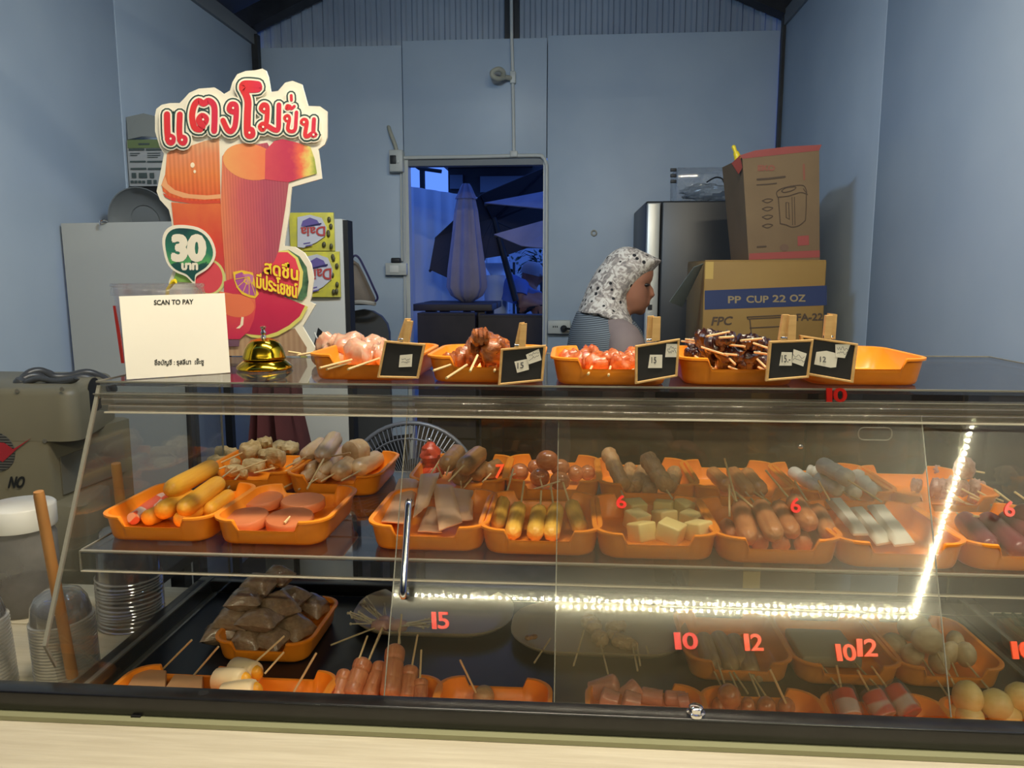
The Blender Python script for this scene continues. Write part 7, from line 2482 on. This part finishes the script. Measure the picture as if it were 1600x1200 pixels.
M_skin = mat('warm_skin', (156, 108, 84), .5, c2=(146, 98, 76), scale=12, sss=.1)
p0 = q(945, 700, Yp)
wo = thing('person', (p0.x, Yp, 0), 'person in a patterned headscarf and striped top, turned to the right behind the case', 'person')
bd_ = MB()
head = [(215, 830, 1150, .045), (300, 760, 1262, .066), (400, 735, 1288, .072), (480, 730, 1288, .073), (545, 735, 1272, .073), (590, 740, 1240, .072), (640, 748, 1238, .071), (700, 760, 1232, .069), (760, 778, 1222, .066), (800, 795, 1224, .062), (830, 810, 1214, .058), (870, 835, 1206, .053), (915, 860, 1182, .046), (955, 895, 1140, .034)]
bd_.loft([ringpx(h_, kk=kp) for h_ in head])
nz = q(*kp(1238, 690), Yp)
bd_.ball((nz.x + .002, Yp, nz.z), .012, .013, .020, nu=12, nv=8)
bd_.ball((nz.x + .006, Yp, nz.z - .009), .0115, .0155, .010, nu=12, nv=8)
lp_ = q(*kp(1208, 815), Yp)
bd_.ball((lp_.x + .002, Yp, lp_.z + .003), .0085, .02, .0055, nu=12, nv=8)
bd_.ball((lp_.x + .001, Yp, lp_.z - .008), .0085, .019, .0055, nu=12, nv=8)
ch_ = q(*kp(1138, 925), Yp)
bd_.ball((ch_.x - .004, Yp, ch_.z), .018, .024, .014, nu=12, nv=8)
bd_.loft([ringpx(r_, kk=kp) for r_ in ((880, 760, 1040, .052), (1000, 700, 1000, .055), (1130, 620, 980, .07))])
tors = [(492, 905, 968, .09), (502, 898, 988, .15), (516, 893, 1000, .185), (540, 889, 1006, .19), (580, 888, 1006, .185), (640, 892, 1000, .155), (700, 895, 995, .145), (780, 885, 1008, .175), (840, 885, 1006, .175)]
bd_.loft([ringpx(r_) for r_ in tors])


def P3(u, v, y): return q(u, v, y)


hips = q(945, 840, Yp)
for sy in (-.09, .09):
    bd_.tube([(hips.x, Yp + sy, hips.z + .05), (hips.x + .01, Yp + sy, .48), (hips.x - .01, Yp + sy, .09)], [.088, .06, .042], 12)
    bd_.ball((hips.x + .05, Yp + sy, .045), .125, .045, .042, nu=12, nv=8)
arms = []
for sy in (-1, 1):
    s_ = q(972, 538, Yp + sy * .17)
    e_ = q(966, 660, Yp + sy * .20)
    h_ = q(1046, 690, Yp + sy * .12)
    arms.append((s_, e_, h_))
    bd_.tube([s_, s_.lerp(e_, .5), e_, e_.lerp(h_, .5), h_], [.052, .046, .038, .034, .025], 12)
    d_ = (h_ - e_).normalized()
    up_ = Vector((0, 0, 1))
    sd_ = d_.cross(up_).normalized()
    pm = h_ + d_ * .05
    bd_.ball(pm, .05, .03, .02, nu=12, nv=8)
    for f_, (of, ln2) in enumerate(((-.027, .055), (-.009, .068), (.009, .066), (.026, .05))):
        b0 = pm + d_ * .03 + sd_ * of
        bd_.tube([b0, b0 + d_ * ln2 * .55, b0 + d_ * ln2 * .8 - up_ * .022, b0 + d_ * ln2 * .75 - up_ * .04], [.0095, .009, .008, .007], 8)
    b0 = pm - d_ * .02 - sd_ * .028 * sy
    bd_.tube([b0, b0 - sd_ * .03 * sy + d_ * .025, b0 - sd_ * .03 * sy + d_ * .055 - up_ * .01], [.012, .010, .008], 8)
fuse(bd_, .0058, 'body', M_skin, wo)
# scarf
ms = bpy.data.materials.new('patterned_scarf')
ms.use_nodes = True
n_, l_ = ms.node_tree.nodes, ms.node_tree.links
bs = n_['Principled BSDF']
bs.inputs['Roughness'].default_value = .85
tcx = n_.new('ShaderNodeTexCoord')
nz1 = n_.new('ShaderNodeTexNoise')
nz1.inputs['Scale'].default_value = 48
nz1.inputs['Detail'].default_value = 2
nz1.inputs['Distortion'].default_value = 1.6
l_.new(tcx.outputs['Object'], nz1.inputs['Vector'])
cr1 = n_.new('ShaderNodeValToRGB')
e_ = cr1.color_ramp.elements
e_[0].position, e_[0].color = .34, lin((112, 106, 102))
e_[1].position, e_[1].color = .58, lin((190, 184, 174))
k_ = e_.new(.47)
k_.color = lin((150, 140, 132))
l_.new(nz1.outputs['Fac'], cr1.inputs[0])
vo = n_.new('ShaderNodeTexVoronoi')
vo.inputs['Scale'].default_value = 38
l_.new(tcx.outputs['Object'], vo.inputs['Vector'])
cr2 = n_.new('ShaderNodeValToRGB')
cr2.color_ramp.elements[0].position, cr2.color_ramp.elements[0].color = .20, (.02, .02, .03, 1)
cr2.color_ramp.elements[1].position, cr2.color_ramp.elements[1].color = .26, (1, 1, 1, 1)
l_.new(vo.outputs['Distance'], cr2.inputs[0])
mm = n_.new('ShaderNodeMixRGB')
mm.blend_type = 'MULTIPLY'
mm.inputs[0].default_value = 1
l_.new(cr1.outputs[0], mm.inputs[1])
l_.new(cr2.outputs[0], mm.inputs[2])
l_.new(mm.outputs[0], bs.inputs['Base Color'])
hij = [(126, 915, 1000, .018), (140, 865, 1060, .034), (165, 810, 1120, .052), (205, 752, 1205, .067), (250, 705, 1295, .075), (285, 680, 1362, .079), (302, 668, 1388, .079), (330, 645, 1366, .083), (380, 600, 1322, .087), (420, 572, 1286, .089), (470, 545, 1242, .090), (530, 510, 1186, .091), (590, 475, 1132, .091), (650, 450, 1084, .092), (710, 432, 1032, .093), (770, 412, 992, .098), (830, 388, 972, .110), (890, 362, 972, .125), (930, 345, 985, .138), (960, 420, 995, .142), (1000, 560, 1008, .145), (1060, 740, 1028, .14), (1120, 900, 1050, .12), (1150, 990, 1052, .08)]
rg = []
for i_, h_ in enumerate(hij):
    r_ = ringpx(h_, 44, kk=kp)
    y_ = h_[0]
    f_ = min(max((y_ - 420) / 300, 0), 1)
    out = []
    for j_, p_ in enumerate(r_):
        a_ = 2 * PI * j_ / 44
        w_ = 1 + .022 * f_ * math.cos(7 * a_ + y_ * .012) + .012 * noise.noise(Vector((a_ * 2, y_ * .02, 1)))
        cx_ = (q(*kp(h_[1], h_[0]), Yp).x + q(*kp(h_[2], h_[0]), Yp).x) / 2
        out.append((cx_ + (p_[0] - cx_) * w_, Yp + (p_[1] - Yp) * w_, p_[2]))
    rg.append(out)
part('headscarf', MB().loft(rg), ms, wo)
# top: striped vest over a taupe sleeved shirt
M_str = bpy.data.materials.new('striped_jersey')
M_str.use_nodes = True
n_, l_ = M_str.node_tree.nodes, M_str.node_tree.links
bs = n_['Principled BSDF']
bs.inputs['Roughness'].default_value = .85
tcx = n_.new('ShaderNodeTexCoord')
mpx = n_.new('ShaderNodeMapping')
mpx.inputs['Rotation'].default_value = (0, R(8), 0)
wv = n_.new('ShaderNodeTexWave')
wv.bands_direction = 'Z'
wv.inputs['Scale'].default_value = 52
l_.new(tcx.outputs['Object'], mpx.inputs[0])
l_.new(mpx.outputs[0], wv.inputs['Vector'])
cr = n_.new('ShaderNodeValToRGB')
cr.color_ramp.elements[0].position, cr.color_ramp.elements[0].color = .3, lin((48, 54, 62))
cr.color_ramp.elements[1].position, cr.color_ramp.elements[1].color = .55, lin((104, 112, 118))
l_.new(wv.outputs['Fac'], cr.inputs[0])
l_.new(cr.outputs[0], bs.inputs['Base Color'])
M_taupe = mat('taupe_shirt', (124, 110, 106), .85, c2=(112, 98, 96), scale=6)
vest = [(487, 901, 962, .085), (492, 899, 975, .125), (502, 895, 992, .165), (516, 890, 1003, .197), (540, 886, 1009, .202), (580, 885, 1009, .197), (640, 889, 1003, .168), (700, 892, 998, .160), (780, 882, 1011, .19), (800, 882, 1011, .192)]
part('striped_top', MB().loft([ringpx(r_, 36) for r_ in vest]), M_str, wo)
for (s_, e_, h_), sy in zip(arms, (-1, 1)):
    top_ = Vector((s_.x - .03, s_.y - sy * .06, s_.z + .035))
    part('sleeve', MB().tube(crom([top_, s_ + Vector((.012, sy * .012, .0)), s_.lerp(e_, .5), e_, e_.lerp(h_, .5), e_.lerp(h_, .9)], 4), [.046 + .010 * min(i, 4) / 4 if i < 6 else max(.056 - .0014 * (i - 5), .036) for i in range(21)], 16), M_taupe, wo)
sk = [(790, 881, 1012, .193), (860, 874, 1020, .20)]
r0, r1 = ringpx(sk[0], 36), ringpx(sk[1], 36)
r2 = [(p_[0] + (p_[0] - hips.x) * .25, Yp + (p_[1] - Yp) * 1.25, .10) for p_ in r1]
part('skirt', MB().loft([r0, r1, r2]), mat('dark_skirt', (44, 42, 46), .85), wo)
for sy in (-1, 1):
    ec = q(*kp(1182, 600), Yp)
    part('eye', MB().ball((ec.x, Yp + sy * .048, ec.z), .011, .008, .0055, nu=10, nv=6), mat('dark_eye', (28, 22, 20), .3), wo)
    part('eyebrow', MB().tube([(ec.x - .018, Yp + sy * .054, ec.z + .014), (ec.x, Yp + sy * .047, ec.z + .018), (ec.x + .010, Yp + sy * .03, ec.z + .016)], .0024, 6), mat('dark_eye', (28, 22, 20), .3), wo)
ml = q(*kp(1200, 826), Yp)
part('mouth', MB().ball((ml.x + .002, Yp, ml.z), .0075, .021, .003, nu=10, nv=6), mat('lip_tone', (140, 84, 76), .5), wo)

# man outside
Ym2 = 5.6
SM = Ym2 / 7.0
ko = K(751, 380, 10)
r_ = lambda x, y, dy=0: q(*ko(x, y), Ym2 + dy)
hd = r_(800, 510)
seat_z = r_(560, 960).z
mo = thing('person', (hd.x, Ym2, GZ), 'person in a pale cap and blue shirt sitting outside beyond the back door', 'person')
mb_ = MB()
mb_.ball(hd, .095 * SM, .078 * SM, .115 * SM, nu=16, nv=10)
mb_.ball(hd + Vector((.085, 0, -.02)), .02, .018, .022, nu=8, nv=6)
mb_.tube([hd + Vector((-.02, 0, -.06)), r_(690, 640)], .055 * SM, 10)
mb_.tube([r_(690, 620), r_(660, 700), r_(620, 860), r_(600, 950)], [v_ * SM for v_ in (.10, .16, .15, .16)], 14)
for sy in (-1, 1):
    s_ = r_(620, 660, sy * .17 * SM)
    e_ = r_(600, 840, sy * .22 * SM)
    h_ = r_(800, 830, sy * .08)
    mb_.tube([s_, e_, h_], [v_ * SM for v_ in (.06, .05, .035)], 10)
    mb_.ball(h_ + Vector((.05, 0, 0)), .06, .035, .03, nu=10, nv=6)
    mb_.tube([r_(620, 950, sy * .1), r_(960, 975, sy * .12), Vector((r_(980, 975).x, Ym2 + sy * .12, GZ + .08))], [.10, .075, .045], 10)
    mb_.ball((r_(980, 975).x + .06, Ym2 + sy * .12, GZ + .045), .13, .05, .045, nu=10, nv=6)
fuse(mb_, .016, 'body', mat('warm_skin', (176, 124, 98), .5), mo)
sh_ = MB().tube(crom([r_(705, 600), r_(680, 640), r_(655, 720), r_(630, 860), r_(605, 955)], 4), [v_ * SM for v_ in (.07, .10, .13, .155, .17, .175, .178, .178, .176, .174, .172, .17, .17, .17, .17, .17, .17)], 18)
part('shirt', sh_, mat('blue_shirt', (92, 112, 168), .85), mo)
for sy in (-1, 1):
    part('sleeve', MB().tube([r_(625, 650, sy * .15 * SM), r_(612, 720, sy * .2 * SM), r_(604, 800, sy * .215 * SM)], [v_ * SM for v_ in (.075, .074, .068)], 12), mat('blue_shirt', (92, 112, 168), .85), mo)
    part('trouser_leg', MB().tube([r_(600, 955, sy * .1), r_(960, 978, sy * .12), Vector((r_(980, 975).x, Ym2 + sy * .12, GZ + .1))], [v_ * SM for v_ in (.12, .09, .07)], 12), mat('dark_trousers', (34, 34, 38), .85), mo)
part('cap', MB().lathe([(r_c * SM, z_c * SM) for r_c, z_c in ((.103, -.005), (.104, .03), (.095, .07), (.06, .105), (0, .115))], 20, Matrix.Translation(hd + Vector((0, 0, .012))) @ Matrix.Rotation(R(14), 4, 'Y')), mat('pale_cap', (150, 150, 156), .8), mo)
part('cap_brim', MB().lathe([(0, 0), (.065, 0), (.065, .008), (0, .008)], 16, Matrix.Translation(hd + Vector((.085, 0, -.005))) @ Matrix.Rotation(R(24), 4, 'Y') @ Matrix.Diagonal((1.2, .95, 1, 1))), mat('pale_cap', (150, 150, 156), .8), mo)
sx_ = r_(600, 960)
stl = thing('stool', (sx_.x, Ym2, GZ), 'dark high stool under the man outside', 'stool')
part('seat', MB().lathe([(0, sx_.z - .20), (.13, sx_.z - .20), (.13, sx_.z - .165), (0, sx_.z - .165)], 20, Matrix.Translation((sx_.x, Ym2, 0))), M_tab, stl)
for a_ in range(4):
    dx, dy = .09 * math.cos(PI / 4 + a_ * PI / 2), .09 * math.sin(PI / 4 + a_ * PI / 2)
    part('leg', MB().tube([(sx_.x + dx, Ym2 + dy, sx_.z - .20), (sx_.x + dx * 1.3, Ym2 + dy * 1.3, GZ)], .018, 6), M_tab, stl)
